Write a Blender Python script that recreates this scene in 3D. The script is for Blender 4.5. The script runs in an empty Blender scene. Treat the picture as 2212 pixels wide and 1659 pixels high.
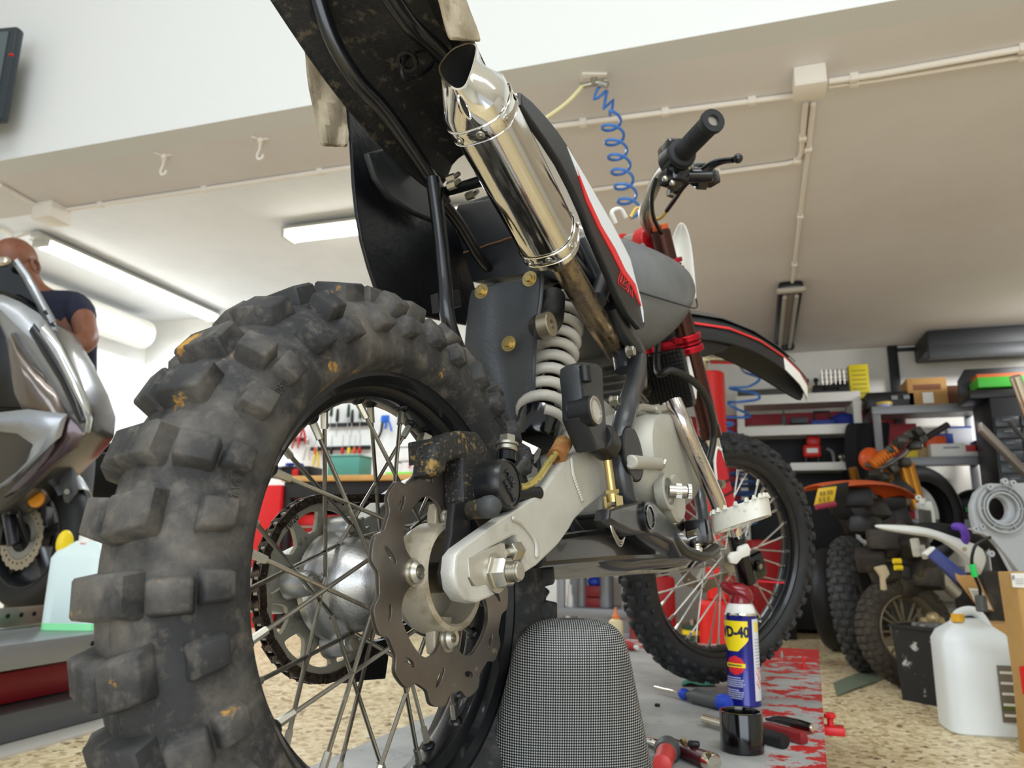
import bpy, bmesh, math, random
from mathutils import Vector, Matrix, noise
V = Vector; PI = math.pi
sc = bpy.context.scene
COL = sc.collection
random.seed(7)
# ------------------------------------------------------------------ camera
W, H, FPX = 2212, 1659, 1624.0
PITCH, ROLL, PHI, HC = math.radians(12.38), math.radians(.81), .3011, .565
_cp, _sp = math.cos(PITCH), math.sin(PITCH)
_f = V((0, _cp, _sp)); _u = V((0, -_sp, _cp)); _r = V((1, 0, 0))
_c, _s = math.cos(ROLL), math.sin(ROLL)
_r, _u = _c*_r+_s*_u, -_s*_r+_c*_u
RZ = Matrix.Rotation(PHI, 3, 'Z')
CR, CU, CF = RZ @ _r, RZ @ _u, RZ @ _f
CAM = V((0, 0, HC))
cd = bpy.data.cameras.new('camera'); cam = bpy.data.objects.new('camera', cd); COL.objects.link(cam)
cam.matrix_world = Matrix((( CR.x, CU.x, -CF.x, 0), (CR.y, CU.y, -CF.y, 0), (CR.z, CU.z, -CF.z, HC), (0, 0, 0, 1)))
cd.sensor_width = 36; cd.lens = 36*FPX/W; cd.clip_start = .02; cd.clip_end = 60
cd.dof.use_dof = True; cd.dof.focus_distance = .72; cd.dof.aperture_fstop = 10
sc.camera = cam
# ------------------------------------------------------------------ light and exposure
vs = sc.view_settings
vs.view_transform = 'Standard'; vs.look = 'None'; vs.gamma = 1; vs.use_curve_mapping = False; vs.exposure = 0.42
wd = bpy.data.worlds.new('sky'); sc.world = wd; wd.use_nodes = True
wd.node_tree.nodes['Background'].inputs[0].default_value = (.86, .93, 1, 1)
wd.node_tree.nodes['Background'].inputs[1].default_value = 0.6
def area(name, loc, size, power, color=(1, 1, 1), target=None, spread=None):
    l = bpy.data.lights.new(name, 'AREA'); l.shape = 'RECTANGLE'; l.size, l.size_y = size
    l.energy = power; l.color = color
    if spread: l.spread = spread
    o = bpy.data.objects.new(name, l); COL.objects.link(o); o.location = loc
    d = (V(target)-V(loc)) if target else V((0, 0, -1))
    o.rotation_euler = d.to_track_quat('-Z', 'Y').to_euler()
    return o
area('ceiling_fill_light', (-1.8, .1, 4.0), (2.6, .3), 14, (.93, .97, 1), (-1.2, .9, 0))  # three unseen overhead lamps, added to brighten the bulkhead and near bay
area('ceiling_fill_light', (1.4, .1, 4.0), (2.6, .3), 14, (.93, .97, 1), (1.2, .9, 0))
area('ceiling_fill_light', (0.2, -1.2, 4.0), (2.6, .3), 74, (.88, .94, 1))
area('rear_fill_light', (.9, -3.2, 1.15), (4.6, 2.2), 100, (.84, .92, 1), (.4, 1.2, .2))  # no door is modelled; unseen fill added behind the camera, low to lift the ceiling
area('long_tube_light', (-4.45, 4.35, 2.40), (.2, 1.7), 27, (.80, .90, 1))
area('short_tube_light', (-2.1, 3.95, 2.36), (1.2, .2), 24, (.78, .89, 1))
area('far_wall_fill', (2.9, 5.0, 2.16), (1.2, .25), 42, (.98, .98, 1), (2.6, 6.6, 1.1), math.radians(120))  # unseen fill without a fixture, added to brighten the far wall
# ------------------------------------------------------------------ rays from the photograph to known planes
def ray(px, py): return CF+(px-W/2)/FPX*CR-(py-H/2)/FPX*CU
def onz(px, py, z): d = ray(px, py); return CAM+d*((z-HC)/d.z)
def ony(px, py, y): d = ray(px, py); return CAM+d*(y/d.y)
def onx(px, py, x): d = ray(px, py); return CAM+d*(x/d.x)
AX = V((-.31865, .63968, .5345))                       # rear axle of the bike
_ps, _ln = math.radians(29.39)-PHI, -.0909
_ly = V((-math.cos(_ps), math.sin(_ps), 0)); _up = V((0, 0, 1))
BX = V((math.sin(_ps), math.cos(_ps), 0)); BY = _ly*math.cos(_ln)+_up*math.sin(_ln); BZ = _up*math.cos(_ln)-_ly*math.sin(_ln)
BM = Matrix(((BX.x, BY.x, BZ.x, AX.x), (BX.y, BY.y, BZ.y, AX.y), (BX.z, BY.z, BZ.z, AX.z), (0, 0, 0, 1)))
BI = BM.inverted(); _o = BI @ CAM
def b(px, py, Y):                                        # photo point on the bike's plane Y (bike frame, metres from the rear axle)
    d = BI.to_3x3() @ ray(px, py); return _o+d*((Y-_o.y)/d.y)
# front (steered) frame inside the bike frame
RAKE = math.radians(26); FORG = V((1.2415, -.0017, .021))
FM = Matrix.Translation(FORG) @ Matrix.Rotation(math.radians(-35), 4, V((-math.sin(RAKE), 0, math.cos(RAKE))))
def fr(x, y, z): return FM @ V((x, y, z))
FA = V((-math.sin(RAKE), 0, math.cos(RAKE)))             # fork direction in the front frame
def fk(s, y, dx=0): return FM @ (V((-.03+dx, y, 0))+FA*s)
# ------------------------------------------------------------------ materials
def lin(c):
    if isinstance(c, str): c = tuple(int(c[i:i+2], 16)/255 for i in (0, 2, 4))
    return tuple((x/12.92 if x <= .04045 else ((x+.055)/1.055)**2.4) for x in c)+(1,)
MATS = {}
def mat(name, col, rough=.5, metal=0, n=None, dirt=None, bump=None, emit=0, coat=0, trans=0, ior=1.45, spec=.5, alpha=1, aniso=0):
    if name in MATS: return MATS[name]
    m = bpy.data.materials.new(name); m.use_nodes = True; MATS[name] = m
    nt = m.node_tree; N = nt.nodes; L = nt.links; p = N['Principled BSDF']
    p.inputs['Roughness'].default_value = rough; p.inputs['Metallic'].default_value = metal
    p.inputs['Coat Weight'].default_value = coat; p.inputs['Transmission Weight'].default_value = trans; p.inputs['IOR'].default_value = ior
    p.inputs['Specular IOR Level'].default_value = spec; p.inputs['Alpha'].default_value = alpha; p.inputs['Anisotropic'].default_value = aniso
    tc = N.new('ShaderNodeTexCoord')
    def nz(scale, detail=5, stretch=None):
        t = N.new('ShaderNodeTexNoise'); t.inputs['Scale'].default_value = scale; t.inputs['Detail'].default_value = detail; t.inputs['Roughness'].default_value = .65
        if stretch:
            mp = N.new('ShaderNodeMapping'); mp.inputs['Scale'].default_value = stretch; L.new(tc.outputs['Object'], mp.inputs[0]); L.new(mp.outputs[0], t.inputs[0])
        else: L.new(tc.outputs['Object'], t.inputs[0])
        return t
    cur = None
    base = N.new('ShaderNodeRGB'); base.outputs[0].default_value = lin(col); cur = base.outputs[0]
    def mixin(cur, fac, c2):
        mx = N.new('ShaderNodeMix'); mx.data_type = 'RGBA'; L.new(fac, mx.inputs[0]); L.new(cur, mx.inputs[6]); mx.inputs[7].default_value = lin(c2); return mx.outputs[2]
    def ramp(src, lo, hi):
        r = N.new('ShaderNodeMapRange'); r.inputs[1].default_value = lo; r.inputs[2].default_value = hi; L.new(src, r.inputs[0]); return r.outputs[0]
    if n: t = nz(n[0], stretch=n[4] if len(n) > 4 else None); cur = mixin(cur, ramp(t.outputs[0], n[2], n[3]), n[1])
    if dirt:
        for dd in (dirt if isinstance(dirt, list) else [dirt]):
            t = nz(dd[0], 8, dd[4] if len(dd) > 4 else None); fac = ramp(t.outputs[0], dd[2], dd[3]); cur = mixin(cur, fac, dd[1])
        r1 = N.new('ShaderNodeMapRange'); r1.inputs[3].default_value = rough; r1.inputs[4].default_value = max(rough, .75); L.new(fac, r1.inputs[0]); L.new(r1.outputs[0], p.inputs['Roughness'])
        if metal:
            r1 = N.new('ShaderNodeMapRange'); r1.inputs[3].default_value = metal; r1.inputs[4].default_value = .1; L.new(fac, r1.inputs[0]); L.new(r1.outputs[0], p.inputs['Metallic'])
    L.new(cur, p.inputs['Base Color'])
    if bump:
        t = nz(bump[0], 6, bump[2] if len(bump) > 2 else None); bp = N.new('ShaderNodeBump'); bp.inputs['Strength'].default_value = 1; bp.inputs['Distance'].default_value = bump[1]
        L.new(t.outputs[0], bp.inputs['Height']); L.new(bp.outputs[0], p.inputs['Normal'])
    if emit: p.inputs['Emission Color'].default_value = lin(col); p.inputs['Emission Strength'].default_value = emit
    return m
white_paint = mat('white_wall_paint', 'f1f1ee', .8, n=(1.3, 'e9e8e3', .4, .7), bump=(60, .0006))
ceil_paint = mat('ceiling_paint', 'e3dfde', .85, n=(1.1, 'dbd6d4', .4, .7))
hi_paint = mat('recess_ceiling_paint', 'eef1f6', .85, n=(1.2, 'e3e7ec', .4, .7))
wallg = mat('back_wall_paint', 'dcdad2', .85, n=(2, 'd2cfc6', .4, .7))
pipe_white = mat('conduit_white', 'efe7dc', .5)
black_pl = mat('black_plastic', '0d0d0e', .42, bump=(400, .0002))
black_gl = mat('gloss_black', '08080a', .14, coat=.3)
black_dirty = mat('black_dirty', '111112', .5, dirt=(38, '5a4630', .56, .78), bump=(300, .0003))
chrome = mat('chrome', 'e2dfd8', .07, 1, n=(9, 'cbb98f', .5, .75))
steel = mat('steel', 'a9a49a', .32, 1, dirt=(60, '6d5d47', .62, .8))
zinc = mat('zinc_bolt', 'b8b4a8', .35, 1, dirt=(150, '7c6a48', .6, .8))
alu = mat('cast_aluminium', 'bdb9ae', .42, .85, dirt=(45, '7a6a50', .62, .85), bump=(500, .0004))
gold = mat('gold_zinc', 'b9a26a', .3, .9, dirt=(90, '6b5530', .6, .8))
red_pl = mat('red_plastic', 'c41a1e', .35)
red_an = mat('red_anodised', 'b3162a', .28, .7)
rubber_bk = mat('black_rubber', '131314', .6, bump=(300, .0003))
dark_grey = mat('dark_grey_paint', '3a3d40', .45)
grey_met = mat('grey_metal', '7b7e80', .4, .3)
white_pl = mat('white_plastic', 'e9e8e2', .35)
yellow_pl = mat('yellow_plastic', 'e8c91c', .45)
blue_pl = mat('blue_plastic', '1c3fae', .4)
green_pl = mat('green_plastic', '2f8f4a', .5)
orange_pl = mat('orange_plastic', 'd8571c', .4, dirt=(20, '6b4a30', .6, .8))
teal_pl = mat('teal_plastic', '4f8f83', .5)
card = mat('cardboard', 'b98f57', .85, n=(6, 'a67d48', .4, .7))
# ------------------------------------------------------------------ mesh building
WM = {}
def frame_to(d, up=(0, 0, 1)):
    z = V(d).normalized(); u = V(up)
    if abs(z.dot(u)) > .98: u = V((1, 0, 0))
    x = u.cross(z).normalized(); y = z.cross(x)
    return Matrix(((x.x, y.x, z.x), (x.y, y.y, z.y), (x.z, y.z, z.z)))
def spline(pts, k=6, closed=False):
    pts = [V(p) for p in pts]; n = len(pts); out = []
    rng = range(n) if closed else range(n-1)
    for i in rng:
        if closed: p0, p1, p2, p3 = (pts[(i+j) % n] for j in (-1, 0, 1, 2))
        else: p0, p1, p2, p3 = pts[max(i-1, 0)], pts[i], pts[i+1], pts[min(i+2, n-1)]
        for j in range(k):
            t = j/k
            out.append(.5*((2*p1)+(p2-p0)*t+(2*p0-5*p1+4*p2-p3)*t*t+(3*p1-p0-3*p2+p3)*t**3))
    if not closed: out.append(pts[-1])
    return out
class G:
    def __init__(s): s.bm = bmesh.new(); s.uv = None
    def _add(s, tb, M=None):
        if M is not None: bmesh.ops.transform(tb, matrix=M, verts=tb.verts)
        me = bpy.data.meshes.new('t'); tb.to_mesh(me); tb.free(); s.bm.from_mesh(me); bpy.data.meshes.remove(me); return s
    def box(s, c, size, R=None, bev=0, seg=2):
        tb = bmesh.new(); bmesh.ops.create_cube(tb, size=1)
        bmesh.ops.scale(tb, vec=V(size), verts=tb.verts)
        if bev: bmesh.ops.bevel(tb, geom=tb.edges[:], offset=min(bev, min(size)*.45), segments=seg, affect='EDGES', profile=.5)
        return s._add(tb, Matrix.Translation(V(c)) @ (R.to_4x4() if R is not None else Matrix()))
    def faces(s, vs_, fs):
        b0 = [s.bm.verts.new(V(v)) for v in vs_]
        for f in fs:
            try: s.bm.faces.new([b0[i] for i in f])
            except ValueError: pass
        return s
    def loft(s, rings, cap=True, closed=False, uvs=False):
        vs_ = [[s.bm.verts.new(V(p)) for p in r] for r in rings]; n = len(rings[0]); m = len(rings)
        if uvs: s.uv = s.uv or s.bm.loops.layers.uv.verify()
        for i in range(m if closed else m-1):
            a, c = vs_[i], vs_[(i+1) % m]
            for j in range(n):
                f = s.bm.faces.new((a[j], a[(j+1) % n], c[(j+1) % n], c[j]))
                if uvs:
                    for lp, (uu, vv) in zip(f.loops, ((j, i), (j+1, i), (j+1, i+1), (j, i+1))): lp[s.uv].uv = (uu/n, vv/m)
        if cap and not closed:
            s.bm.faces.new(vs_[0][::-1]); s.bm.faces.new(vs_[-1])
        return s
    def sheet(s, grid, t=.002, uvs=False):                  # a curved sheet (rows of points) with thickness t
        R_ = len(grid); C_ = len(grid[0]); g = [[V(p) for p in r] for r in grid]
        nm = [[None]*C_ for _ in range(R_)]
        for i in range(R_):
            for j in range(C_):
                a = g[min(i+1, R_-1)][j]-g[max(i-1, 0)][j]; c = g[i][min(j+1, C_-1)]-g[i][max(j-1, 0)]
                nm[i][j] = a.cross(c).normalized()
        A = [[s.bm.verts.new(g[i][j]+nm[i][j]*t/2) for j in range(C_)] for i in range(R_)]
        Bv = [[s.bm.verts.new(g[i][j]-nm[i][j]*t/2) for j in range(C_)] for i in range(R_)]
        for i in range(R_-1):
            for j in range(C_-1):
                s.bm.faces.new((A[i][j], A[i+1][j], A[i+1][j+1], A[i][j+1])); s.bm.faces.new((Bv[i][j], Bv[i][j+1], Bv[i+1][j+1], Bv[i+1][j]))
        loop = [(0, j) for j in range(C_)]+[(i, C_-1) for i in range(1, R_)]+[(R_-1, j) for j in range(C_-2, -1, -1)]+[(i, 0) for i in range(R_-2, 0, -1)]
        for k in range(len(loop)):
            a, c = loop[k], loop[(k+1) % len(loop)]
            s.bm.faces.new((A[a[0]][a[1]], A[c[0]][c[1]], Bv[c[0]][c[1]], Bv[a[0]][a[1]]))
        return s
    def lathe(s, prof, p0, axis, n=32, ref=(0, 0, 1), closed=False, a0=0, a1=None):
        M = frame_to(axis, ref); p0 = V(p0); full = a1 is None; a1 = 2*PI if full else a1
        m = n if full else n+1
        rings = [[p0+M @ V((r*math.cos(a0+(a1-a0)*k/n), r*math.sin(a0+(a1-a0)*k/n), h)) for k in range(m)] for r, h in prof]
        vs_ = []
        for (r, h), rg in zip(prof, rings):
            vs_.append([s.bm.verts.new(rg[0])]*m if r < 1e-7 else [s.bm.verts.new(p) for p in rg])
        L_ = len(prof)
        for i in range(L_ if closed else L_-1):
            a, c = vs_[i], vs_[(i+1) % L_]
            for k in range(n):
                q = [a[k], a[(k+1) % m], c[(k+1) % m], c[k]]; qq = []
                for v in q:
                    if v not in qq: qq.append(v)
                if len(qq) > 2:
                    try: s.bm.faces.new(qq)
                    except ValueError: pass
        return s
    def cyl(s, p0, p1, r0, r1=None, n=20, bev=0):
        p0, p1 = V(p0), V(p1); r1 = r0 if r1 is None else r1; h = (p1-p0).length
        if bev: pr = [(0, 0), (r0-bev, 0), (r0, bev), (r1, h-bev), (r1-bev, h), (0, h)]
        else: pr = [(0, 0), (r0, 0), (r1, h), (0, h)]
        return s.lathe(pr, p0, p1-p0, n)
    def ring(s, p0, axis, r0, r1, h, n=32, bev=0):            # hollow cylinder from p0 along axis
        if bev: pr = [(r0, 0), (r1-bev, 0), (r1, bev), (r1, h-bev), (r1-bev, h), (r0, h)]
        else: pr = [(r0, 0), (r1, 0), (r1, h), (r0, h)]
        return s.lathe(pr, p0, axis, n, closed=True)
    def tube(s, pts, r, n=10, k=6, closed=False, smooth=True, sq=None):
        P = spline(pts, k, closed) if smooth and len(pts) > 2 else [V(p) for p in pts]
        m = len(P); rr = r if isinstance(r, (list, tuple)) else [r]*len(pts)
        def rad(i):
            t = i/(m-1)*(len(rr)-1) if m > 1 else 0; a = min(int(t), len(rr)-2) if len(rr) > 1 else 0
            return rr[a]+(rr[min(a+1, len(rr)-1)]-rr[a])*(t-a)
        rings = []; pn = None
        for i in range(m):
            if closed: t = P[(i+1) % m]-P[i-1]
            else: t = P[min(i+1, m-1)]-P[max(i-1, 0)]
            t.normalize()
            if pn is None: x = t.orthogonal().normalized()
            else: x = (pn-t*pn.dot(t)).normalized()
            pn = x; y = t.cross(x); q = rad(i)
            rings.append([P[i]+q*(math.cos(2*PI*k_/n)*x+math.sin(2*PI*k_/n)*y) for k_ in range(n)])
        return s.loft(rings, True, closed)
    def poly(s, pts, d, bev=0, bulge=None):                   # planar outline pts (3D) extruded by vector d
        tb = bmesh.new(); d = V(d); n = len(pts); pts = [V(p) for p in pts]
        a = [tb.verts.new(p) for p in pts]; c = [tb.verts.new(p+d) for p in pts]
        tb.faces.new(a); tb.faces.new(c[::-1])
        for i in range(n): tb.faces.new((a[i], c[i], c[(i+1) % n], a[(i+1) % n]))
        bmesh.ops.recalc_face_normals(tb, faces=tb.faces)
        if bev: bmesh.ops.bevel(tb, geom=[e for e in tb.edges], offset=bev, segments=2, affect='EDGES', profile=.5, clamp_overlap=True)
        bmesh.ops.triangulate(tb, faces=[f for f in tb.faces if len(f.verts) > 4])
        return s._add(tb)
    def curve2d(s, loops, t, M, bev=0):                      # flat plate with holes: loops of 2D points, thickness t, placed by matrix M
        cu = bpy.data.curves.new('c', 'CURVE'); cu.dimensions = '2D'; cu.fill_mode = 'BOTH'; cu.extrude = t/2-bev; cu.bevel_depth = bev; cu.bevel_resolution = 1
        for lp in loops:
            sp = cu.splines.new('POLY'); sp.points.add(len(lp)-1); sp.use_cyclic_u = True
            for i, p in enumerate(lp): sp.points[i].co = (p[0], p[1], 0, 1)
        o = bpy.data.objects.new('c', cu); me = bpy.data.meshes.new_from_object(o)
        me.transform(M); s.bm.from_mesh(me); bpy.data.meshes.remove(me); bpy.data.objects.remove(o); bpy.data.curves.remove(cu); return s
    def text(s, txt, size, M=None, depth=.0006, fn=None, space=1, shear=0, bold=0):
        cu = bpy.data.curves.new('c', 'FONT'); cu.body = txt; cu.size = size; cu.extrude = depth; cu.align_x = 'CENTER'; cu.align_y = 'CENTER'; cu.space_character = space; cu.offset = bold; cu.shear = shear; cu.resolution_u = 3
        o = bpy.data.objects.new('c', cu); me = bpy.data.meshes.new_from_object(o)
        if fn:
            for v in me.vertices: v.co = fn(*v.co)
        if M is not None: me.transform(M)
        s.bm.from_mesh(me); bpy.data.meshes.remove(me); bpy.data.objects.remove(o); bpy.data.curves.remove(cu); return s
    def sphere(s, c, r, M=None, n=16, m=10):
        tb = bmesh.new(); bmesh.ops.create_uvsphere(tb, u_segments=n, v_segments=m, radius=1)
        sx = r if isinstance(r, (tuple, list)) else (r, r, r)
        T = Matrix.Translation(V(c)) @ (M.to_4x4() if M is not None else Matrix()) @ Matrix.Diagonal((*sx, 1))
        return s._add(tb, T)
    def build(s, name, m, parent=None, loc=None, world=True, smooth=40, parts=None, sub=0):
        """link as ONE mesh object; world=True: coordinates are world (or the bike's own frame for bike parts)"""
        if world:
            Mi = WM[parent.name].inverted() if (parent and parent.name in WM) else None
            if Mi: bmesh.ops.transform(s.bm, matrix=Mi, verts=s.bm.verts)
            if loc is not None: bmesh.ops.translate(s.bm, vec=-V(loc), verts=s.bm.verts)
        bmesh.ops.recalc_face_normals(s.bm, faces=s.bm.faces)
        me = bpy.data.meshes.new(name); s.bm.to_mesh(me); s.bm.free()
        me.materials.append(m)
        if smooth:
            me.shade_smooth(); me.set_sharp_from_angle(angle=math.radians(smooth))
        o = bpy.data.objects.new(name, me); COL.objects.link(o)
        if parent:
            o.parent = parent
            if parent.name in WM: WM[o.name] = WM[parent.name]
        elif loc is not None: o.location = V(loc)
        if sub: md = o.modifiers.new('s', 'SUBSURF'); md.levels = md.render_levels = sub
        return o
def tag(o, label=None, cat=None, group=None, kind=None):
    if label: o['label'] = label
    if cat: o['category'] = cat
    if group: o['group'] = group
    if kind: o['kind'] = kind
    return o
def thing(name, label, cat, loc=(0, 0, 0), group=None, world=True, M=None):
    o = bpy.data.objects.new(name, None); COL.objects.link(o); o.empty_display_size = .05
    if M is not None: o.matrix_world = M; 
    else: o.location = V(loc)
    if M is None: WM[o.name] = Matrix.Translation(V(loc))
    return tag(o, label, cat, group)
def struct(g, name, m, **k): return tag(g.build(name, m, **k), kind='structure')
def copy_tree(o, parent=None, delta=None):
    c = o.copy(); COL.objects.link(c); c.parent = parent
    if delta is not None: c.location = c.location+V(delta)
    for ch in o.children: copy_tree(ch, c)
    return c
# ------------------------------------------------------------------ room
H1, H2, HN, YB, YB2, YF, YFL = 2.225, 2.57, 4.2, 2.25, 2.72, 6.6, 5.4
XL, XR = -5.2, 4.6
XREC = onz(1165, 290, H1).x
def floor_mat():
    m = mat('terrazzo_floor', 'c4ad84', .42)
    nt = m.node_tree; N, L = nt.nodes, nt.links; p = N['Principled BSDF']
    tc = N.new('ShaderNodeTexCoord')
    v = N.new('ShaderNodeTexVoronoi'); v.inputs['Scale'].default_value = 62; v.feature = 'F1'
    dn = N.new('ShaderNodeTexNoise'); dn.inputs['Scale'].default_value = 45; dn.inputs['Detail'].default_value = 4
    L.new(tc.outputs['Object'], dn.inputs[0])
    mxv = N.new('ShaderNodeMix'); mxv.data_type = 'RGBA'; mxv.inputs[0].default_value = .035; L.new(tc.outputs['Object'], mxv.inputs[6]); L.new(dn.outputs[1], mxv.inputs[7]); L.new(mxv.outputs[2], v.inputs[0])
    r = N.new('ShaderNodeValToRGB'); L.new(v.outputs['Color'], r.inputs[0]); r.color_ramp.interpolation = 'CONSTANT'
    cols = [(0, '6b5a3e'), (.14, 'd2bd94'), (.36, 'e2d1aa'), (.56, 'b09a70'), (.66, 'ecdfba'), (.84, 'd0bb8e'), (.94, '5a4a32')]
    el = r.color_ramp.elements
    el[0].position = 0; el[0].color = lin(cols[0][1]); el[1].position = cols[1][0]; el[1].color = lin(cols[1][1])
    for ps, c in cols[2:]: e = el.new(ps); e.color = lin(c)
    n2 = N.new('ShaderNodeTexNoise'); n2.inputs['Scale'].default_value = 1.3; n2.inputs['Detail'].default_value = 6; L.new(tc.outputs['Object'], n2.inputs[0])
    mr = N.new('ShaderNodeMapRange'); mr.inputs[1].default_value = .35; mr.inputs[2].default_value = .75; mr.inputs[3].default_value = 0; mr.inputs[4].default_value = .35; L.new(n2.outputs[0], mr.inputs[0])
    mx = N.new('ShaderNodeMix'); mx.data_type = 'RGBA'; L.new(mr.outputs[0], mx.inputs[0]); L.new(r.outputs[0], mx.inputs[6]); mx.inputs[7].default_value = lin('a08c66')
    L.new(mx.outputs[2], p.inputs['Base Color'])
    return m
struct(G().box((-.3, 1.7, -.05), (9.8, 10, .1)), 'floor', floor_mat(), smooth=0)
struct(G().box((XL-.05, 1.7, 2.1), (.1, 10, 4.2)), 'wall_left', white_paint, smooth=0)
struct(G().box((XR+.05, 1.7, 2.1), (.1, 10, 4.2)), 'wall_right', wallg, smooth=0)
struct(G().box(((XL+XREC)/2, YFL+.05, (H2+.3)/2), (XREC-XL, .1, H2+.3)), 'wall_back', white_paint, smooth=0)
struct(G().box((XREC-.05, (YFL+.1+YF)/2, 1.2), (.1, YF-YFL-.1, 2.4)), 'wall_side', wallg, smooth=0)
struct(G().box(((XREC+XR)/2, YF+.05, 1.2), (XR-XREC, .1, 2.4)), 'wall_far', wallg, smooth=0)
struct(G().box(((XL+XR)/2, YB+.06, (H1+HN)/2), (XR-XL, .12, HN-H1)), 'wall_bulkhead', mat('bulkhead_paint', 'dcdddb', .85), smooth=0)
struct(G().box(((XL+XR)/2, -.55, HN+.05), (XR-XL, 5.5, .1)), 'ceiling', white_paint, smooth=0)
g = G().box(((XL+XR)/2, (YB+.12+YB2)/2, H1+.2), (XR-XL, YB2-YB-.12, .4)).box(((XREC+XR)/2, (YB2+YF)/2, H1+.2), (XR-XREC, YF-YB2, .4))
struct(g, 'ceiling_low', ceil_paint, smooth=0)
struct(G().box(((XL+XREC)/2, (YB2+YFL)/2, H2+.05), (XREC-XL, YFL-YB2, .1)), 'ceiling_recess', hi_paint, smooth=0)
# painted red band on the far wall behind the shelves
a = ony(1700, 893, YF-.004); c = ony(1962, 965, YF-.004)
struct(G().box(((XREC+c.x)/2, YF-.006, (a.z+.5)/2), (c.x-XREC, .008, a.z-.5)), 'trim_1', mat('red_wall_band', 'a8303a', .6), smooth=0)
# ------------------------------------------------------------------ the dirt bike
bike = thing('dirt_bike', 'white, red and black dirt bike standing on the red lift table, rear wheel nearest', 'dirt bike', M=BM)
def bx(px, py, X): d = BI.to_3x3() @ ray(px, py); return _o+d*((X-_o.x)/d.x)
FI = FM.inverted()
def fb(px, py, y):                                        # point on plane y of the steered frame, given in the bike frame
    d = FI.to_3x3() @ (BI.to_3x3() @ ray(px, py)); o = FI @ _o; return FM @ (o+d*((y-o.y)/d.y))
def fbx(px, py, x):
    d = FI.to_3x3() @ (BI.to_3x3() @ ray(px, py)); o = FI @ _o; return FM @ (o+d*((x-o.x)/d.x))
def z4(o, s, pts): return [(o[0]+x/s, o[1]+y/s) for x, y in pts]
SIDE = Matrix(((1, 0, 0, 0), (0, 0, -1, 0), (0, 1, 0, 0), (0, 0, 0, 1)))       # 2D (x,z) -> bike side plane facing the right side (-Y)
def sideM(y): return Matrix.Translation((0, y, 0)) @ SIDE
def plate(g, px, Y, t, bev=.002, holes=(), smooth=0):     # outline traced on outer face Y, thickness t inwards
    def cv(p): q = b(p[0], p[1], Y); return (q.x, q.z)
    lp = [[cv(p) for p in px]]+[[cv(p) for p in h] for h in holes]
    if smooth: lp = [[(q.x, q.y) for q in spline([V((x, z, 0)) for x, z in l], smooth, True)] for l in lp]
    return g.curve2d(lp, t, sideM(Y+t/2), bev)
def tyre_mat(name, dusty):
    return mat(name, '323130', .72, n=(14, '232324', .35, .62), dirt=[(9, '7d766c', .48, .85), (70, '6d665c', .52, .85), (17, 'b8862c', .635, .68)], bump=(170, .0005))
def ell(cr, a, c, t): return (cr+c*math.cos(t), a*math.sin(t), math.cos(t), math.sin(t))
CUBE = None
def knob_template():
    tb = bmesh.new(); bmesh.ops.create_cube(tb, size=1)
    bmesh.ops.bevel(tb, geom=tb.edges[:], offset=.07, segments=1, affect='EDGES')
    tb.verts.ensure_lookup_table(); vs_ = [v.co.copy() for v in tb.verts]; fs = [[v.index for v in f.verts] for f in tb.faces]; tb.free(); return vs_, fs
CUBE = knob_template()
def make_tyre(name, M, cr, a, c, beadr, beady, knobs, m, parent, seg=96, label=None, texts=(), rng=0):
    """cr: radius of section centre, a: half width, c: section height; M places a wheel whose axle is Y"""
    g = G(); tmax = 1.95
    pr = [(beadr, -beady)]+[ell(cr, a, c, -tmax+2*tmax*i/22)[:2] for i in range(23)]+[(beadr, beady)]
    pr += [(beadr+.002, beady-.004)]+[ell(cr, a-.006, c-.006, tmax-2*tmax*i/10)[:2] for i in range(11)]+[(beadr+.002, -beady+.004)]
    g.lathe(pr, (0, 0, 0), (0, 1, 0), seg, closed=True)
    rd = random.Random(3)
    for th, t, L_, Wd, h, sk in knobs:
        o = len(g.bm.verts); vv = []
        j = [rd.uniform(-1, 1)*rng for _ in range(4)]
        for p in CUBE[0]:
            tp = 1+.40*(.5-p.z)
            tt = t+p.y*Wd*tp/a*(1+j[0])+j[2]*.3; hh = -.004+(p.z+.5)*(h*(1+j[1]*.6)+.004)
            r_, y_, nr, ny = ell(cr, a, c, tt); r_ += nr*hh; y_ += ny*hh
            aa = th+(p.x*L_*tp*(1+j[3])+sk*p.y*Wd*(1 if t >= 0 else -1))/cr
            vv.append((r_*math.sin(aa), y_, r_*math.cos(aa)))
        g.faces(vv, CUBE[1])
    for s_, sz, a0, R0, side in texts:
        def fn(x, y, z, a0=a0, R0=R0, side=side):
            an = a0+x/R0; R = R0+y; t = math.acos(max(-1, min(1, (R-cr)/c)))
            yy = a*math.sin(t)+z+.0004
            return V((R*math.sin(an), side*yy, R*math.cos(an)))
        g.text(s_, sz, depth=.0007, fn=fn)
    bmesh.ops.transform(g.bm, matrix=M, verts=g.bm.verts)
    o = g.build(name, m, parent, smooth=50)
    if label: o['label'] = label
    return o
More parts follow.
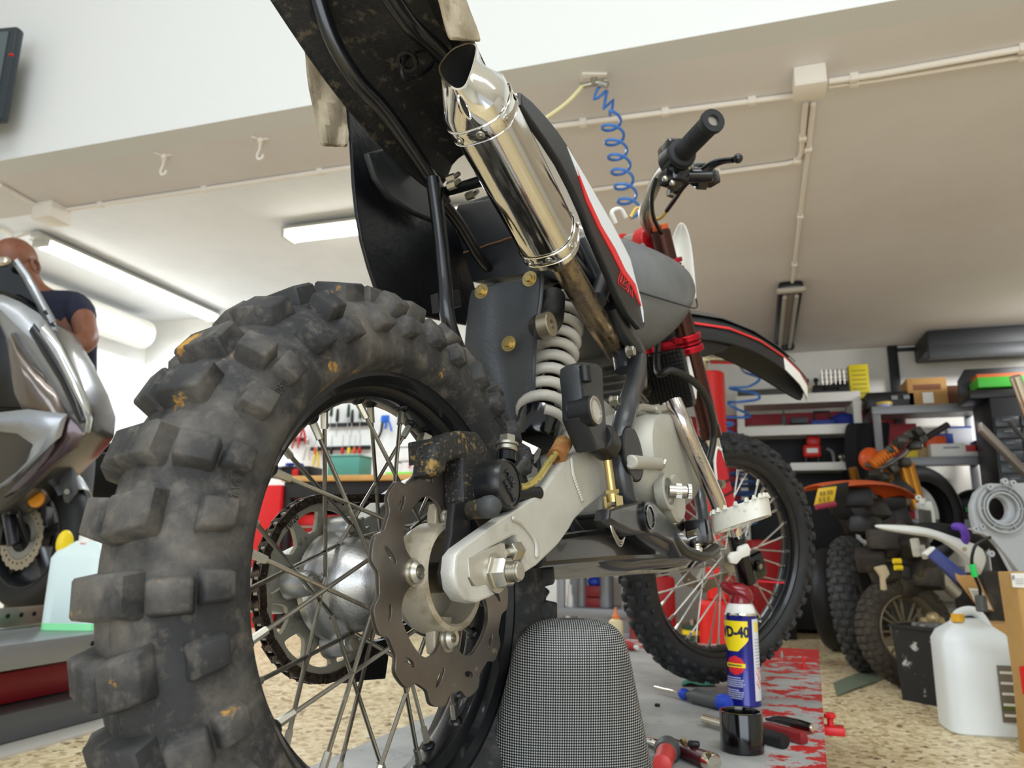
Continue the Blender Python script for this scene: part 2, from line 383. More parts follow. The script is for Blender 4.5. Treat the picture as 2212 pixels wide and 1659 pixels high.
# rear tyre
kn = []
NR = 17
for i in range(NR):
    th = 2*PI*i/NR; d = PI/NR
    for s in (-1, 1):
        kn += [(th, s*.30, .020, .024, .0148, .22), (th+.02, s*1.20, .0165, .019, .0115, .15), (th+d*.95, s*.80, .0155, .020, .0140, 0), (th+d*1.05, s*1.30, .0155, .016, .0105, 0)]
    kn += [(th+d, .05, .019, .040, .0148, 0)]
rt = make_tyre('tyre', Matrix.Rotation(math.radians(5), 4, 'Y'), .214, .0505, .0485, .188, .031, kn, tyre_mat('rear_tyre_rubber', 0), bike, 120,
    'worn knobby rear tyre with ochre mud splashes',
    [('KENDA', .014, math.radians(37), .2225, -1), ('MADE IN CHINA', .0055, math.radians(39), .2135, -1), ('4520', .011, math.radians(4), .2375, -1), ('NOT FOR HIGHWAY', .0085, math.radians(100), .2255, -1), ('U.K. 205082', .0085, math.radians(-58), .223, -1), ('M.W.I.', .010, math.radians(-78), .222, -1)], rng=.06)
G().tube([V((.2392*math.sin(t/20*2*PI), 0, .2392*math.cos(t/20*2*PI)))*1.0978 for t in range(20)], .0008, 5, 6, True).build('mould_line', mat('rear_tyre_rubber', ''), rt, world=False)
rim_mat = mat('black_rim', '0e0f12', .36, coat=.25, bump=(500, .0001), dirt=(30, '4a4033', .63, .85))
def rim(M, R, w, ri, parent, nsp, hubr, hy, name='rim', sub=True, twist=60, phase=0, spr=.0019, nip=True, smat=steel, cone=.006):
    g = G(); pr = [(R-.0035, -w), (R, -w+.0005), (R, -w+.004), (R-.009, -w+.006), (R-.011, -w+.014), (ri+.006, -w*.42), (ri+.005, 0), (ri+.006, w*.42), (R-.011, w-.014), (R-.009, w-.006), (R, w-.004), (R, w-.0005), (R-.0035, w), (R-.010, w+.0005), (R-.016, w-.005), (R-.017, w-.014), (ri+.003, w*.46), (ri, w*.30), (ri, -w*.30), (ri+.003, -w*.46), (R-.017, -w+.014), (R-.016, -w+.005), (R-.010, -w-.0005)]
    g.lathe(pr, (0, 0, 0), (0, 1, 0), 96, closed=True)
    sp = []
    for k in range(nsp):
        an = 2*PI*(k+.5)/nsp+phase; side = 1 if k % 2 else -1; dr = 1 if (k//2) % 2 else -1
        ah = an+dr*math.radians(twist)
        p1 = V((ri*math.sin(an), side*cone, ri*math.cos(an))); p0 = V((hubr*math.sin(ah), side*hy[0 if side < 0 else 1], hubr*math.cos(ah)))
        d = (p0-p1).normalized(); sp.append((p0, p1, d))
        g.sphere(p1+(p1*.02), .0078, n=10, m=6)
    bmesh.ops.transform(g.bm, matrix=M, verts=g.bm.verts); ro = g.build(name, rim_mat, parent)
    first = None
    for p0, p1, d in sp:
        g = G().tube([M @ p1, M @ (p1-(p1-p0)*.97), M @ (p0+V((0, -.004*(1 if p0.y < 0 else -1), 0)))], spr, 8, smooth=False)
        g.build('spoke', smat, ro)
        if nip: G().cyl(M @ (p1-d*.002), M @ (p1+d*.018), .0036, .0032, 6).build('spoke_nipple', zinc, ro)
    return ro
rim(Matrix.Rotation(.06, 4, 'Y'), .1945, .032, .166, bike, 32, .042, (.034, .030), smat=mat('spoke_steel', '9b968c', .3, 1, dirt=(80, '5f4f3c', .58, .8)), twist=62)
g = G().cyl(b(905, 955, .0)*0+V((.0757, 0, .146)), V((.0757, 0, .146))*.80, .0045, n=16).cyl(V((.0757, 0, .146))*.985, V((.0757, 0, .146))*.94, .0085, n=6)
for i in range(9): g.ring(V((.0757, 0, .146))*(.93-.0125*i), V((-.46, 0, -.887)), .004, .0052, .001, 14)
g.build('rim_lock_bolt', zinc, bike)
# rear hub
hub_m = mat('polished_hub', 'c4c3c0', .33, .95, dirt=(55, '6f5f4a', .62, .85), bump=(350, .0003))
pr = [(.0, .062), (.030, .062), (.034, .058), (.050, .057), (.0505, .050), (.046, .045), (.0435, .038), (.043, .028), (.037, .018), (.027, .008), (.0215, .000), (.0205, -.020), (.022, -.034), (.034, -.040), (.044, -.044), (.044, -.052), (.030, -.054), (0, -.054)]
g = G().lathe(pr, (0, 0, 0), (0, 1, 0), 56)
for k in range(4):
    a = math.radians(3+90*k); c = V((math.sin(a)*.052, 0, math.cos(a)*.052)); g.cyl(c+V((0, .064, 0)), c+V((0, .036, 0)), .0135, .0105, 20, .002)
hubo = g.build('hub', hub_m, bike)
for k in range(4):
    a = math.radians(3+90*k); c = V((math.sin(a)*.053, 0, math.cos(a)*.053)); G().cyl(c+V((0, .036, 0)), c+V((0, .031, 0)), .006, n=6).build('bolt', zinc, hubo)
# sprocket with teeth and windows
def pol(R, a): return (R*math.sin(a), R*math.cos(a))
NT = 41; out = []
for k in range(NT):
    for f, R in ((0, .0795), (.3, .0805), (.42, .0855), (.58, .0855), (.7, .0805)): out.append(pol(R, 2*PI*(k+f)/NT))
wins = []
for k in range(12):
    a0 = math.radians(30*k+8); w1, w0 = math.radians(10.5), math.radians(6)
    c = [pol(.0715, a0-w1), pol(.0725, a0), pol(.0715, a0+w1), pol(.067, a0+w1*1.1), pol(.0545, a0+w0), pol(.0535, a0), pol(.0545, a0-w0), pol(.067, a0-w1*1.1)]
    wins.append([(q.x, q.y) for q in spline([V((x, y, 0)) for x, y in c], 3, True)])
g = G().curve2d([out, [pol(.028, 2*PI*k/40) for k in range(40)]]+wins, .005, sideM(.069), .0004)
spk = g.build('sprocket', mat('sprocket_alu', 'a9a698', .5, .6, dirt=[(60, '4a4236', .56, .75), (30, '0c0b0a', .66, .69)]), bike)
G().text('10/20', .0085, fn=lambda x, y, z: V(((.0745+y*0+(y))*math.sin(-.68+x/.0745), .0662-z, (.0745+y)*math.cos(-.68+x/.0745))), depth=.0002).build('engraved_text', mat('engraving', '33302a', .7), spk, world=False)
# chain: round the sprocket, top and bottom run to the engine
FS = V((.43, 0, .085)); r1, r2 = .0825, .026
dx = math.atan2(FS.z, FS.x); D = math.hypot(FS.x, FS.z); be = math.acos((r1-r2)/D)
path = []
a_top, a_bot = dx+be, dx-be
n = 40
arc = [(r1*math.cos(a_top+(2*PI-2*be)*k/n), r1*math.sin(a_top+(2*PI-2*be)*k/n)) for k in range(n+1)]
path = [(FS.x+r2*math.cos(a_top), FS.z+r2*math.sin(a_top))]+arc+[(FS.x+r2*math.cos(a_bot), FS.z+r2*math.sin(a_bot))]
arc2 = [(FS.x+r2*math.cos(a_bot+2*be*k/8), FS.z+r2*math.sin(a_bot+2*be*k/8)) for k in range(1, 8)]
path += arc2
def along(path, step):
    res = []; acc = 0; P = path+[path[0]]
    for i in range(len(P)-1):
        a, c = V((P[i][0], P[i][1])), V((P[i+1][0], P[i+1][1])); L_ = (c-a).length
        while acc < L_: res.append(a+(c-a)*(acc/L_)); acc += step
        acc -= L_
    return res
cp = along(path, .0127); cp = cp[:len(cp)//2*2]
g = G()
for i in range(len(cp)):
    p, q = cp[i], cp[(i+1) % len(cp)]; d = (q-p); a = math.atan2(d.y, d.x)
    if d.length > .02: continue
    outer = i % 2 == 0
    lp = []
    for k in range(20):
        t = 2*PI*k/20; x = math.cos(t); y = math.sin(t)
        X = (.00635+.0048*x) if x > 0 else (-.00635+.0048*x); Y = .0050*y*(1 if abs(x) > .45 else .8)
        lp.append((X, Y))
    for s in (-1, 1):
        yy = .069+s*(.0052 if outer else .0037)
        M = Matrix.Translation(((p.x+q.x)/2, yy, (p.y+q.y)/2)) @ Matrix.Rotation(-a, 4, 'Y') @ SIDE
        g.curve2d([lp], .0013, M, .0002)
    g.cyl((p.x, .0605, p.y), (p.x, .0775, p.y), .0019, n=10); g.cyl((p.x, .0655, p.y), (p.x, .0725, p.y), .0043, n=12)
g.build('chain', mat('chain_steel', '5d5048', .28, .95, dirt=(90, '16110d', .45, .62)), bike)
# chain guide behind the sprocket
g = G(); plate(g, [(800, 1395), (830, 1385), (838, 1420), (832, 1462), (790, 1465), (770, 1470), (775, 1445)], .058, .022, .002)
g.build('chain_guide', black_pl, bike)
# brake disc
out = []
for k in range(240):
    a = 2*PI*k/240; c = math.cos(12*(a-math.radians(13)))
    out.append(pol(.0985+.0048*(math.tanh(2.4*c)/math.tanh(2.4)), a))
inn = []
for k in range(240):
    a = 2*PI*k/240; dd = abs((math.degrees(a)-5+45) % 90-45)
    if dd < 9: R = .0405
    elif dd < 34: t = (dd-9)/25; R = .0405+.034*math.sqrt(max(0, 1-(1-t)**2))
    else: R = .0745
    inn.append(pol(R, a))
slots = []
for k in range(12):
    a = math.radians(13+30*k); kk = (k-2) % 3; c = V((*pol((.0865, .0815, .0865)[kk], a), 0)); ang = -a+math.radians((150, 60, 15)[kk]); u = V((math.cos(ang), math.sin(ang), 0)); v = V((-u.y, u.x, 0))
    L_ = (.0075, .0100, .0080)[kk]
    slots.append([((c+u*L_*math.cos(t)+v*.0030*math.sin(t)).x, (c+u*L_*math.cos(t)+v*.0030*math.sin(t)).y) for t in [2*PI*j/16 for j in range(16)]])
disc_m = mat('disc_steel', '87807a', .33, .9, n=(6, '6c6257', .4, .7), dirt=(40, '8a7454', .62, .8))
disc = G().curve2d([out, inn]+slots, .0042, sideM(-.0698), .0004).build('brake_disc', disc_m, bike)
cr_m = mat('disc_carrier', 'b5ab97', .5, .5, dirt=[(30, '8a7a60', .5, .7), (18, 'b8862a', .67, .7)])
g = G().lathe([(.0475, -.052), (.0475, -.058), (.0465, -.0675), (.0455, -.078), (.0420, -.080), (.0395, -.078), (.0385, -.060), (.037, -.052)], (0, 0, 0), (0, 1, 0), 64, closed=True)
for k in range(4):
    a = math.radians(5+90*k); 
    lp = [pol(.036, a-.33), pol(.055, a-.22), pol(.062, a-.16), pol(.064, a), pol(.062, a+.16), pol(.055, a+.22), pol(.036, a+.33)]
    g.curve2d([lp], .010, sideM(-.062), .0012)
car = g.build('disc_carrier', cr_m, bike)
G().lathe([(.0, -.034), (.036, -.034), (.036, -.048), (.024, -.050), (.022, -.044), (0, -.044)], (0, 0, 0), (0, 1, 0), 40).build('bearing_seal', black_dirty, car)
for k in range(4):
    a = math.radians(5+90*k); c = V((math.sin(a)*.0505, 0, math.cos(a)*.0505))
    G().lathe([(.0, -.0738), (.0032, -.0738), (.0036, -.0775), (.0062, -.0785), (.0092, -.0755), (.0095, -.0718), (0, -.0718)], c, (0, 1, 0), 24).lathe([(.0, -.072), (.0115, -.072), (.0115, -.0705), (0, -.0705)], c, (0, 1, 0), 24).build('bolt', zinc, disc)
# axle, spacer, nut
G().ring((0, -.040, 0), (0, -1, 0), .009, .0132, .056, 32, .0008).build('axle_spacer', mat('spacer_steel', '9c968a', .3, 1, dirt=(60, '8a6a35', .63, .72)), bike)
g = G().cyl((0, .12, 0), (0, -.128, 0), .0075, n=24).cyl((0, -.124, 0), (0, -.143, 0), .0078, n=28, bev=.001)
for i in range(9): g.ring((0, -.1265-.0016*i, 0), (0, -1, 0), .0072, .0085, .0008, 28)
g.build('axle', zinc, bike)
G().ring((0, -.118, 0), (0, -1, 0), .008, .0165, .0022, 32).lathe([(.008, -.120), (.0145, -.120), (.0148, -.1215), (.0135, -.1225), (.013, -.131), (.0115, -.1325), (.008, -.1325)], (0, 0, 0), (0, 1, 0), 6, closed=True).build('axle_nut', zinc, bike)
# swingarm (traced at its outer face), its twin on the far side
SA = [(1000, 1187), (1012, 1178), (1050, 1150), (1085.6, 1125), (1136, 1092), (1174, 1066), (1188, 1045), (1206, 1020), (1237, 988), (1267, 973), (1300, 971), (1318, 990), (1322, 1040), (1305, 1064), (1263, 1096), (1240, 1118), (1228, 1140), (1205, 1172), (1158, 1217), (1128, 1236), (1081, 1270), (1060, 1284), (1030, 1296), (1005, 1290), (990, 1268), (985, 1235), (988, 1203)]
PK = [(1011, 1215), (1020, 1202), (1060, 1177), (1108, 1152), (1118, 1152), (1126, 1175), (1133, 1205), (1133, 1213), (1120, 1225), (1085, 1248), (1050, 1266), (1020, 1272), (1010, 1250)]
sw_m = mat('swingarm_alu', 'd0cec6', .42, .4, n=(5, 'bdbab0', .4, .7), dirt=[(22, '8f8069', .6, .85), (13, 'b9812e', .68, .72)], bump=(260, .0004))
g = G(); plate(g, SA, -.118, .014, .0022, [PK]); plate(g, SA, -.1045, .012, .001)
sa = g.build('swingarm', sw_m, bike)
def off(p, dy): q = p.copy(); q.y = dy; return q
g = G(); SL = [b(x, y, -.118) for x, y in SA]; g.curve2d([[(p.x, p.z) for p in SL]], .026, sideM(.105), .002)
g.box((.335, 0, .095), (.05, .19, .06), bev=.008); g.build('swingarm_leg', sw_m, sa)
# weld beads
for W1 in ([b(x, y, -.119) for x, y in ((1110, 1120), (1128, 1130), (1146, 1150), (1158, 1172), (1160, 1200))], [b(x, y, -.119) for x, y in ((1235, 992), (1240, 1030), (1258, 1080))]):
    g = G(); P = spline(W1, 10); g.tube(P, .0016, 6, smooth=False)
    for p in P: g.sphere(p, (.0036, .0018, .0026), n=8, m=5)
    g.build('weld_bead', sw_m, sa)
# adjuster block and bolt in the pocket
g = G(); plate(g, [(1013, 1207), (1084, 1175), (1090, 1176), (1099, 1240), (1064, 1256), (1030, 1264), (1016, 1245)], -.1185, .008, .001)
g.build('chain_adjuster', mat('adjuster_alu', 'c0bcb0', .4, .7, dirt=(40, '8f8069', .55, .8)), sa)
p0, p1 = b(1088, 1195, -.116), b(1130, 1187, -.116)
g = G().cyl(p0, p0+(p1-p0)*.85, .004, n=16).cyl(p0+(p1-p0)*.25, p0+(p1-p0)*.62, .0085, n=6, bev=.001).cyl(p0+(p1-p0)*.62, p0+(p1-p0)*.72, .0085, n=6)
g.build('adjuster_bolt', zinc, sa)
# caliper bracket, caliper, hose
C3 = lambda pts: z4((760, 940), 5.267, pts)
g = G(); plate(g, C3([(1180, 790), (1230, 765), (1285, 775), (1330, 830), (1345, 900), (1340, 1290), (1240, 1330), (1215, 1400), (1195, 1500), (1175, 1620), (1150, 1700), (1080, 1690), (1060, 1560), (1090, 1420), (1120, 1300), (1150, 1150), (1160, 960)]), -.0945, .0075, .0016, [C3([(1270, 1220), (1290, 1180), (1315, 1190), (1320, 1240), (1300, 1290), (1275, 1270)])])
c0 = b(*C3([(1183, 1365)])[0], -.096); g.cyl(c0, c0+V((0, .004, 0)), .004, n=16)
g.build('caliper_bracket', black_dirty, bike)
cal_m = mat('caliper_black', '1a1a1b', .5, dirt=[(60, '8a6e34', .57, .66), (300, '8d7d5c', .56, .78)], bump=(300, .0005))
g = G()
plate(g, C3([(955, 400), (965, 270), (990, 150), (1040, 95), (1120, 40), (1250, -10), (1430, 5), (1455, 30), (1520, 140), (1600, 260), (1640, 300), (1640, 700), (1420, 720), (1310, 740), (1300, 500), (1300, 200), (1180, 225), (1080, 265), (1068, 300), (1050, 370), (1000, 420)]), -.094, .022, .004)
plate(g, C3([(960, 400), (975, 260), (1010, 140), (1120, 40), (1250, -10), (1300, 60), (1300, 500), (1180, 620), (1150, 500), (1180, 300), (1080, 265), (1050, 370), (1000, 420)]), -.064, .020, .003)
plate(g, C3([(1120, 40), (1430, 5), (1455, 30), (1500, 110), (1300, 190), (1130, 230)]), -.09, .045, .003)
cal = g.build('brake_caliper', cal_m, bike)
cc = b(*C3([(1790, 555)])[0], -.118); R = (b(*C3([(1790, 300)])[0], -.118)-cc).length*1.12
g = G().lathe([(0, 0), (R*.93, 0), (R, .003), (R, .012), (R*.96, .030), (R*.96, .045), (0, .045)], cc, (0, 1, 0), 48)
g.lathe([(R*.86, -.0008), (R*.9, -.0012), (R*.93, -.0002)], cc, (0, 1, 0), 48)
g.build('caliper_piston_housing', mat('caliper_cap', '141415', .33, dirt=(90, '7a6a48', .63, .75)), cal)
MT = Matrix.Translation(cc+V((.0015, -.0009, .006))) @ SIDE @ Matrix.Rotation(math.radians(-46), 4, 'Z')
MT2 = Matrix.Translation(cc+V((-.001, -.0009, -.006))) @ SIDE @ Matrix.Rotation(math.radians(-46), 4, 'Z')
G().text('HSK', .0105, MT, .0006, shear=.3).text('RACING', .0065, MT2, .0006, shear=.3).build('raised_lettering', mat('caliper_letters', '2b2c2e', .3), cal)
# pad pin / slide pin
p0, p1 = b(*C3([(1270, 875)])[0], -.085), b(*C3([(1640, 800)])[0], -.130)
d = (p1-p0)
g = G().cyl(p0-d*.08, p0+d*.30, .0078, n=6, bev=.001).cyl(p0+d*.22, p0+d*.74, .0080, .0092, 28, .001)
g.build('slide_pin', mat('pin_dirty', '4e4b42', .45, .5, dirt=(110, '9a7c35', .52, .66)), cal)
G().lathe([(0, 0), (.0092, 0), (.0097, .003), (.0097, .009), (.0074, .014), (.0048, .016), (0, .016)], p0+d*.68, d, 28).build('pin_boot', mat('boot_rubber', '3a3b3c', .6), cal)
# banjo bolt
p0, p1 = b(*C3([(1760, 300)])[0], -.1), b(*C3([(1770, 20)])[0], -.1); d = p1-p0
G().cyl(p0, p0+d*.35, .0095, n=24).build('banjo_boss', black_gl, cal)
G().cyl(p0+d*.4, p0+d*.62, .0102, n=28, bev=.001).cyl(p0+d*.62, p0+d*.72, .0115, n=24).cyl(p0+d*.72, p0+d*1.05, .0085, n=6, bev=.0012).build('banjo_bolt', zinc, cal)
q0, q1 = b(*C3([(1860, 420)])[0], -.1), b(*C3([(1960, 290)])[0], -.105)
G().cyl(q0, q1, .0055, .0045, 20).sphere(q1, .0058).sphere(q1+V((.004, 0, .004)), .0035).build('bleed_nipple', mat('nipple_rubber', '2b2c2d', .5), cal)
q0, q1 = b(*C3([(1830, 690)])[0], -.105), b(*C3([(2140, 655)])[0], -.117)
G().cyl(q0, q1, .0062, n=24, bev=.001).cyl(q1, q1+(q1-q0)*.02, .0045, n=20).build('hose_fitting', black_pl, cal)
g = G(); plate(g, C3([(1150, 560), (1200, 420), (1270, 290), (1300, 300), (1290, 640), (1240, 660), (1150, 640)]), -.079, .005, .001)
plate(g, C3([(1250, 450), (1290, 430), (1310, 730), (1290, 740), (1255, 620)]), -.086, .006, .001)
g.build('brake_pad', mat('pad_dirty', '7d6a48', .6, .3, dirt=(40, '4a3520', .5, .7)), cal)
hz = mat('gold_hose', 'b9a65a', .25, .5, dirt=(120, '3a3220', .56, .6))
HP = [b(*C3([(1905, 590)])[0], -.112), b(1140, 1050, -.112), b(1165, 1030, -.112), b(1185, 1000, -.110), b(1212, 968, -.108), b(1243, 950, -.105), b(1280, 940, -.10), b(1292, 930, -.095)]
G().tube(HP, .0036, 12).build('brake_hose', hz, bike)
c = b(1212, 970, -.108); G().cyl(c-V((.012, 0, .009)), c+V((.010, 0, .009)), .0098, n=20, bev=.002).ring(c-V((.014, 0, .011)), V((.8, 0, .6)), .004, .0105, .004, 20).build('hose_grommet', mat('rust_rubber', '8a5a30', .6, dirt=(60, 'b89a5a', .5, .7)), bike)
# mud flap with bolts (faces the rear)
flap_m = mat('mud_flap_plastic', '3b3d3f', .4, dirt=[(6, '6c6e6e', .55, .8), (60, '6a6459', .66, .76)], bump=(200, .0005))
rows = [(1016, 622, 1171, 590, .262), (1010, 660, 1168, 640, .262), (1004, 720, 1160, 700, .265), (1000, 760, 1154, 760, .27), (1020, 800, 1152, 820, .278), (1045, 850, 1153, 880, .29), (1075, 900, 1156, 940, .30), (1100, 960, 1165, 1020, .305)]
grid = []
for i, (x0, y0, x1, y1, X) in enumerate(rows):
    r_ = []
    for j in range(9):
        t = j/8; bul = .012*(math.exp(-((t-.55)/.22)**2) if i >= 2 else (.3 if .25 < t < .8 else 0))*(1 if i < 5 else .4)
        r_.append(bx(x0+(x1-x0)*t, y0+(y1-y0)*t, X+bul*.8+(.02*(t-.1)**2 if i > 2 else 0)))
    grid.append(r_)
fl = G().sheet(grid, .0035).build('mud_flap', flap_m, bike, sub=1)
g = G().tube([r_[-1]+V((-.001, -.001, 0)) for r_ in grid], .0028, 8, 4); g.build('flap_edge', flap_m, fl)
for x, y in ((1041, 630), (1145, 603), (1100, 743)):
    c = bx(x, y, .262); G().cyl(c, c+V((-.002, 0, 0)), .0105, n=28).cyl(c+V((-.002, 0, 0)), c+V((-.0035, 0, 0)), .0082, n=24).cyl(c+V((-.003, 0, 0)), c+V((-.008, 0, 0)), .0056, n=6, bev=.0006).build('flange_bolt', gold, fl)
# airbox and subframe behind
g = G()
pts = [bx(x, y, .30) for x, y in ((990, 440), (1075, 425), (1110, 510), (1150, 590), (1020, 610), (1000, 545), (975, 470))]
g.poly(pts, (.10, 0, .02), .003); ab = g.build('airbox', mat('airbox_black', '17181a', .34, dirt=(14, '4a3a28', .66, .8)), bike)
p0, p1 = bx(1002, 546, .297), bx(1108, 512, .297)
g = G().tube([p0+(p1-p0)*t/8+V((-.001, 0, random.uniform(-.0008, .0008))) for t in range(9)], .0011, 6, 2); g.build('rust_seam', mat('rust', '7a5230', .8), ab)
G().box(bx(1085, 475, .40), (.06, .10, .07), bev=.006).build('battery_box', black_pl, bike)
tubem = mat('frame_black', '0f1012', .3, coat=.3, dirt=(60, '3a342a', .66, .8))
g = G()
def fr_tube(pts, r): g.tube(pts, r, 14)
fr_tube([b(676, -40, .055), b(715, 80, .055), b(768, 170, .05), b(835, 245, .045), b(930, 385, .04), b(960, 440, .04)], .010)
fr_tube([b(810, -60, -.055), b(860, 18, -.055), b(895, 63, -.055), b(950, 114, -.055), b(1020, 200, -.055), b(1100, 330, -.055), b(1190, 470, -.058), b(1300, 640, -.06)], .010)
fr_tube([b(935, 385, .035), b(950, 500, .035), b(960, 600, .035), b(970, 700, .035), b(1010, 800, .04)], .0095)
fr_tube([b(950, 430, .04), b(990, 480, .04), b(1040, 560, .04), b(1100, 620, .04)], .008)
g.tube([b(960, 415, .04), b(1060, 385, -.05)], .007, 12, smooth=False)
g.build('subframe', tubem, bike)
g = G(); plate(g, z4((600, 0), 2.37, [(850, 1500), (930, 1490), (940, 1560), (860, 1580)]), .035, .02, .002)
g.build('frame_tab', black_pl, bike)
for x, y in ((967, 388), (968, 403), (1008, 425)): c = b(x, y, .02); G().cyl(c, c+V((0, -.012, 0)), .0055, n=6).cyl(c+V((0, -.011, 0)), c+V((-.004, -.02, 0)), .003, n=10).build('frame_bolt', zinc, bike)
# rear fender: inner sheet, sloping up to the tail
fend_m = mat('fender_underside', '0d0e0f', .5, dirt=[(70, '4d4334', .56, .68), (14, '2b261f', .55, .8)], bump=(160, .0012))
prof = [(-.42, .905, .085, .0), (-.32, .835, .095, .006), (-.20, .755, .098, .010), (-.10, .690, .10, .014), (-.03, .647, .10, .018), (.03, .608, .098, .022), (.10, .572, .092, .026), (.17, .548, .085, .03), (.23, .535, .075, .03)]
grid = []
for x, z, w_, lip in prof:
    zz = z-.008
    grid.append([V((x, w_, zz-.012)), V((x, w_*.97, zz)), V((x, w_*.72, zz+.004)), V((x, w_*.66, zz+lip)), V((x, w_*.3, zz+lip*1.25)), V((x, 0, zz+lip*1.3)), V((x, -w_*.3, zz+lip*1.25)), V((x, -w_*.66, zz+lip)), V((x, -w_*.72, zz+.004)), V((x, -w_*.97, zz)), V((x, -w_, zz-.012))])
G().sheet(grid, .004).build('rear_fender', fend_m, bike, sub=1)
g = G()
for x, y in ((883, 148), (912, 128)): c = b(x, y, -.01); g.ring(c+V((0, 0, .012)), V((-.5, 0, -.8)), .009, .0125, .006, 24)
g.tube([b(868, 150, -.01), b(880, 172, -.01), b(925, 150, -.02), b(935, 125, -.02), b(915, 108, -.02), b(880, 122, -.01)], .0025, 8, closed=True)
g.build('fender_moulding', fend_m, bike)
c = b(817, 45, .02); G().cyl(c, c+V((.006, 0, .012)), .006, n=16).build('fender_hole', mat('void_black', '020202', .9), bike)
# inner mud guard below the seat (dark bulk between the rails)
prof = [(.06, .545, .055), (.12, .50, .062), (.18, .455, .07), (.24, .42, .075), (.29, .40, .075)]
g = G().sheet([[V((x, w_, z-.01)), V((x, w_*.6, z+.006)), V((x, 0, z+.012)), V((x, -w_*.6, z+.006)), V((x, -w_, z-.01))] for x, z, w_ in prof], .004)
G().sheet([[bx(x, y, X) for x in (870, 905, 930, 945)] for y, X in ((225, .16), (300, .19), (345, .20), (372, .21))], .004).build('inner_guard', fend_m, bike, sub=1)
g.bm.free()
# far-side panel
lp = [(756, 232), (762, 300), (768, 400), (774, 455), (785, 520), (800, 575), (815, 620), (832, 655), (880, 672), (960, 690), (1012, 700), (1030, 640), (1010, 560), (975, 470), (930, 400), (870, 345), (815, 300), (785, 262)]
g = G(); plate(g, lp, .118, .006, .002); lpn = g.build('side_panel', mat('panel_black', '0b0c10', .38, bump=(8, .004)), bike)
g = G(); plate(g, z4((600, 0), 2.37, [(475, 790), (560, 770), (640, 830), (760, 960), (800, 1120), (700, 1080), (580, 1000), (510, 900)]), .095, .010, .003); g.build('panel_bracket', mat('bracket_grey', '2b2d2f', .4, dirt=(40, '4a4235', .6, .8)), lpn)
# right side panel: black base, white field, red line
RP = [(1128, 205), (1150, 222), (1178, 252), (1205, 285), (1232, 325), (1262, 378), (1292, 430), (1322, 482), (1350, 535), (1362, 560), (1372, 600), (1383, 640), (1390, 675), (1393, 702), (1384, 706), (1360, 678), (1338, 640), (1318, 592), (1300, 550), (1280, 505), (1262, 455), (1240, 405), (1212, 350), (1180, 300), (1150, 258), (1128, 225)]
g = G(); plate(g, RP, -.128, .010, .003); rp = g.build('side_panel', mat('side_panel_black', '1b1c1e', .35, bump=(300, .0004)), bike)
g = G(); plate(g, [(1228, 320), (1262, 378), (1292, 430), (1322, 482), (1350, 535), (1362, 560), (1372, 600), (1383, 640), (1390, 672), (1391, 692), (1385, 660), (1372, 615), (1352, 585), (1330, 540), (1300, 490), (1272, 430), (1248, 372)], -.1292, .012, .0006); g.build('white_field', mat('white_decal', 'dfe3e6', .3), rp)
g = G(); plate(g, [(1246, 362), (1272, 428), (1300, 488), (1330, 538), (1352, 584), (1373, 614), (1386, 662), (1380, 650), (1366, 618), (1344, 588), (1322, 544), (1294, 492), (1267, 432)], -.1294, .012, .0003); g.build('red_stripe', mat('red_decal', 'd8242a', .35), rp)
gg = G()
for cl_, pts in ((1, [(262, 325), (295, 215), (325, 232), (292, 345)]), (1, [(286, 197), (300, 188), (330, 207), (323, 222), (292, 206)]),
                 (1, [(300, 350), (333, 240), (362, 270), (358, 335), (408, 310), (430, 330), (395, 430), (378, 415), (395, 370), (365, 392), (345, 378), (348, 330), (325, 375)]),
                 (1, [(408, 488), (438, 350), (480, 400), (492, 450), (470, 470), (482, 572), (455, 535), (445, 470), (425, 455), (415, 495)]), (0, [(262, 330), (275, 372), (365, 445), (372, 430), (408, 495)])):
    gg.tube([b(1300+x/6.9125-3, 560+y/6.9125, -.1286) for x, y in pts], .00055, 6, closed=bool(cl_), smooth=False)
gg.build('outlined_lettering', MATS['red_decal'], rp)
# silencer
m0, m1 = b(1037, 236, -.105), b(1192, 528, -.092); ax = (m1-m0).normalized(); Ln = (m1-m0).length
mx = V((0, 1, 0)); mx = (mx-ax*mx.dot(ax)).normalized(); my = ax.cross(mx)       # mx inward (+Y), my across
def msec(c, a, k=1.0, n=48, ex=2.6, ofs=V((0, 0, 0)), tri=0):
    out = []
    for i in range(n):
        t = 2*PI*i/n; cx, sy = math.cos(t), math.sin(t)
        x = abs(cx)**(2/ex)*(1 if cx > 0 else -1); y = abs(sy)**(2/ex)*(1 if sy > 0 else -1)
        out.append(c+ofs+a*k*(mx*x*(.92)+my*y*(1-tri*x*.25)))
    return out
chr_m = mat('muffler_chrome', 'dedbd4', .09, 1, n=(3, 'c9b98a', .5, .8), bump=(35, .00012, (1, 1, 1)))
rM = .0385
mf = G().loft([msec(m0-ax*.004, rM), msec(m0+ax*.02, rM), msec(m0+ax*Ln*.5, rM), msec(m1-ax*.01, rM), msec(m1+ax*.006, rM*.99)]).build('silencer', chr_m, bike)
tip0 = b(1000, 128, -.100)
tipax = (m0-tip0)
secs = []
tn = (ax*.93+V((0, -.30, 0))).normalized()
tipn = (ax*.80+mx*.60).normalized(); tipc = b(990, 140, -.108)
def tipring(k):
    px = [(947, 148), (956, 128), (978, 105), (1003, 94), (1022, 92), (1031, 100), (1026, 130), (1016, 162), (1004, 188), (986, 195), (968, 184), (954, 168)]
    P = []
    for x, y in px:
        d = BI.to_3x3() @ ray(x, y); P.append(_o+d*((tipc-_o).dot(tipn)/d.dot(tipn)))
    c = sum(P, V((0, 0, 0)))/len(P); P = spline([c+(p-c)*k for p in P], 4, True); return P, c
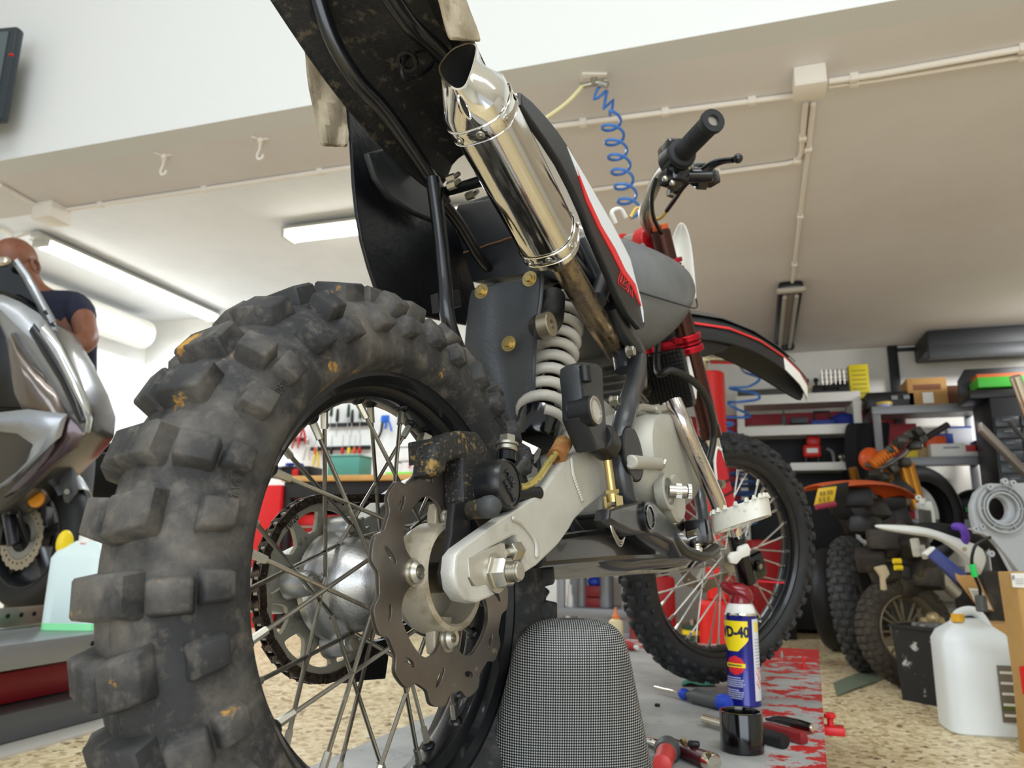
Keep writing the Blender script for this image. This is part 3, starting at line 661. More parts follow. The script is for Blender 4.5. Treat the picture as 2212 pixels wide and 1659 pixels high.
oR, oc = tipring(1); n_ = len(oR)
def matchring(c, a, ex=2.6):
    out = []
    for p in oR:
        d = p-oc; x, y = d.dot(mx), d.dot(my); t = math.atan2(y, x); cx, sy = math.cos(t), math.sin(t)
        q = (abs(cx)**ex+abs(sy)**ex)**(-1/ex); out.append(c+a*q*(mx*cx*.92+my*sy))
    return out
r1_, r2_ = matchring(m0-ax*.002, rM*1.02), matchring(m0-ax*.016, rM*1.0)
def lerp(A, B_, t): return [p+(q-p)*t for p, q in zip(A, B_)]
iR, _ = tipring(.86)
inn2 = [p+tipn*.005 for p in iR]
tip = G().loft([matchring(m0+ax*.004, rM*1.03), r1_, r2_, lerp(r2_, oR, .5), lerp(r2_, oR, .96), oR, lerp(oR, iR, .6)], cap=False).build('end_cap', chr_m, mf)
G().loft([lerp(oR, iR, .55), inn2, [oc+(p-oc)*.9+ax*.04 for p in iR]], cap=False).loft([[oc+(p-oc)*.9+ax*.04 for p in iR], [oc+(p-oc)*.3+ax*.042 for p in iR]]).build('baffle', mat('bore_black', '0a0908', .8), mf)  # near black inner wall: the dark inside the pipe is put into its colour
# oval port in the side of the cap
c = b(1003, 232, -.128); d = (m0-oc).normalized()
op = [c+(my*math.cos(t)*.0075+ax*math.sin(t)*(.0125))*1.0 for t in [2*PI*k/20 for k in range(20)]]
nn = (CAM-(BM @ c)).normalized(); nn = (BI.to_3x3() @ nn)
sf = c
g = G().tube([p for p in op], .0012, 6, 2, True); g.build('port_rim', chr_m, mf)
G().loft([[p+(c-p)*.06+V((0, .0005, 0)) for p in op], [p+(c-p)*.5+V((0, .004, 0)) for p in op]]).build('port', MATS['bore_black'], mf)  # shallow cup, the dark of the opening put into its colour
for c_, wd in ((m0+ax*.006, .018), (m1-ax*.010, .016)):
    g = G().loft([msec(c_-ax*wd/2, rM*1.025), msec(c_-ax*(wd/2-.001), rM*1.045), msec(c_+ax*(wd/2-.001), rM*1.045), msec(c_+ax*wd/2, rM*1.025)], cap=False)
    for s in (-1, 1): g.tube(msec(c_+ax*s*(wd/2-.001), rM*1.045, n=40), .0009, 5, 1, True)
    st = g.build('strap', chr_m, mf)
    for t in (math.radians(215), math.radians(262), math.radians(160), math.radians(300)):
        cx, sy = math.cos(t), math.sin(t); q = (abs(cx)**2.6+abs(sy)**2.6)**(-1/2.6)
        n0 = (mx*cx+my*sy).normalized(); p = c_+rM*1.045*q*(mx*cx*.92+my*sy)
        G().lathe([(0, .0028), (.0018, .003), (.0022, .0012), (.0042, .0008), (.0048, 0)], p, n0, 16).build('rivet', zinc, mf)
# lettering strip along the silencer: thin dark marks
def arc_on_muffler(x, y, z):
    t = math.radians(243)+y/.036; cx, sy = math.cos(t), math.sin(t); q = (abs(cx)**2.6+abs(sy)**2.6)**(-1/2.6)
    return m0+ax*(.075+x)+(rM*1.003+z)*q*(mx*cx*.92+my*sy)
# exhaust pipe
ex_m = mat('exhaust_steel', '7d7163', .26, .9, n=(12, '9a8668', .4, .6), dirt=(35, '3a2a1c', .5, .68))
EP = [b(1205, 548, -.09), b(1235, 600, -.088), b(1268, 655, -.085), b(1298, 708, -.08), b(1335, 765, -.06), b(1370, 820, -.02), b(1400, 850, .0)]
G().tube(EP, [.016, .0175, .0175, .017, .0165, .016, .015], 20).build('exhaust_pipe', ex_m, bike)
g = G(); c = b(1197, 543, -.092); g.cyl(c, c+ax*.02, .019, .0165, 28); g.build('pipe_joint', ex_m, bike)
# shock absorber
s0, s1 = b(1218, 662, -.02), b(1166, 915, -.02); sd = s1-s0
fx_ = frame_to(sd)
turns = 9.2; P = []
for i in range(int(turns*20)):
    t = i/(turns*20); a = 2*PI*turns*t; P.append(s0+sd*t+fx_ @ V((.0285*math.cos(a), .0285*math.sin(a), 0)))
sh = G().cyl(s0-sd*.12, s0-sd*.0, .026, n=32, bev=.003).cyl(s0-sd*.05, s1+sd*.05, .017, n=28).cyl(s1-sd*.06, s1+sd*.14, .031, .027, 32, .003).build('shock_absorber', black_gl, bike)
G().tube(P, .0076, 12, smooth=False).build('spring', mat('spring_cream', 'b8b2a6', .4, dirt=(40, '6a6052', .6, .8)), sh)
c = b(1168, 706, -.055); G().ring(c, (0, -1, 0), .006, .0165, .016, 32, .001).cyl(c+V((0, -.004, 0)), c+V((0, -.012, 0)), .0095, n=24).build('shock_eye', mat('eye_steel', 'a39a84', .4, .9), sh)
c = b(1190, 700, -.04); G().tube([b(1195, 640, -.04), b(1190, 690, -.045), b(1168, 706, -.05)], .017, 16).build('shock_mount', black_dirty, bike)
c = b(1160, 985, -.05); G().cyl(c+V((-.004, .02, .012)), c+V((0, 0, 0)), .011, n=6, bev=.001).build('linkage_bolt', steel, bike)
G().box(b(1225, 930, .0), (.05, .05, .06), bev=.01).build('linkage', mat('link_alu', '8d887c', .55, .5, dirt=(30, '5a4a35', .5, .7)), bike)
# main frame (right side tube, twin on the far side, cradle)
g = G()
rf = [b(x, y, -.098) for x, y in ((1322, 660), (1345, 712), (1366, 742), (1378, 775), (1372, 820), (1360, 870), (1346, 925), (1338, 985), (1344, 1045), (1356, 1095), (1385, 1140), (1440, 1178))]
rfo = [V((p.x, -.098 if k < 4 else (-.112 if k == 4 else -.132), p.z)) for k, p in enumerate([b(x, y, (-.098 if k < 4 else (-.112 if k == 4 else -.132))) for k, (x, y) in enumerate(((1322, 660), (1345, 712), (1366, 742), (1378, 775), (1372, 820), (1358, 870), (1344, 925), (1338, 985), (1344, 1045), (1358, 1095), (1385, 1140), (1440, 1178)))])]
g.tube(rfo, .0135, 16); g.tube([V((p.x, -p.y, p.z)) for p in rf], .0135, 14)
top = b(1440, 700, -.02)
g.tube([b(1230, 560, -.062), b(1290, 640, -.062), b(1330, 730, -.07), b(1345, 800, -.08)], .012, 14)
g.tube([b(1345, 712, -.095), b(1300, 620, -.08), b(1250, 520, -.062)], .011, 14)
hd0, hd1 = fk(.50, 0, -.0), fk(.69, 0, -.0)
g.cyl(hd0-FM.to_3x3() @ FA*.01, hd1, .026, n=28)
mid = rf[1].copy(); mid.y = 0
for s in (-1, 1):
    g.tube([hd1-V((.02, 0, .03)), V((.62, s*.075, .50)), V((.45, s*.09, .44)), V((.36, s*.095, .36))], .013, 14)
    g.tube([hd0, V((.86, s*.05, .30)), V((.80, s*.085, .10)), V((.72, s*.09, .03)), V((.60, s*.09, .014)), V((.45, s*.09, .010)), V((.32, s*.085, .012)), V((.27, s*.06, .06))], .0115, 14)
g.build('frame', mat('frame_dark_grey', '2b2d30', .35, coat=.2, dirt=(50, '4b4234', .66, .8)), bike)
for x, y in ((1324, 868), (1336, 942), (1358, 760)): c = b(x, y, -.118); G().cyl(c+V((0, .002, 0)), c, .009, n=20).cyl(c+V((0, .0005, 0)), c+V((0, -.009, 0)), .0072, n=6, bev=.001).build('frame_bolt', zinc, bike)
g = G(); plate(g, [(1178, 1172), (1260, 1158), (1340, 1148), (1440, 1155), (1500, 1175), (1500, 1196), (1330, 1200), (1180, 1212)], -.108, .16, .006); g.build('lower_rail', tubem, bike)
g = G().sheet([[V((x, y, z)) for y in (-.085, -.06, -.02, .02, .06, .085)] for x, z in ((.28, .010), (.40, -.003), (.55, -.006), (.66, -.001), (.74, .022), (.79, .06))], .004)
g.build('skid_plate', mat('skid_alu', 'a8a396', .5, .5, dirt=(20, '55493a', .5, .75)), bike)
# brake master cylinder and rod
mcm = mat('master_cyl_black', '202224', .38, bump=(400, .0003))
g = G(); plate(g, [(1258, 795), (1266, 790), (1294, 793), (1301, 800), (1303, 850), (1308, 905), (1312, 960), (1290, 962), (1276, 930), (1264, 900), (1262, 850), (1257, 812)], -.148, .026, .005)
mc = g.build('brake_master_cylinder', mcm, bike)
c = b(1262, 800, -.152); G().cyl(b(1262, 790, -.15), b(1266, 826, -.15), .0065, n=20, bev=.001).build('bleed_screw', black_pl, mc); g = G(); c2 = b(1274, 888, -.150)
g.cyl(c2+V((0, .02, 0)), c2+V((0, -.006, 0)), .0165, n=36, bev=.001); G().cyl(b(1290, 952, -.135), b(1298, 940, -.135)+V((.02, .0, .003)), .012, n=20).build('hose_port', black_pl, mc)
g.build('sight_housing', black_pl, mc); g = G(); g.cyl(b(1290, 945, -.136), b(1312, 965, -.136), .018, n=24, bev=.002); g.cyl(b(1308, 958, -.136), b(1312, 986, -.136), .0125, .010, 20, .001)
g.build('rod_boot', black_pl, mc)
G().ring(c2+V((0, -.006, 0)), (0, -1, 0), .0115, .0155, .002, 36, .0005).build('sight_ring', steel, mc)
G().cyl(c2+V((0, -.006, 0)), c2+V((0, -.007, 0)), .0117, n=32).build('sight_glass', mat('sight', 'a8a298', .25), mc)
r0, r1 = b(1311, 984, -.136), b(1322, 1062, -.136)
G().cyl(r0, r1, .0048, n=16).build('push_rod', gold, mc)
d = r1-r0
G().cyl(r1-d*.05, r1+d*.05, .0085, n=6).cyl(r1+d*.05, r1+d*.28, .0068, n=16).box(r1+d*.45+V((0, .007, 0)), (.014, .003, .026)).box(r1+d*.45+V((0, -.007, 0)), (.014, .003, .026)).cyl(r1+d*.52+V((0, .011, 0)), r1+d*.52+V((0, -.011, 0)), .005, n=16).build('clevis', gold, mc)
# brake pedal
g = G(); plate(g, [(1335, 1100), (1395, 1085), (1415, 1090), (1445, 1125), (1478, 1155), (1500, 1185), (1512, 1196), (1470, 1200), (1455, 1170), (1420, 1150), (1370, 1145), (1335, 1128), (1318, 1118), (1320, 1105)], -.150, .018, .003)
c = b(1404, 1117, -.155); g.cyl(c+V((0, .05, 0)), c, .019, n=32, bev=.001)
g.tube([b(1450, 1160, -.145), b(1480, 1190, -.15), b(1520, 1200, -.16), b(1545, 1185, -.165)], .008, 12)
bp = g.build('brake_pedal', mat('pedal_black', '131415', .32, coat=.2), bike)
G().ring(c+V((0, -.0002, 0)), (0, -1, 0), .0125, .0145, .0012, 32).build('pivot_cap', black_gl, bp)
g = G()
P0 = b(1322, 1112, -.14)
for k in range(3): g.tube([P0+V((-.006-.002*k, 0, .006)), P0+V((-.010, -.002, -.012-.003*k)), P0+V((.004, -.004, -.028-.003*k)), P0+V((.02, -.004, -.024))], .0012, 6)
g.build('return_spring', steel, bp)
# engine: cases, clutch cover, kick shaft
eng_m = mat('engine_cast', 'b9b6aa', .5, .35, n=(4, 'a5a296', .4, .7), dirt=(30, '7d705a', .62, .85), bump=(500, .0005))
EC = [(1358, 925), (1366, 902), (1385, 893), (1425, 893), (1462, 898), (1473, 925), (1486, 975), (1494, 1030), (1490, 1075), (1472, 1102), (1440, 1112), (1405, 1112), (1380, 1090), (1366, 1050), (1358, 1000), (1355, 960)]
g = G(); plate(g, EC, -.118, .05, .006)
pc = [b(x, y, -.118) for x, y in EC]; cn = sum(pc, V((0, 0, 0)))/len(pc)
sp_ = spline(pc, 3, True)
rings = [[V((cn.x+(p.x-cn.x)*k+dx_, y_, cn.z+(p.z-cn.z)*k+dz_)) for p in sp_] for k, y_, dx_, dz_ in ((.97, -.110, 0, 0), (.96, -.122, 0, 0), (.88, -.138, -.003, .003), (.80, -.146, -.006, .006), (.62, -.149, -.010, .01), (.3, -.150, -.010, .01))]
g.loft(rings)
g.cyl(V((.42, .10, .14)), V((.42, -.07, .14)), .10, n=40, bev=.01); g.box((.52, 0, .09), (.26, .15, .15), bev=.02)
c = b(1432, 1078, -.13); g.cyl(c+V((0, .03, 0)), c+V((0, -.022, 0)), .037, .033, 36, .004)
c = b(1440, 1062, -.15); g.ring(c+V((0, .01, 0)), (0, -1, 0), .018, .024, .014, 32, .001)
t0, t1 = b(1362, 998, -.150), b(1428, 1002, -.150); g.cyl(t0, t1, .0085, .0075, 24, .002)
en = g.build('engine', eng_m, bike, smooth=35)
c = b(1428, 1002, -.152); G().cyl(c, b(1436, 1006, -.156), .0085, n=6, bev=.001).build('case_bolt', zinc, en)
k0, k1 = b(1445, 1060, -.152), b(1494, 1062, -.178)
d = k1-k0; g = G().cyl(k0, k0+d*.75, .0092, n=28).cyl(k0+d*.75, k0+d*.8, .0072, n=24).cyl(k0+d*.8, k1, .0095, n=30, bev=.001)
fm = frame_to(d)
for i in range(24):
    a = 2*PI*i/24; o_ = fm @ V((.0093*math.cos(a), .0093*math.sin(a), 0)); g.cyl(k0+d*.3+o_, k0+d*.55+o_, .0007, n=5); g.cyl(k0+d*.82+o_, k1-d*.02+o_, .0007, n=5)
g.build('kick_shaft', steel, en)
c = b(1370, 980, -.146); G().cyl(c+V((0, .03, 0)), c+V((0, .004, 0)), .027, n=36).cyl(c+V((0, .004, 0)), c, .034, n=40, bev=.003).cyl(c+V((0, .0302, 0)), c+V((0, .02, 0)), .030, n=32).build('rubber_plug', black_pl, en)
g = G()
for k in range(3): p_ = b(1479+k*5, 1020+k*3, -.1195); g.tube([p_+V((.002, -.001, .007)), p_+V((-.002, -.001, 0)), p_+V((.002, -.001, -.006))], .0008, 5, smooth=False)
g.build('red_mark', MATS['red_decal'], en)
# cylinder + fins above the cases
g = G()
cy0 = V((.60, 0, .18)); cyd = V((.25, 0, 1)).normalized()
for k in range(9):
    g.box(cy0+cyd*(.015*k), (.11-.002*k, .12, .004), frame_to(cyd), .0015)
g.cyl(cy0, cy0+cyd*.15, .045, n=28); g.box(cy0+cyd*.165, (.10, .11, .05), frame_to(cyd), .01); g.build('cylinder', mat('cylinder_grey', '6f6c66', .5, .4, dirt=(30, '4a4033', .55, .8)), en)
# clutch arm and cable
g = G().tube([b(1362, 888, -.12), b(1385, 880, -.12), b(1420, 884, -.12), b(1448, 878, -.12)], .0055, 12); c = b(1425, 884, -.128); g.cyl(c, c+V((0, .01, 0)), .008, n=20); g.box(b(1440, 880, -.12), (.02, .008, .012), bev=.002)
g.build('clutch_arm', alu, bike)
g = G().cyl(b(1352, 884, -.115), b(1380, 890, -.115), .009, n=20); g.build('clutch_barrel', steel, bike)
# kick lever (chrome)
KL = [b(1455, 868, -.150), b(1475, 915, -.160), b(1500, 975, -.165), b(1528, 1035, -.168), b(1550, 1085, -.170), b(1556, 1118, -.168)]
G().tube(KL, [.0125, .0125, .0122, .0125, .012, .011], 22).build('kick_lever', mat('lever_chrome', 'd0cac4', .14, 1, n=(8, 'b9a9a4', .5, .7)), bike)
g = G()
for k in range(5): c = b(1505+k*3.4, 968+k*9, -.1782); g.box(c, (.012, .0006, .002), Matrix.Rotation(.2, 3, 'Y'))
g.cyl(b(1552, 1046, -.165), b(1560, 1046, -.168), .007, n=12); g.build('lever_marks', steel, bike)
# footpeg
q = lambda x, y: bx(x, y, .50)
pr_ = [q(1533, 1146), q(1540, 1124), q(1560, 1108), q(1600, 1096), q(1635, 1089), q(1660, 1084), q(1667, 1098), q(1640, 1108), q(1600, 1118), q(1565, 1132), q(1548, 1152)]
T0, T1 = q(1540, 1132), q(1662, 1090)
g = G(); dY = (T1-T0); nrm_ = V((0, 0, 1))
outl = []
for k in range(40):
    t = 2*PI*k/40; cx, sy = math.cos(t), math.sin(t); outl.append((T0+dY*.5)+dY*.5*(abs(cx)**.8*(1 if cx > 0 else -1))+V((.024*abs(sy)**.7*(1 if sy > 0 else -1), 0, 0)))
inn_ = [(T0+dY*.5)+(p-(T0+dY*.5))*.8 for p in outl]
up_ = V((0, 0, .023))
g.loft([[p-up_*.6 for p in outl], [p+up_*.5 for p in outl], [p+up_*.5 for p in inn_], [p-up_*.6 for p in inn_]], cap=False, closed=True)
for k in range(40):
    p = outl[k]; 
    if k % 2 == 0: g.lathe([(.0045, 0), (.002, .006), (0, .0065)], p*.96+((T0+dY*.5))*.04+up_*.45, (0, 0, 1), 6)
for s in (.3, .5, .7): g.box(T0+dY*s, (.04, .004, .012))
pg = g.build('footpeg', mat('peg_cream', 'c9c5b8', .5, .3, dirt=(50, '8a7f6a', .55, .75)), bike)
g = G().box(q(1510, 1150)+V((0, .0, .0)), (.035, .03, .034), bev=.003).tube([q(1470, 1185), q(1500, 1180), q(1530, 1160)], .009, 12).build('peg_bracket', tubem, pg)
c0, c1 = q(1500, 1165)+V((-.02, 0, 0)), q(1520, 1160)+V((-.02, 0, 0))
G().cyl(c0, c1, .012, n=24).sphere(q(1508, 1172)+V((-.022, -.004, -.01)), .007).build('peg_pivot', chrome, pg)
# fuel tank
tank_m = mat('tank_grey', '6f7172', .45, n=(6, '5b5d5e', .35, .65), bump=(200, .0004))
TS = [  # x, zc, half height, half width, bulge offset
 (.40, .455, .03, .045), (.43, .450, .060, .075), (.49, .445, .088, .110), (.56, .447, .100, .133), (.63, .455, .104, .145), (.70, .470, .098, .150), (.76, .490, .084, .142), (.80, .510, .058, .118), (.825, .525, .03, .07)]
rings = []
for x, zc, hh, hw in TS:
    ring_ = []
    for k in range(28):
        t = 2*PI*k/28; cx, sy = math.cos(t), math.sin(t)
        y = hw*abs(cx)**.75*(1 if cx > 0 else -1); z = zc+hh*abs(sy)**.85*(1 if sy > 0 else -1)
        if sy < 0: y *= 1-.25*(-sy)
        ring_.append(V((x, y, z)))
    rings.append(ring_)
tk = G().loft(rings).build('fuel_tank', tank_m, bike, sub=1)
c = b(1390, 540, -.10); G().cyl(c, c+V((0, -.006, .003)), .011, n=24, bev=.001).build('tank_boss', MATS['tank_grey'], tk)
g = G().tube([V((.50, -.108, .415)), V((.60, -.140, .418)), V((.70, -.147, .438)), V((.77, -.133, .480))], .0016, 6); g.build('seam', mat('tank_seam', '2a2b2d', .5), tk)
# radiator
g = G().box((.81, -.045, .345), (.03, .09, .11), Matrix.Rotation(-.4, 3, 'Y'), .004)
for k in range(14):
    p_ = V((.805-.0032*k, -.092, .30+.007*k)); g.cyl(p_, p_+V((0, .095, 0)), .0012, n=5); p_ = V((.805, -.092+.007*k, .30)); g.cyl(p_, p_+V((-.042, 0, .092)), .0012, n=5)
g.build('radiator', black_pl, bike)
# ------------------------------------------------------------------ front end
F3 = FM.to_3x3()
for s in (-1, 1):
    y = s*.092
    g = G().cyl(fk(.055, y), fk(.31, y), .0150, n=28); g.build('fork_inner_tube', chrome, bike)
    g = G().cyl(fk(.30, y), fk(.50, y), .0215, n=28, bev=.001).cyl(fk(.50, y), fk(.745, y), .0205, n=28, bev=.001).cyl(fk(.295, y), fk(.32, y), .023, n=28, bev=.002)
    g.build('fork_outer_tube', mat('fork_bronze', '4a2f2a', .25, .8), bike)
    g = G().cyl(fk(-.045, y), fk(.07, y), .021, .019, 28, .004).box(fr(0, y, -.005), (.055, .03, .06), FM.to_3x3() @ Matrix.Rotation(-RAKE, 3, 'Y'), .008)
    g.ring(fr(0, y-.018*1, 0), F3 @ V((0, -1, 0)), .006, .0125, .006, 28)
    g.build('fork_lug', black_gl, bike)
# brake-side bracket (white) on the right leg
g = G().poly([fb(*p, -.118) for p in ((1598, 1182), (1616, 1175), (1622, 1186), (1620, 1200), (1603, 1206), (1592, 1219), (1580, 1217), (1576, 1205), (1582, 1194), (1596, 1192))], F3 @ V((0, .008, 0)), .0015)
g.build('fork_bracket', white_pl, bike)
# fork guards
g = G(); G_ = [fb(*p, -.122) for p in ((1548, 966), (1557, 970), (1568, 1005), (1585, 1070), (1600, 1120), (1590, 1150), (1575, 1110), (1556, 1050), (1546, 1010))]
g.poly(G_, F3 @ V((0, .004, 0)), .0008); fg = g.build('fork_guard', mat('guard_red', 'b81c2c', .35), bike)
g = G().tube([fb(*p, -.123) for p in ((1548, 1040), (1544, 1000), (1548, 968), (1558, 972))], .003, 8); g.build('guard_edge', white_pl, fg)
g = G()
for y_ in (1035, 1060): g.tube([fb(1557+(y_-1035)*.3, y_+12, -.1235), fb(1578+(y_-1035)*.3, y_, -.1235)], .0022, 6, smooth=False)
g.build('guard_stripe', black_pl, fg)
g = G().poly([fb(*p, -.105) for p in ((1486, 768), (1502, 768), (1508, 800), (1506, 862), (1497, 868), (1490, 830))], F3 @ V((0, .02, 0)), .003); g.build('upper_fork_guard', white_pl, bike)
# clamps
def clamp(s0, th, name, m):
    g = G()
    for s in (-1, 1):
        for kk in ((0, .35, .03), (.42, .6, .027), (.66, 1, .03)): g.cyl(fk(s0+th*kk[0], s*.092), fk(s0+th*kk[1], s*.092), kk[2], n=36, bev=.0015)
    c = (fk(s0, 0)+fk(s0+th, 0))/2
    g.box(c, (.045, .17, th*.8), F3 @ Matrix.Rotation(-RAKE, 3, 'Y'), .006); g.cyl(fk(s0, 0, -.03), fk(s0+th, 0, -.03), .028, n=28, bev=.002)
    return g.build(name, m, bike)
clamp(.485, .038, 'triple_clamp', red_an)
tcl = clamp(.655, .028, 'triple_clamp', red_an)
for s in (-1, 1):
    G().cyl(fk(.745, s*.092), fk(.757, s*.092), .019, n=6, bev=.002).build('fork_cap', mat('orange_anodised', 'd9663a', .3, .5), tcl)
    g = G().box(fk(.705, s*.045, -.0), (.05, .034, .07), F3 @ Matrix.Rotation(-RAKE, 3, 'Y'), .005).cyl(fk(.735, s*.062, -.0), fk(.735, s*.028, -.0), .027, n=28, bev=.003)
    g.build('bar_clamp', red_pl, tcl)
# handlebar: centre, rise, grips
hb0 = fk(.745, 0)
ge, gi = fb(1539, 262, -.395), fb(1470, 334, -.285)
def mir(p): q_ = FI @ p; q_.y = -q_.y; return FM @ q_
rs = fb(1428, 372, -.20)
bar = [hb0, fk(.745, -.05), fk(.752, -.085), fk(.79, -.13, -.002), rs, gi, ge]
bar = [hb0+(fk(.745, -.05)-hb0)*0, fk(.745, -.06), fb(1392, 462, -.105), fb(1410, 410, -.15), fb(1432, 368, -.20), gi, ge]
full = [mir(p) for p in bar[:0:-1]]+bar
G().tube(full, .0125, 18, 5).build('handlebar', mat('bar_alu', 'b9b6ae', .28, .9), bike)
for s, (e, i_) in enumerate(((ge, gi), (mir(ge), mir(gi)))):
    d = (e-i_).normalized(); L_ = (e-i_).length
    g = G().lathe([(.0095, L_+.004), (.0195, L_+.004), (.0205, L_+.001), (.0205, L_-.004), (.0170, L_-.008), (.0165, L_*.6), (.0172, L_*.3), (.0175, .012), (.025, .010), (.0265, .004), (.0265, .0), (.012, .0), (.0095, L_-.01)], i_, d, 36, closed=True)
    for k in range(10): g.ring(i_+d*(L_*.18+k*L_*.07), d, .016, .0177, .0012, 30)
    gp = g.build('grip', mat('grip_rubber', '1c1d1f', .6, bump=(300, .0006)), bike)
    G().ring(e-d*.012, d, .0065, .0093, .012, 24).build('bar_end', steel, gp)
d = (ge-gi).normalized()
hp = gi-d*.012
g = G().cyl(gi-d*.034, gi+d*.004, .0285, .027, 30, .003).box(gi-d*.016+V((0, 0, .012)), (.05, .034, .05), frame_to(d), .006).box(gi-d*.02+V((0, 0, -.03)), (.035, .03, .03), frame_to(d), .006)
g.build('throttle_housing', black_gl, bike)
g = G()
for x, y, r_ in ((1440, 385, .013), (1455, 395, .012), (1470, 372, .013), (1485, 375, .014), (1500, 380, .014), (1512, 365, .012), (1525, 378, .015), (1535, 385, .014), (1515, 396, .011), (1462, 380, .012)):
    c = fb(x, y, -.27); g.box(c, (r_*1.8, r_*1.9, r_*1.6), Matrix.Rotation(x*.1, 3, 'Z') @ Matrix.Rotation(y*.2, 3, 'Y'), .003)
g.cyl(fb(1435, 378, -.25), fb(1540, 378, -.30), .013, n=24, bev=.002)
lv_ = g.build('front_brake_master', mat('lever_black', '101113', .22, coat=.3), bike)
G().tube([fb(1515, 375, -.29), fb(1540, 355, -.31), fb(1560, 348, -.33), fb(1585, 345, -.36)], [.009, .0075, .006, .0055], 14).sphere(fb(1594, 342, -.37), .0085).build('brake_lever', MATS['lever_black'], lv_)
for x, y in ((1487, 362), (1437, 386), (1452, 395), (1503, 368)): c = fb(x, y, -.285); G().sphere(c, .0055, n=10, m=8).build('lever_screw', zinc, lv_)
# cables
G().tube([fb(1418, 385, -.2), fb(1408, 425, -.18), fb(1412, 470, -.14), fb(1432, 510, -.1), fb(1445, 540, -.06)], .0042, 10).build('throttle_cable', black_pl, bike)
G().tube([fb(1495, 385, -.27), fb(1475, 405, -.25), fb(1458, 430, -.2), fb(1440, 455, -.15)], .0045, 10).build('brake_line', black_pl, bike)
G().tube([fb(1445, 450, -.15), fb(1428, 470, -.12), fb(1410, 475, -.08)], .0035, 10).build('yellow_tube', mat('yellow_hose', 'cfb15a', .4), bike)
G().tube([fb(1455, 410, -.22), fb(1448, 420, -.22), fb(1452, 400, -.22)], .008, 10).build('cable_adjuster', steel, bike)
G().tube([V((.90, -.02, .50)), b(1420, 800, -.06), b(1450, 800, -.09), b(1490, 818, -.11), b(1520, 850, -.12), b(1538, 900, -.12), b(1541, 950, -.11), b(1530, 1005, -.10)], .0065, 12).build('front_brake_hose', mat('hose_dark', '1d1c19', .5), bike)
G().tube([fb(1330, 482, .03), fb(1322, 458, .03), fb(1340, 452, .03), fb(1352, 470, .03)], .005, 10).build('white_tube', white_pl, bike)
G().tube([fb(1362, 470, .0), fb(1375, 450, .0), fb(1392, 455, -.02), fb(1397, 468, -.03)], .004, 10).build('cable_loop', MATS['yellow_hose'], bike)
# number plate
grid = []
for y0, xl, xr in ((480, 1467, 1478), (500, 1455, 1488), (530, 1446, 1495), (570, 1440, 1499), (610, 1445, 1503), (650, 1460, 1506)):
    grid.append([fbx(xl+(xr-xl)*t/5, y0+(4 if t in (0, 5) else 0), .055-.018*abs(t-2.5)) for t in range(6)])
G().sheet(grid, .004).build('number_plate', mat('plate_white', 'e6e4dc', .4), bike, sub=1)
# front fender
FR0 = FI @ fk(.47, 0)
stations = [(-.20, .050, .040), (-.10, .095, .055), (0, .118, .066), (.10, .124, .070), (.20, .114, .066), (.29, .092, .056), (.36, .066, .042), (.41, .042, .022), (.43, .032, .006)]
FZ = (FI @ fb(1560, 715, 0)); 
grid = []
for dx_, dz_, hw in stations:
    zc = FR0.z-.0+dz_; x_ = FR0.x+.03+dx_
    grid.append([fr(x_, hw*u, zc-.055*u*u*(1.25 if abs(u) > .9 else 1)) for u in (-1, -.85, -.5, 0, .5, .85, 1)])
ff = G().sheet(grid, .004).build('front_fender', mat('front_fender_black', '1b1c1e', .45, dirt=(20, '3a2e24', .55, .8)), bike, sub=1)
g = G().sheet([[p+F3 @ V((0, 0, .0035)) for p in r_[:2]] for r_ in grid[5:9]], .002); g.build('fender_white_edge', white_pl, ff)
g = G().sheet([[r_[1]+F3 @ V((0, 0, .0045)), r_[1]+(r_[2]-r_[1])*.18+F3 @ V((0, 0, .0045))] for r_ in grid[2:8]], .002); g.build('fender_red_line', MATS['red_decal'], ff)
g = G().sheet([[p+F3 @ V((0, 0, .005)) for p in r_[2:5]] for r_ in grid[2:7]], .002); g.build('fender_top', mat('fender_grey', '4a4c4e', .4), ff)
G().poly([fb(x, y, -.055) for x, y in ((1503, 712), (1530, 706), (1572, 716), (1590, 745), (1560, 762), (1520, 772), (1500, 755))], F3 @ V((0, .11, 0)), .006).build('fender_mount', MATS['front_fender_black'], ff)
# front wheel
kf = []
NF = 26
for i in range(NF):
    th = 2*PI*i/NF; dd = PI/NF
    for s in (-1, 1): kf += [(th, s*.32, .014, .013, .010, 0), (th+dd, s*.85, .014, .012, .010, 0), (th, s*1.30, .013, .012, .009, 0), (th+dd, s*1.42, .010, .008, .006, 0)]
    kf += [(th+dd, 0, .013, .018, .010, 0)]
ft_m = mat('front_tyre_rubber', '2a2a2b', .65, n=(14, '1b1b1c', .4, .65), bump=(150, .0005))
make_tyre('tyre', FM, .245, .037, .033, .225, .025, kf, ft_m, bike, 96)
fs_m = mat('front_spoke', 'bdb9b0', .4, .8)
rim(FM, .231, .026, .207, bike, 36, .026, (.028, .028), smat=fs_m, spr=.0021, twist=66, cone=.004)
g = G().lathe([(0, -.034), (.030, -.034), (.031, -.024), (.019, -.016), (.017, 0), (.019, .016), (.031, .024), (.030, .034), (0, .034)], (0, 0, 0), (0, 1, 0), 36); bmesh.ops.transform(g.bm, matrix=FM, verts=g.bm.verts)
fh = g.build('hub', alu, bike)
G().cyl(fr(0, -.115, 0), fr(0, .115, 0), .0075, n=20).ring(fr(0, -.034, 0), F3 @ V((0, -1, 0)), .009, .013, .055, 24).ring(fr(0, .034, 0), F3 @ V((0, 1, 0)), .009, .013, .055, 24).build('axle', steel, bike)
lobes = [pol(.093+.003*math.tanh(2.4*math.cos(10*t)), t) for t in [2*PI*k/160 for k in range(160)]]
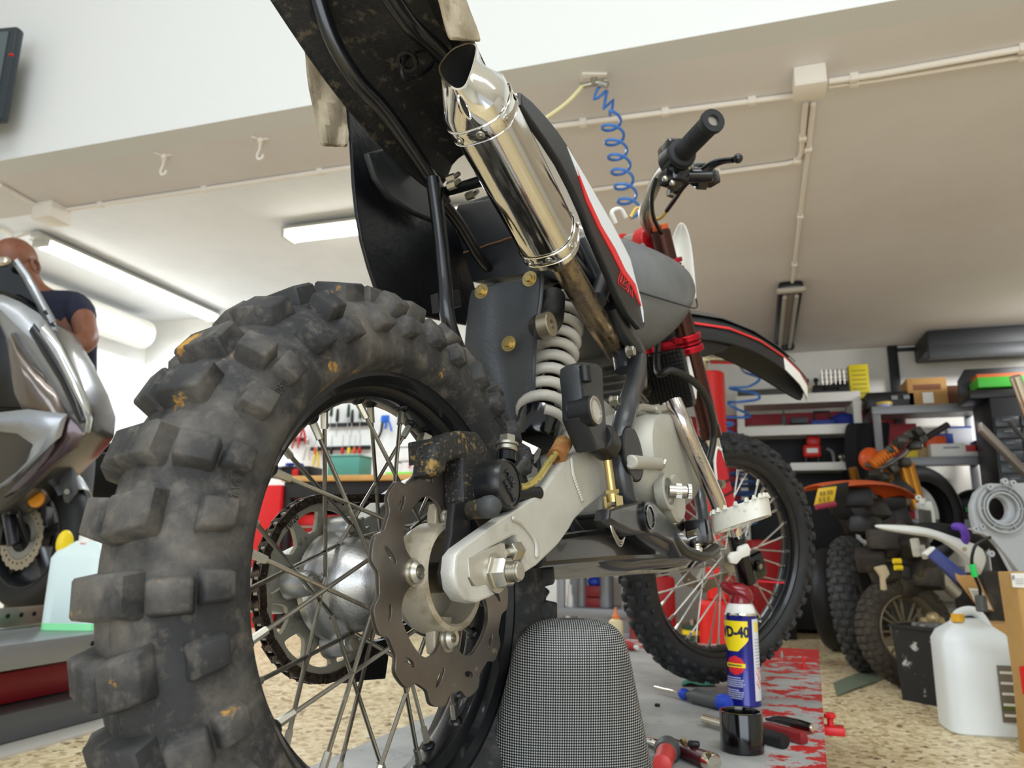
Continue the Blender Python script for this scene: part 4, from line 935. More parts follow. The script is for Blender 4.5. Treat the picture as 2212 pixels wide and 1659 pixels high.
hol = [[(.082*math.sin(a)+.006*math.cos(t), .082*math.cos(a)+.003*math.sin(t)) for t in [2*PI*j/10 for j in range(10)]] for a in [2*PI*k/10 for k in range(10)]]
G().curve2d([lobes, [pol(.068, 2*PI*k/60) for k in range(60)]]+hol, .0036, FM @ sideM(.052), .0003).build('brake_disc', disc_m, bike)
g = G()
for k in range(4): a = PI/2*k; g.tube([fr(.025*math.sin(a), .05, .025*math.cos(a)), fr(.074*math.sin(a+.3), .052, .074*math.cos(a+.3))], .006, 8, smooth=False)
g.build('disc_carrier', alu, bike)
g = G().tube([fr(.208*math.sin(a), .0, .208*math.cos(a)) for a in (2.38, 2.40)], .004, 10, smooth=False); g.build('valve_stem', steel, bike)
G().tube([fr(.20*math.sin(1.85), -.015, .20*math.cos(1.85)), fr(.05*math.sin(2.9), -.024, .05*math.cos(2.9))], .0023, 8, smooth=False).build('painted_spoke', mat('spoke_red', 'd0283a', .4), bike)
# side stand under the lean
G().tube([V((.50, .09, -.02)), V((.50, .20, -.155)), V((.50, .265, -.232))], .009, 12, smooth=False).cyl(V((.50, .265, -.232)), V((.50, .27, -.240)), .022, n=20).build('side_stand', tubem, bike)
# ------------------------------------------------------------------ helpers for the rest of the shop
TZ = .257
def dp(px, py, d): return CAM+ray(px, py)*d                # a point at distance d along the view axis
RV = Matrix(((CR.x, CF.x*1, 0), (CR.y, CF.y, 0), (0, 0, 1))); _h = V((CF.x, CF.y, 0)).normalized(); _rh = V((_h.y, -_h.x, 0))
RV = Matrix(((_rh.x, _h.x, 0), (_rh.y, _h.y, 0), (0, 0, 1)))   # x right of the view, y away, z up
FWD = _h
def single(g, name, m, label, cat, loc, group=None, **k): return tag(g.build(name, m, loc=loc, **k), label, cat, group)
def slab(g, px, d, t, bev=.003, dirv=None):                # outline seen at distance d, thickness t going away
    return g.poly([dp(x, y, d) for x, y in px], (dirv or FWD)*t, bev)
def Ry(a): return Matrix.Rotation(a, 3, 'Y')
def Rz(a): return Matrix.Rotation(a, 3, 'Z')
def Rx(a): return Matrix.Rotation(a, 3, 'X')
# ------------------------------------------------------------------ lift table under the bike
tm = mat('lift_top_worn', 'aeaeab', .5, n=(5, '858684', .38, .68), dirt=(14, '5e5d5a', .58, .8), bump=(90, .0004))
nt = tm.node_tree; N, L = nt.nodes, nt.links; p = N['Principled BSDF']
old = p.inputs['Base Color'].links[0].from_socket
tc = N.new('ShaderNodeTexCoord'); sx = N.new('ShaderNodeSeparateXYZ'); L.new(tc.outputs['Object'], sx.inputs[0])
# paint survives along the edge rails and the far end of the table: coordinates are those of the table itself
def mr(src, a, b_, c=0, d=1):
    r = N.new('ShaderNodeMapRange'); r.inputs[1].default_value = a; r.inputs[2].default_value = b_; r.inputs[3].default_value = c; r.inputs[4].default_value = d; L.new(src, r.inputs[0]); return r.outputs[0]
ab = N.new('ShaderNodeMath'); ab.operation = 'ABSOLUTE'; L.new(sx.outputs[0], ab.inputs[0])
e1 = mr(ab.outputs[0], .26, .36, 0, .19); e2 = mr(sx.outputs[1], 2.1, 2.6, 0, .22)
sm = N.new('ShaderNodeMath'); sm.operation = 'ADD'; L.new(e1, sm.inputs[0]); L.new(e2, sm.inputs[1])
nn = N.new('ShaderNodeTexNoise'); nn.inputs['Scale'].default_value = 16; nn.inputs['Detail'].default_value = 9; nn.inputs['Roughness'].default_value = .7; L.new(tc.outputs['Object'], nn.inputs[0])
s2 = N.new('ShaderNodeMath'); s2.operation = 'ADD'; L.new(nn.outputs[0], s2.inputs[0]); L.new(sm.outputs[0], s2.inputs[1])
mx = N.new('ShaderNodeMix'); mx.data_type = 'RGBA'; L.new(mr(s2.outputs[0], .70, .73), mx.inputs[0]); L.new(old, mx.inputs[6]); mx.inputs[7].default_value = lin('b3201f'); L.new(mx.outputs[2], p.inputs['Base Color'])
red_lift = mat('lift_red_paint', '8f1a1c', .45, dirt=(20, '5a4038', .6, .8))
ta = math.radians(-4.2)
TR = Rz(ta); TC = V((-.255, 1.239, 0))                     # table centre line point
def tp(x, y, z): return TC+TR @ V((x, y-1.239, 0))+V((0, 0, z))
t = thing('lift_table', 'red and grey motorcycle lift table under the dirt bike, paint worn off the top', 'lift table', tp(0, .2, 0))
o = bpy.data.objects.new('t', None)
g = G(); g.poly([tp(x, y, TZ-.006) for x, y in ((-.345, .12), (.345, .12), (.345, 2.80), (-.345, 2.80))], (0, 0, .006), .001)
top = g.build('table_top', tm, t)
# keep the texture's own axes aligned with the table
g = G()
for x in (-.335, .335): g.box(tp(x, 1.46, TZ-.035), (.012, 2.68, .055), TR)
g.box(tp(0, .13, TZ-.035), (.66, .012, .055), TR).box(tp(0, 2.79, TZ-.035), (.66, .012, .055), TR)
g.build('edge_rail', red_lift, t)
G().box(tp(.349, .62, TZ-.02), (.006, 1.24, .07), TR, .001).build('side_plate', mat('side_plate_rust', '5f3a32', .6, dirt=(30, '2d2220', .5, .7)), t)
g = G().box(tp(0, 1.45, .035), (.56, 2.2, .05), TR, .004); g.build('base_frame', red_lift, t)
for s in (-1, 1):
    g = G()
    for x in (-.24, .24):
        c = (tp(x, 1.5, .14)); g.box(c, (.02, 1.9, .04), TR @ Rx(s*.085), .002)
    g.build('scissor_arm', red_lift, t)
c = onz(1722, 1420, TZ); 
for px, py, h, cc in ((1737, 1446, .035, 'zinc'), (1689, 1421, .02, 'zinc')):
    c = onz(px, py, TZ); g = G().cyl(c, c+V((0, 0, .012)), .0065, n=16).cyl(c+V((0, 0, .012)), c+V((0, 0, h)), .004, n=12)
    single(g, 'locating_pin', red_pl if h > .03 else steel, 'upright red pin at the far right corner of the lift table' if h > .03 else 'small steel pin standing near the far edge of the lift table', 'pin', c)
c = onz(1800, 1566, .235); e = tp(.352, (c.y), .235)
tt = thing('side_clamp', 'red screw clamp sticking out of the right side of the lift table', 'clamp', e)
cx = V((c.x, c.y, .225)); ex = V((tp(.353, 1.70, 0).x, c.y, .225))
G().box((ex+cx)/2+V((.005, 0, 0)), ((cx-ex).length+.03, .03, .016), bev=.003).build('clamp_bar', red_pl, tt)
G().cyl(cx+V((-.005, 0, .006)), cx+V((-.005, 0, .022)), .006, n=14).cyl(cx+V((-.005, 0, .022)), cx+V((-.005, 0, .032)), .011, n=8, bev=.002).build('clamp_screw', red_pl, tt)
# ------------------------------------------------------------------ spray can
c = onz(1609, 1522, TZ); R = .0335; tcm = math.atan2((CAM-c).y, (CAM-c).x)
def cyl_pt(c, R, u, z, off=0):                              # u: arc length to the right as seen by the camera
    a = tcm+u/R; return V((c.x+(R+off)*math.cos(a), c.y+(R+off)*math.sin(a), c.z+z))
def patch(g, c, R, u0, u1, z0, z1, off=.0003, n=14, shape=None):
    rows = []
    for i in range(9):
        z = z0+(z1-z0)*i/8; a, b2 = (u0, u1) if shape is None else shape(i/8)
        rows.append([cyl_pt(c, R, a+(b2-a)*k/n, z, off) for k in range(n+1)])
    return g.sheet(rows, .0003)
can = thing('spray_can', 'blue and yellow lubricant spray can with a red flip-up straw cap on the lift table', 'spray can', c)
blue_can = mat('can_blue', '14187c', .25, metal=.2, coat=.3)
body = G().lathe([(0, 0), (R-.003, 0), (R, .002), (R, .004), (R-.0008, .006), (R-.0008, .178), (R, .180), (R, .183), (0, .183)], c, (0, 0, 1), 56).build('can_body', blue_can, can)
G().lathe([(R+.0004, .1785), (R+.001, .181), (R+.0002, .1835), (R-.001, .181)], c, (0, 0, 1), 48, closed=True).build('can_rim', chrome, can)
G().lathe([(R-.002, .183), (R-.004, .190), (.026, .199), (.021, .203), (0, .203)], c, (0, 0, 1), 48).build('can_shoulder', white_pl, can)
vr = V((math.sin(tcm), -math.cos(tcm), 0)) * -1           # unit vector to the right as seen
vr = (cyl_pt(c, R, .001, 0)-cyl_pt(c, R, -.001, 0)).normalized()
vf = V((math.cos(tcm), math.sin(tcm), 0))
capm = mat('cap_translucent_red', '8e1722', .2, trans=.25, coat=.3)
g = G(); rings = []
for k, (dx, dz, w_, h_) in enumerate(((-.039, .238, .004, .005), (-.036, .236, .013, .013), (-.026, .234, .018, .019), (-.010, .229, .022, .024), (.004, .225, .023, .026), (.016, .220, .021, .024), (.025, .213, .014, .015), (.028, .210, .004, .004))):
    cc_ = c+vr*dx+V((0, 0, dz)); rings.append([cc_+vf*(w_*math.cos(t))+(V((0, 0, 1))*.9+vr*.2*(1 if k > 3 else -.2))*(h_*.8*math.sin(t)) for t in [2*PI*j/18 for j in range(18)]])
g.loft(rings); g.lathe([(.022, .200), (.0225, .204), (.020, .222), (.016, .226), (0, .226)], c, (0, 0, 1), 32); g.build('straw_cap', capm, can)
yl = mat('label_yellow', 'f2d80e', .35)
U0 = -.020                                                 # centre of the front of the label, turned to the left
def shield(f): w_ = .0335*(1 if f > .35 else (.35+.65*f/.35)); return (U0-w_, U0+w_)
G_ = G(); patch(G_, c, R, 0, 0, .108, .168, shape=shield); sh_ = G_.build('yellow_shield', yl, body)
G().text('WD-40', .0245, fn=lambda x, y, z: cyl_pt(c, R, U0-.0010+x*.95, .145+y*1.15, .0008+z), depth=.0003, space=1.02, bold=.0011).build('label_lettering', mat('label_navy', '10133a', .4), sh_)
patch(g := G(), c, R, .0235, .0480, .012, .172); ws = g.build('white_strip', mat('label_white', 'd8d8dc', .4), body)
G_ = G(); patch(G_, c, R, 0, 0, .146, .166, off=.0007, shape=lambda f: (.029-.0+.002*(1-f), .042-.002*(1-f))); G_.build('small_shield', yl, ws)
g = G()
for i in range(10): patch(g, c, R, .028, .045, .075+i*.0062, .0765+i*.0062, off=.0007)
g.build('fine_print', mat('print_grey', '8b8d98', .5), ws)
g = G()
for zc in (.066, .046):
    cc_ = [(.036, zc+.011), (.044, zc), (.036, zc-.011), (.028, zc)]; P = []
    for i in range(4):
        a_, b_ = cc_[i], cc_[(i+1) % 4]
        for k in range(4): P.append(cyl_pt(c, R, a_[0]+(b_[0]-a_[0])*k/4, a_[1]+(b_[1]-a_[1])*k/4, .0008))
    g.tube(P, .0005, 5, closed=True, smooth=False); g.tube([cyl_pt(c, R, .033, zc-.004, .0008), cyl_pt(c, R, .039, zc+.004, .0008)], .0007, 5, smooth=False)
g.build('hazard_diamond', mat('print_red', 'c0564c', .5), ws)
def disc_sh(f): h = math.sqrt(max(0, 1-(2*f-1)**2))*.0185+.0005; return (U0+.004-h, U0+.004+h)
G_ = G(); patch(G_, c, R, 0, 0, .061, .099, off=.0004, shape=disc_sh); rd = G_.build('red_disc', mat('label_red', 'd8232c', .35), body)
G_ = G(); patch(G_, c, R, U0-.018, U0+.025, .076, .084, off=.0008); yb = G_.build('yellow_band', yl, rd)
g = G()
rr = random.Random(4)
lines = [(.055, .024), (.0505, .030), (.0465, .027), (.0425, .031), (.0385, .026), (.031, .020), (.027, .028), (.023, .031), (.019, .030), (.015, .027)]
for zc, w_ in lines:
    u = U0-.020
    while u < U0-.020+w_+.008:
        wl = rr.uniform(.0015, .005); patch(g, c, R, u, u+wl, zc, zc+.0021, off=.0006, n=4); u += wl+.0009
g.build('body_print', mat('print_pale', 'b9bde0', .5), body)
g = G()
u = U0-.014
for k in range(9): patch(g, c, R, u, u+.0026, .0785, .0817, off=.0011, n=3); u += .0036
g.build('band_print', mat('label_navy', ''), yb)
# black cap / socket
c = onz(1604, 1622, TZ); Rk = .0335
single(G().lathe([(0, 0), (Rk-.002, 0), (Rk, .002), (Rk, .058), (Rk-.001, .060), (Rk-.0035, .060), (Rk-.0045, .056), (Rk-.0045, .01), (0, .01)], c, (0, 0, 1), 56), 'cap', black_gl, 'black open plastic cap standing on the lift table in front of the spray can', 'cap', c)
# screwdriver grey with blue ends
a, e = onz(1418, 1492, TZ+.006), onz(1618, 1530, TZ+.0165); d = (e-a).normalized(); Ls = (e-a).length
a = a.copy(); a.z = TZ+.0035+.008; e.z = TZ+.0168; d = (e-a).normalized()
sd_ = thing('screwdriver', 'grey-handled screwdriver with blue ends and a long steel tip', 'screwdriver', (a+e)/2)
G().cyl(a, a+d*Ls*.32, .0036, n=14).cyl(a-d*.004, a+d*.012, .0045, n=12).build('shank', chrome, sd_)
G().lathe([(0, 0), (.008, .002), (.0115, .010), (.0115, .018), (.009, .024), (0, .024)], a+d*Ls*.28, d, 28).build('blue_collar', blue_pl, sd_)
g = G().lathe([(0, 0), (.009, 0), (.010, .012), (.016, .022), (.0165, .075), (.015, .095), (0, .096)], a+d*Ls*.38, d, 12)
for k in range(16): p_ = a+d*(Ls*.38+.026+k*.0042); g.sphere(p_+V((0, 0, .0155)), (.0022, .0022, .0018), n=8, m=6)
g.build('handle', mat('handle_grey', '4d504e', .5), sd_)
G().lathe([(.0, 0), (.015, 0), (.017, .008), (.016, .018), (.011, .026), (0, .028)], a+d*(Ls*.38+.09), d, 28).build('blue_end', blue_pl, sd_)
# ratchet: chrome drive left of the cap, black grip right
a, e = onz(1520, 1552, TZ+.012), onz(1696, 1602, TZ+.012); d = (e-a).normalized(); Ls = (e-a).length
rt_ = thing('ratchet_handle', 'chrome tool with black rubber grip passing behind the black cap', 'ratchet', (a+e)/2)
G().cyl(a, a+d*Ls*.5, .0085, n=24, bev=.0015).build('chrome_drive', chrome, rt_)
G().lathe([(0, 0), (.010, 0), (.0115, .003), (.0115, Ls*.48), (.0105, Ls*.5), (0, Ls*.5)], a+d*Ls*.5, d, 28).build('rubber_grip', rubber_bk, rt_)
# red square bar
a, e = onz(1652, 1571, TZ+.010), onz(1738, 1595, TZ+.010); d = (e-a).normalized(); pr = V((-d.y, d.x, 0))
pl = thing('locking_pliers', 'dark red square-handled pliers lying right of the black cap', 'pliers', (a+e)/2)
G().box((a+e)/2, ((e-a).length, .018, .019), frame_to(V((0, 0, 1)), (0, 1, 0))*0+Matrix(((d.x, pr.x, 0), (d.y, pr.y, 0), (0, 0, 1))), .003).build('handle', mat('dark_red_handle', '7c1c20', .4), pl)
a2, e2 = onz(1655, 1553, TZ+.010), onz(1752, 1572, TZ+.010)
bs = thing('combination_pliers', 'black curved-handle pliers with chrome end behind the dark red bar', 'pliers', (a2+e2)/2)
G().tube([a2, a2+(e2-a2)*.3+V((0, 0, .003)), a2+(e2-a2)*.7+V((0, 0, .002)), e2], [.003, .007, .0085, .0075], 14).build('handle', black_gl, bs)
G().cyl(e2-(e2-a2)*.03, e2+(e2-a2)*.04, .0065, n=18, bev=.001).build('end_ring', chrome, bs)
# front-left tools
a, e = onz(1444, 1612, TZ+.015), onz(1428, 1658, TZ+.016); d = (e-a).normalized()
t1 = thing('nut_driver', 'grey tool handle with a red end lying nearest on the lift table', 'screwdriver', a)
G().cyl(onz(1408, 1605, TZ+.006), a+V((0, 0, -.006)), .006, n=16).box(onz(1425, 1604, TZ+.008), (.06, .018, .008), Rz(-.2), .003).build('shank', chrome, t1)
G().lathe([(0, 0), (.010, .001), (.018, .012), (.020, .026), (.016, .040), (0, .042)], a, d, 28).build('handle', mat('handle_grey', ''), t1)
G().lathe([(0, 0), (.0135, 0), (.0145, .006), (.0130, .07), (0, .075)], a+d*.040, d, 28).build('red_end', mat('coral_red', 'd5423f', .4), t1)
a, e = onz(1455, 1612, TZ+.012), onz(1545, 1650, TZ+.012); d = (e-a).normalized(); Ls = (e-a).length
t2 = thing('torch', 'dark maroon barrel tool with a bright metal end, near the grey seat pad', 'torch', (a+e)/2)
G().lathe([(0, 0), (.009, 0), (.0115, .004), (.011, Ls*.5), (.0125, Ls*.85), (0, Ls*.85)], a, d, 24).build('barrel', mat('maroon', '4a1a22', .4), t2)
G().lathe([(0, 0), (.0135, 0), (.0135, Ls*.12), (.0115, Ls*.15), (0, Ls*.15)], a+d*Ls*.84, d, 24).build('metal_end', chrome, t2)
pm = a+d*Ls*.3; G().cyl(pm+V((0, 0, .008)), pm+V((-.004, 0, .018)), .005, n=6).build('brass_nut', gold, t2); G().box(pm+d*.022+V((0, 0, .015)), (.018, .01, .009), bev=.003).build('switch', black_pl, t2)
# green rag
c = onz(1515, 1480, TZ); rows = []
for i in range(7):
    r_ = []
    for j in range(9):
        u, v = j/8, i/6; px = 1472+u*72; py = 1484-v*(6+14*math.sin(PI*min(1, u*1.1))); q_ = onz(px, py, TZ)
        r_.append(q_+V((0, 0, .003+.010*max(0, math.sin(u*7+v*4))*math.sin(PI*u)+.012*u*(1-u)*v)))
    rows.append(r_)
single(G().sheet(rows, .0025), 'rag', mat('green_cloth', '2f7a63', .85, bump=(300, .0008)), 'small crumpled green rag by the front wheel', 'rag', c, sub=1)
for px, py, r_, nm, lb in ((1420, 1526, .006, 'nut', 'small black nut on the table left of the screwdriver handle'),):
    c = onz(px, py, TZ); single(G().ring(c, (0, 0, 1), r_*.5, r_, .005, 6), nm, black_pl, lb, 'nut', c)
# red handled tool and oil bottle past the seat pad
a, e = onz(1352, 1394, TZ+.012), onz(1372, 1398, TZ+.012)
t3_ = thing('red_screwdriver', 'red tool with white end lying behind the mesh covered pad', 'screwdriver', a)
G().lathe([(0, 0), (.013, .002), (.014, .02), (.009, .05), (0, .05)], a, e-a, 20).build('handle', mat('worn_red', 'a83238', .45), t3_); G().cyl(a+(e-a).normalized()*.048, a+(e-a).normalized()*.062, .007, n=16, bev=.001).build('white_end', white_pl, t3_)
c = onz(1331, 1400, TZ)
bt = thing('oil_bottle', 'cream squeeze bottle with an orange nozzle beside the front wheel', 'bottle', c)
G().lathe([(0, 0), (.024, 0), (.026, .004), (.026, .02), (.0235, .045), (.0245, .07), (.022, .084), (.012, .091), (0, .091)], c, (0, 0, 1), 32).build('bottle_body', mat('cream_plastic', 'd9c9a0', .5, n=(10, 'b99a68', .5, .75)), bt)
G().lathe([(.0125, .090), (.0125, .1), (.006, .106), (.0035, .126), (0, .127)], c, (0, 0, 1), 24).build('nozzle', mat('orange_nozzle', 'd9763c', .5), bt)
# ------------------------------------------------------------------ mesh covered seat pad
sm_ = mat('mesh_fabric', '1b1c1d', .6)
nt = sm_.node_tree; N, L = nt.nodes, nt.links; p = N['Principled BSDF']
uvn = N.new('ShaderNodeUVMap'); mp = N.new('ShaderNodeMapping'); mp.inputs['Scale'].default_value = (1, 1, 1); L.new(uvn.outputs[0], mp.inputs[0])
sxx = N.new('ShaderNodeSeparateXYZ'); L.new(mp.outputs[0], sxx.inputs[0])
def mth(op, a_, b_=None):
    n_ = N.new('ShaderNodeMath'); n_.operation = op
    for i, v in enumerate((a_, b_)):
        if v is None: continue
        if isinstance(v, (int, float)): n_.inputs[i].default_value = v
        else: L.new(v, n_.inputs[i])
    return n_.outputs[0]
uu, vv_ = sxx.outputs[0], sxx.outputs[1]
s1_ = mth('SINE', mth('MULTIPLY', mth('ADD', uu, vv_), PI)); s2_ = mth('SINE', mth('MULTIPLY', mth('SUBTRACT', uu, vv_), PI))
pp_ = mth('MULTIPLY', s1_, s2_)
r_ = N.new('ShaderNodeMapRange'); r_.inputs[1].default_value = -.05; r_.inputs[2].default_value = .25; L.new(pp_, r_.inputs[0])
mx = N.new('ShaderNodeMix'); mx.data_type = 'RGBA'; L.new(r_.outputs[0], mx.inputs[0]); mx.inputs[6].default_value = lin('101112'); mx.inputs[7].default_value = lin('9c9c98'); L.new(mx.outputs[2], p.inputs['Base Color'])
bp = N.new('ShaderNodeBump'); bp.inputs['Distance'].default_value = .0006; L.new(r_.outputs[0], bp.inputs['Height']); L.new(bp.outputs[0], p.inputs['Normal'])
SD = .715
prof_px = [(1342, 1212, 1270), (1346, 1178, 1306), (1356, 1150, 1334), (1372, 1134, 1350), (1395, 1116, 1362), (1430, 1106, 1370), (1480, 1094, 1380), (1530, 1082, 1390), (1590, 1068, 1402), (1659, 1052, 1417), (1760, 1030, 1436), (1900, 1000, 1460), (2040, 975, 1480)]
base = dp(1240, 1659, SD); bot = None
g = G(); g.uv = g.bm.loops.layers.uv.verify()
NU = 48; rings = []
for i, (y, xl, xr) in enumerate(prof_px):
    L0, R0 = dp(xl, y, SD), dp(xr, y, SD); c_ = (L0+R0)/2; hw = (R0-L0).length/2; u_ = (R0-L0).normalized()
    th_ = .052 if i > 4 else (.012, .024, .034, .042, .049)[i]
    lean = V((0, 0, 0))+FWD*(.0)
    ring_ = []
    for k in range(NU):
        t = 2*PI*k/NU; cx, sy = math.cos(t), math.sin(t)
        ring_.append(c_+u_*hw*abs(cx)**.72*(1 if cx > 0 else -1)+FWD*th_*abs(sy)**.8*(1 if sy > 0 else -1)+FWD*.03)
    rings.append(ring_)
zmin = min(p.z for r__ in rings for p in r__)
vs_ = []
for r__ in rings: vs_.append([g.bm.verts.new(V((p.x, p.y, max(p.z, TZ)))) for p in r__])
DOT = .0022; vd = [0]
for i in range(1, len(rings)): vd.append(vd[-1]+max((rings[i][36]-rings[i-1][36]).length, (rings[i][24]-rings[i-1][24]).length))
for i in range(len(rings)-1):
    for j in range(NU):
        f = g.bm.faces.new((vs_[i][j], vs_[i][(j+1) % NU], vs_[i+1][(j+1) % NU], vs_[i+1][j]))
        for lp, vi in zip(f.loops, (i, i, i+1, i+1)):
            p_ = lp.vert.co; q_ = p_-base; lp[g.uv].uv = (q_.dot(_rh)/DOT, vd[vi]/DOT*.85)
g.bm.faces.new(vs_[0][::-1]); g.bm.faces.new(vs_[-1])
single(g, 'seat_pad', sm_, 'rounded pad under grey black mesh fabric in the near foreground beside the rear wheel', 'seat pad', V((base.x, base.y, TZ)), sub=2, smooth=0)
bpy.data.objects['seat_pad'].data.shade_smooth()
# rag over the tail (world coordinates from the bike frame)
clm = mat('dirty_cloth', 'a89c86', .9, n=(9, '7a6b52', .4, .7), dirt=[(22, '4a3d2a', .55, .75)], bump=(120, .002))
bw = lambda p: BM @ V(p)
rows = []
L_pts = [(655, 60, 752, 100), (657, 110, 755, 150), (663, 160, 757, 190), (672, 215, 757, 235), (684, 270, 756, 280), (692, 318, 752, 320)]
def rl(t, w):                                               # across the seat at t 0..1 from left bottom to right bottom, w along the tail
    pass
grid = []
for j in range(9):
    w = j/8; col_ = []
    for (xl, yl, xr, yr) in reversed(L_pts):
        q_ = b(xl+(xr-xl)*w, yl+(yr-yl)*w, .128+.008*math.sin(w*9+yl*.03)); col_.append(q_)
    topL = col_[-1]
    x0 = -.17+.13*w
    for Yt, dz in ((.118, .0), (.09, .045), (.04, .065), (-.03, .068), (-.085, .05)):
        zt = .905+(-.42-x0)*-0-.0; zz = .735-(x0+.17)*.72+dz; col_.append(V((x0, Yt, zz+.006*math.sin(9*w+Yt*40))))
    Rp = [(944, -30, 1002, -20), (952, 10, 1012, 25), (960, 48, 1030, 62), (968, 88, 1042, 92)]
    for (xl, yl, xr, yr) in Rp: col_.append(b(xl+(xr-xl)*w, yl+(yr-yl)*w, -.118-.006*math.sin(w*7+yl)))
    grid.append([BM @ q_ for q_ in col_])
single(G().sheet(grid, .006), 'cloth', clm, 'dirty beige cloth hanging over the raised tail of the dirt bike', 'cloth', BM @ V((-.1, 0, .76)), sub=1)
# ------------------------------------------------------------------ ceiling fittings
def on_ceiling(px, py, h): return onz(px, py, h)
HC1 = H1-.012
def conduit(name, pts, r, m=pipe_white, label=None, cat='pipe', group=None, clips=0):
    g = G().tube(pts, r, 10, smooth=False)
    for k in range(clips):
        i = 0; t_ = (k+.5)/clips; L_ = len(pts)-1; a_ = pts[min(int(t_*L_), L_-1)]; e_ = pts[min(int(t_*L_)+1, L_)]; c_ = a_+(e_-a_)*(t_*L_-int(t_*L_)); g.box(c_, (.03, .03, .03), bev=.004)
    return single(g, name, m, label, cat, pts[0], group)
o1 = onz(1748, 180, HC1-.03)
jb = thing('junction_box', 'cream square junction box on the low ceiling where the conduits meet', 'junction box', V((o1.x, o1.y, H1)))
j0, j1 = onz(1722, 215, HC1-.05), onz(1790, 205, HC1-.05); jw = (j1-j0).length
G().box(V((o1.x, o1.y, H1-.035)), (jw, jw*.95, .07), bev=.004).build('box_body', pipe_white, jb); G().box(V((o1.x, o1.y, H1-.072)), (jw*1.03, jw*.98, .008), bev=.002).build('box_lid', pipe_white, jb)
lv = [onz(x, y, HC1) for x, y in ((1175, 276), (1722, 206))]
conduit('conduit', lv, .011, label='cream conduit running left from the junction box across the low ceiling', clips=3)
conduit('conduit', [onz(1790, 176, HC1), onz(1900, 160, HC1), onz(2560, 42, HC1)], .012, label='upper of two cream conduits running right from the junction box', clips=2)
conduit('conduit', [onz(1790, 186, HC1), onz(1900, 172, HC1), onz(2560, 64, HC1)], .010, label='lower of two cream conduits running right from the junction box', clips=2)
conduit('conduit', [onz(1740, 225, HC1), onz(1731, 330, HC1), onz(1722, 347, HC1), onz(1700, 353, HC1), onz(1270, 412, HC1)], .0105, label='cream conduit that bends left behind the handlebar', clips=3)
conduit('conduit', [onz(1757, 225, HC1), onz(1711, 612, HC1)], .0105, label='cream conduit running from the junction box down to the unlit lamp', clips=3)
e0 = V((onz(140, 466, H1).x, YB2+.014, H1-.0)); 
conduit('conduit', [V((onz(140, 466, H1).x, YB2-.012, H1-.012)), V((XREC-.1, YB2-.012, H1-.012))], .012, label='cream conduit along the far edge of the ceiling beam', clips=4)
conduit('conduit', [V((onz(0, 400, HC1).x, onz(0, 400, HC1).y, H1-.012)), onz(100, 455, HC1)], .010, label='cream conduit crossing the beam to the left junction box')
c = onz(112, 462, HC1-.03)
jb2 = thing('junction_box', 'cream junction box at the left end of the ceiling beam', 'junction box', V((c.x, c.y, H1)))
G().box(V((c.x, c.y, H1-.04)), (.12, .12, .08), bev=.004).build('box_body', pipe_white, jb2); G().box(V((c.x, c.y, H1-.082)), (.124, .124, .008), bev=.002).build('box_lid', pipe_white, jb2)
conduit('cable', [onz(0, 492, H2-.02), onz(15, 500, H2-.02), onz(30, 515, H2-.02), onz(60, 505, H2-.02), onz(90, 505, H2-.02)], .009, label='pale cable curling down at the far left under the ceiling', cat='cable')
# hooks
for i, (px, py) in enumerate(((335, 322), (541, 282))):
    c = onz(px, py, H1); c.y = min(max(c.y, YB+.16), YB2-.1)
    hk = thing('ceiling_hook', ('leftmost' if i == 0 else 'rightmost')+' of the two painted hooks under the ceiling beam', 'hook', c, 'hooks under the beam')
    g = G()
    for k in range(3): a_ = 2*PI*k/3; g.box(c+V((.022*math.cos(a_), .022*math.sin(a_), -.004)), (.035, .012, .006), Rz(a_), .002)
    g.cyl(c, c+V((0, 0, -.018)), .012, n=14); g.build('hook_plate', pipe_white, hk)
    G().tube([c+V((0, 0, -.01)), c+V((0, 0, -.045)), c+V((-.01, 0, -.075)), c+V((0, 0, -.092)), c+V((.016, 0, -.088)), c+V((.02, 0, -.075))], .0048, 8).build('hook_shank', pipe_white, hk)
# lamps
lamp_white = mat('lamp_body', 'd9d9d4', .5); tube_on = mat('lit_tube', 'fffdf0', .4, emit=9); tube_off = mat('unlit_tube', 'b9b3a8', .3)
def lamp(name, a, e, wid, on, label, hang=.03, body=lamp_white):
    c = (a+e)/2; d = (e-a).normalized(); pr = V((-d.y, d.x, 0)); L_ = (e-a).length; R = Matrix(((d.x, pr.x, 0), (d.y, pr.y, 0), (0, 0, 1)))
    t = thing(name, label, 'ceiling lamp', V((c.x, c.y, a.z)), 'fluorescent lamps')
    G().box(c+V((0, 0, -hang)), (L_, wid*.45, .04), R, .006).build('lamp_body', body, t)
    G().box(c+V((0, 0, -hang-.022)), (L_*.97, wid, .006), R, .002).build('reflector', body, t)
    for s in (-1, 1): G().cyl(c+pr*s*wid*.27-d*L_*.455+V((0, 0, -hang-.048)), c+pr*s*wid*.27+d*L_*.455+V((0, 0, -hang-.048)), .0145, n=16).build('tube', tube_on if on else tube_off, t)
    for s in (-1, 1): G().box(c+d*s*L_*.468+V((0, 0, -hang-.045)), (.025, wid*.85, .05), R, .005).build('tube_holder', body, t)
    return t
a, e = onz(112, 512, H2-.0), onz(432, 662, H2-.0); a = V((a.x, 3.47, H2)); e = V((a.x, 5.3, H2)); 
lamp('fluorescent_lamp', a, e, .15, True, 'long lit twin tube lamp along the left side of the white ceiling')
a = onz(612, 506, H2-.05); a.z = H2; lamp('fluorescent_lamp', a, a+V((1.30, 0, 0)), .16, True, 'short lit twin tube lamp ending behind the black side panel')
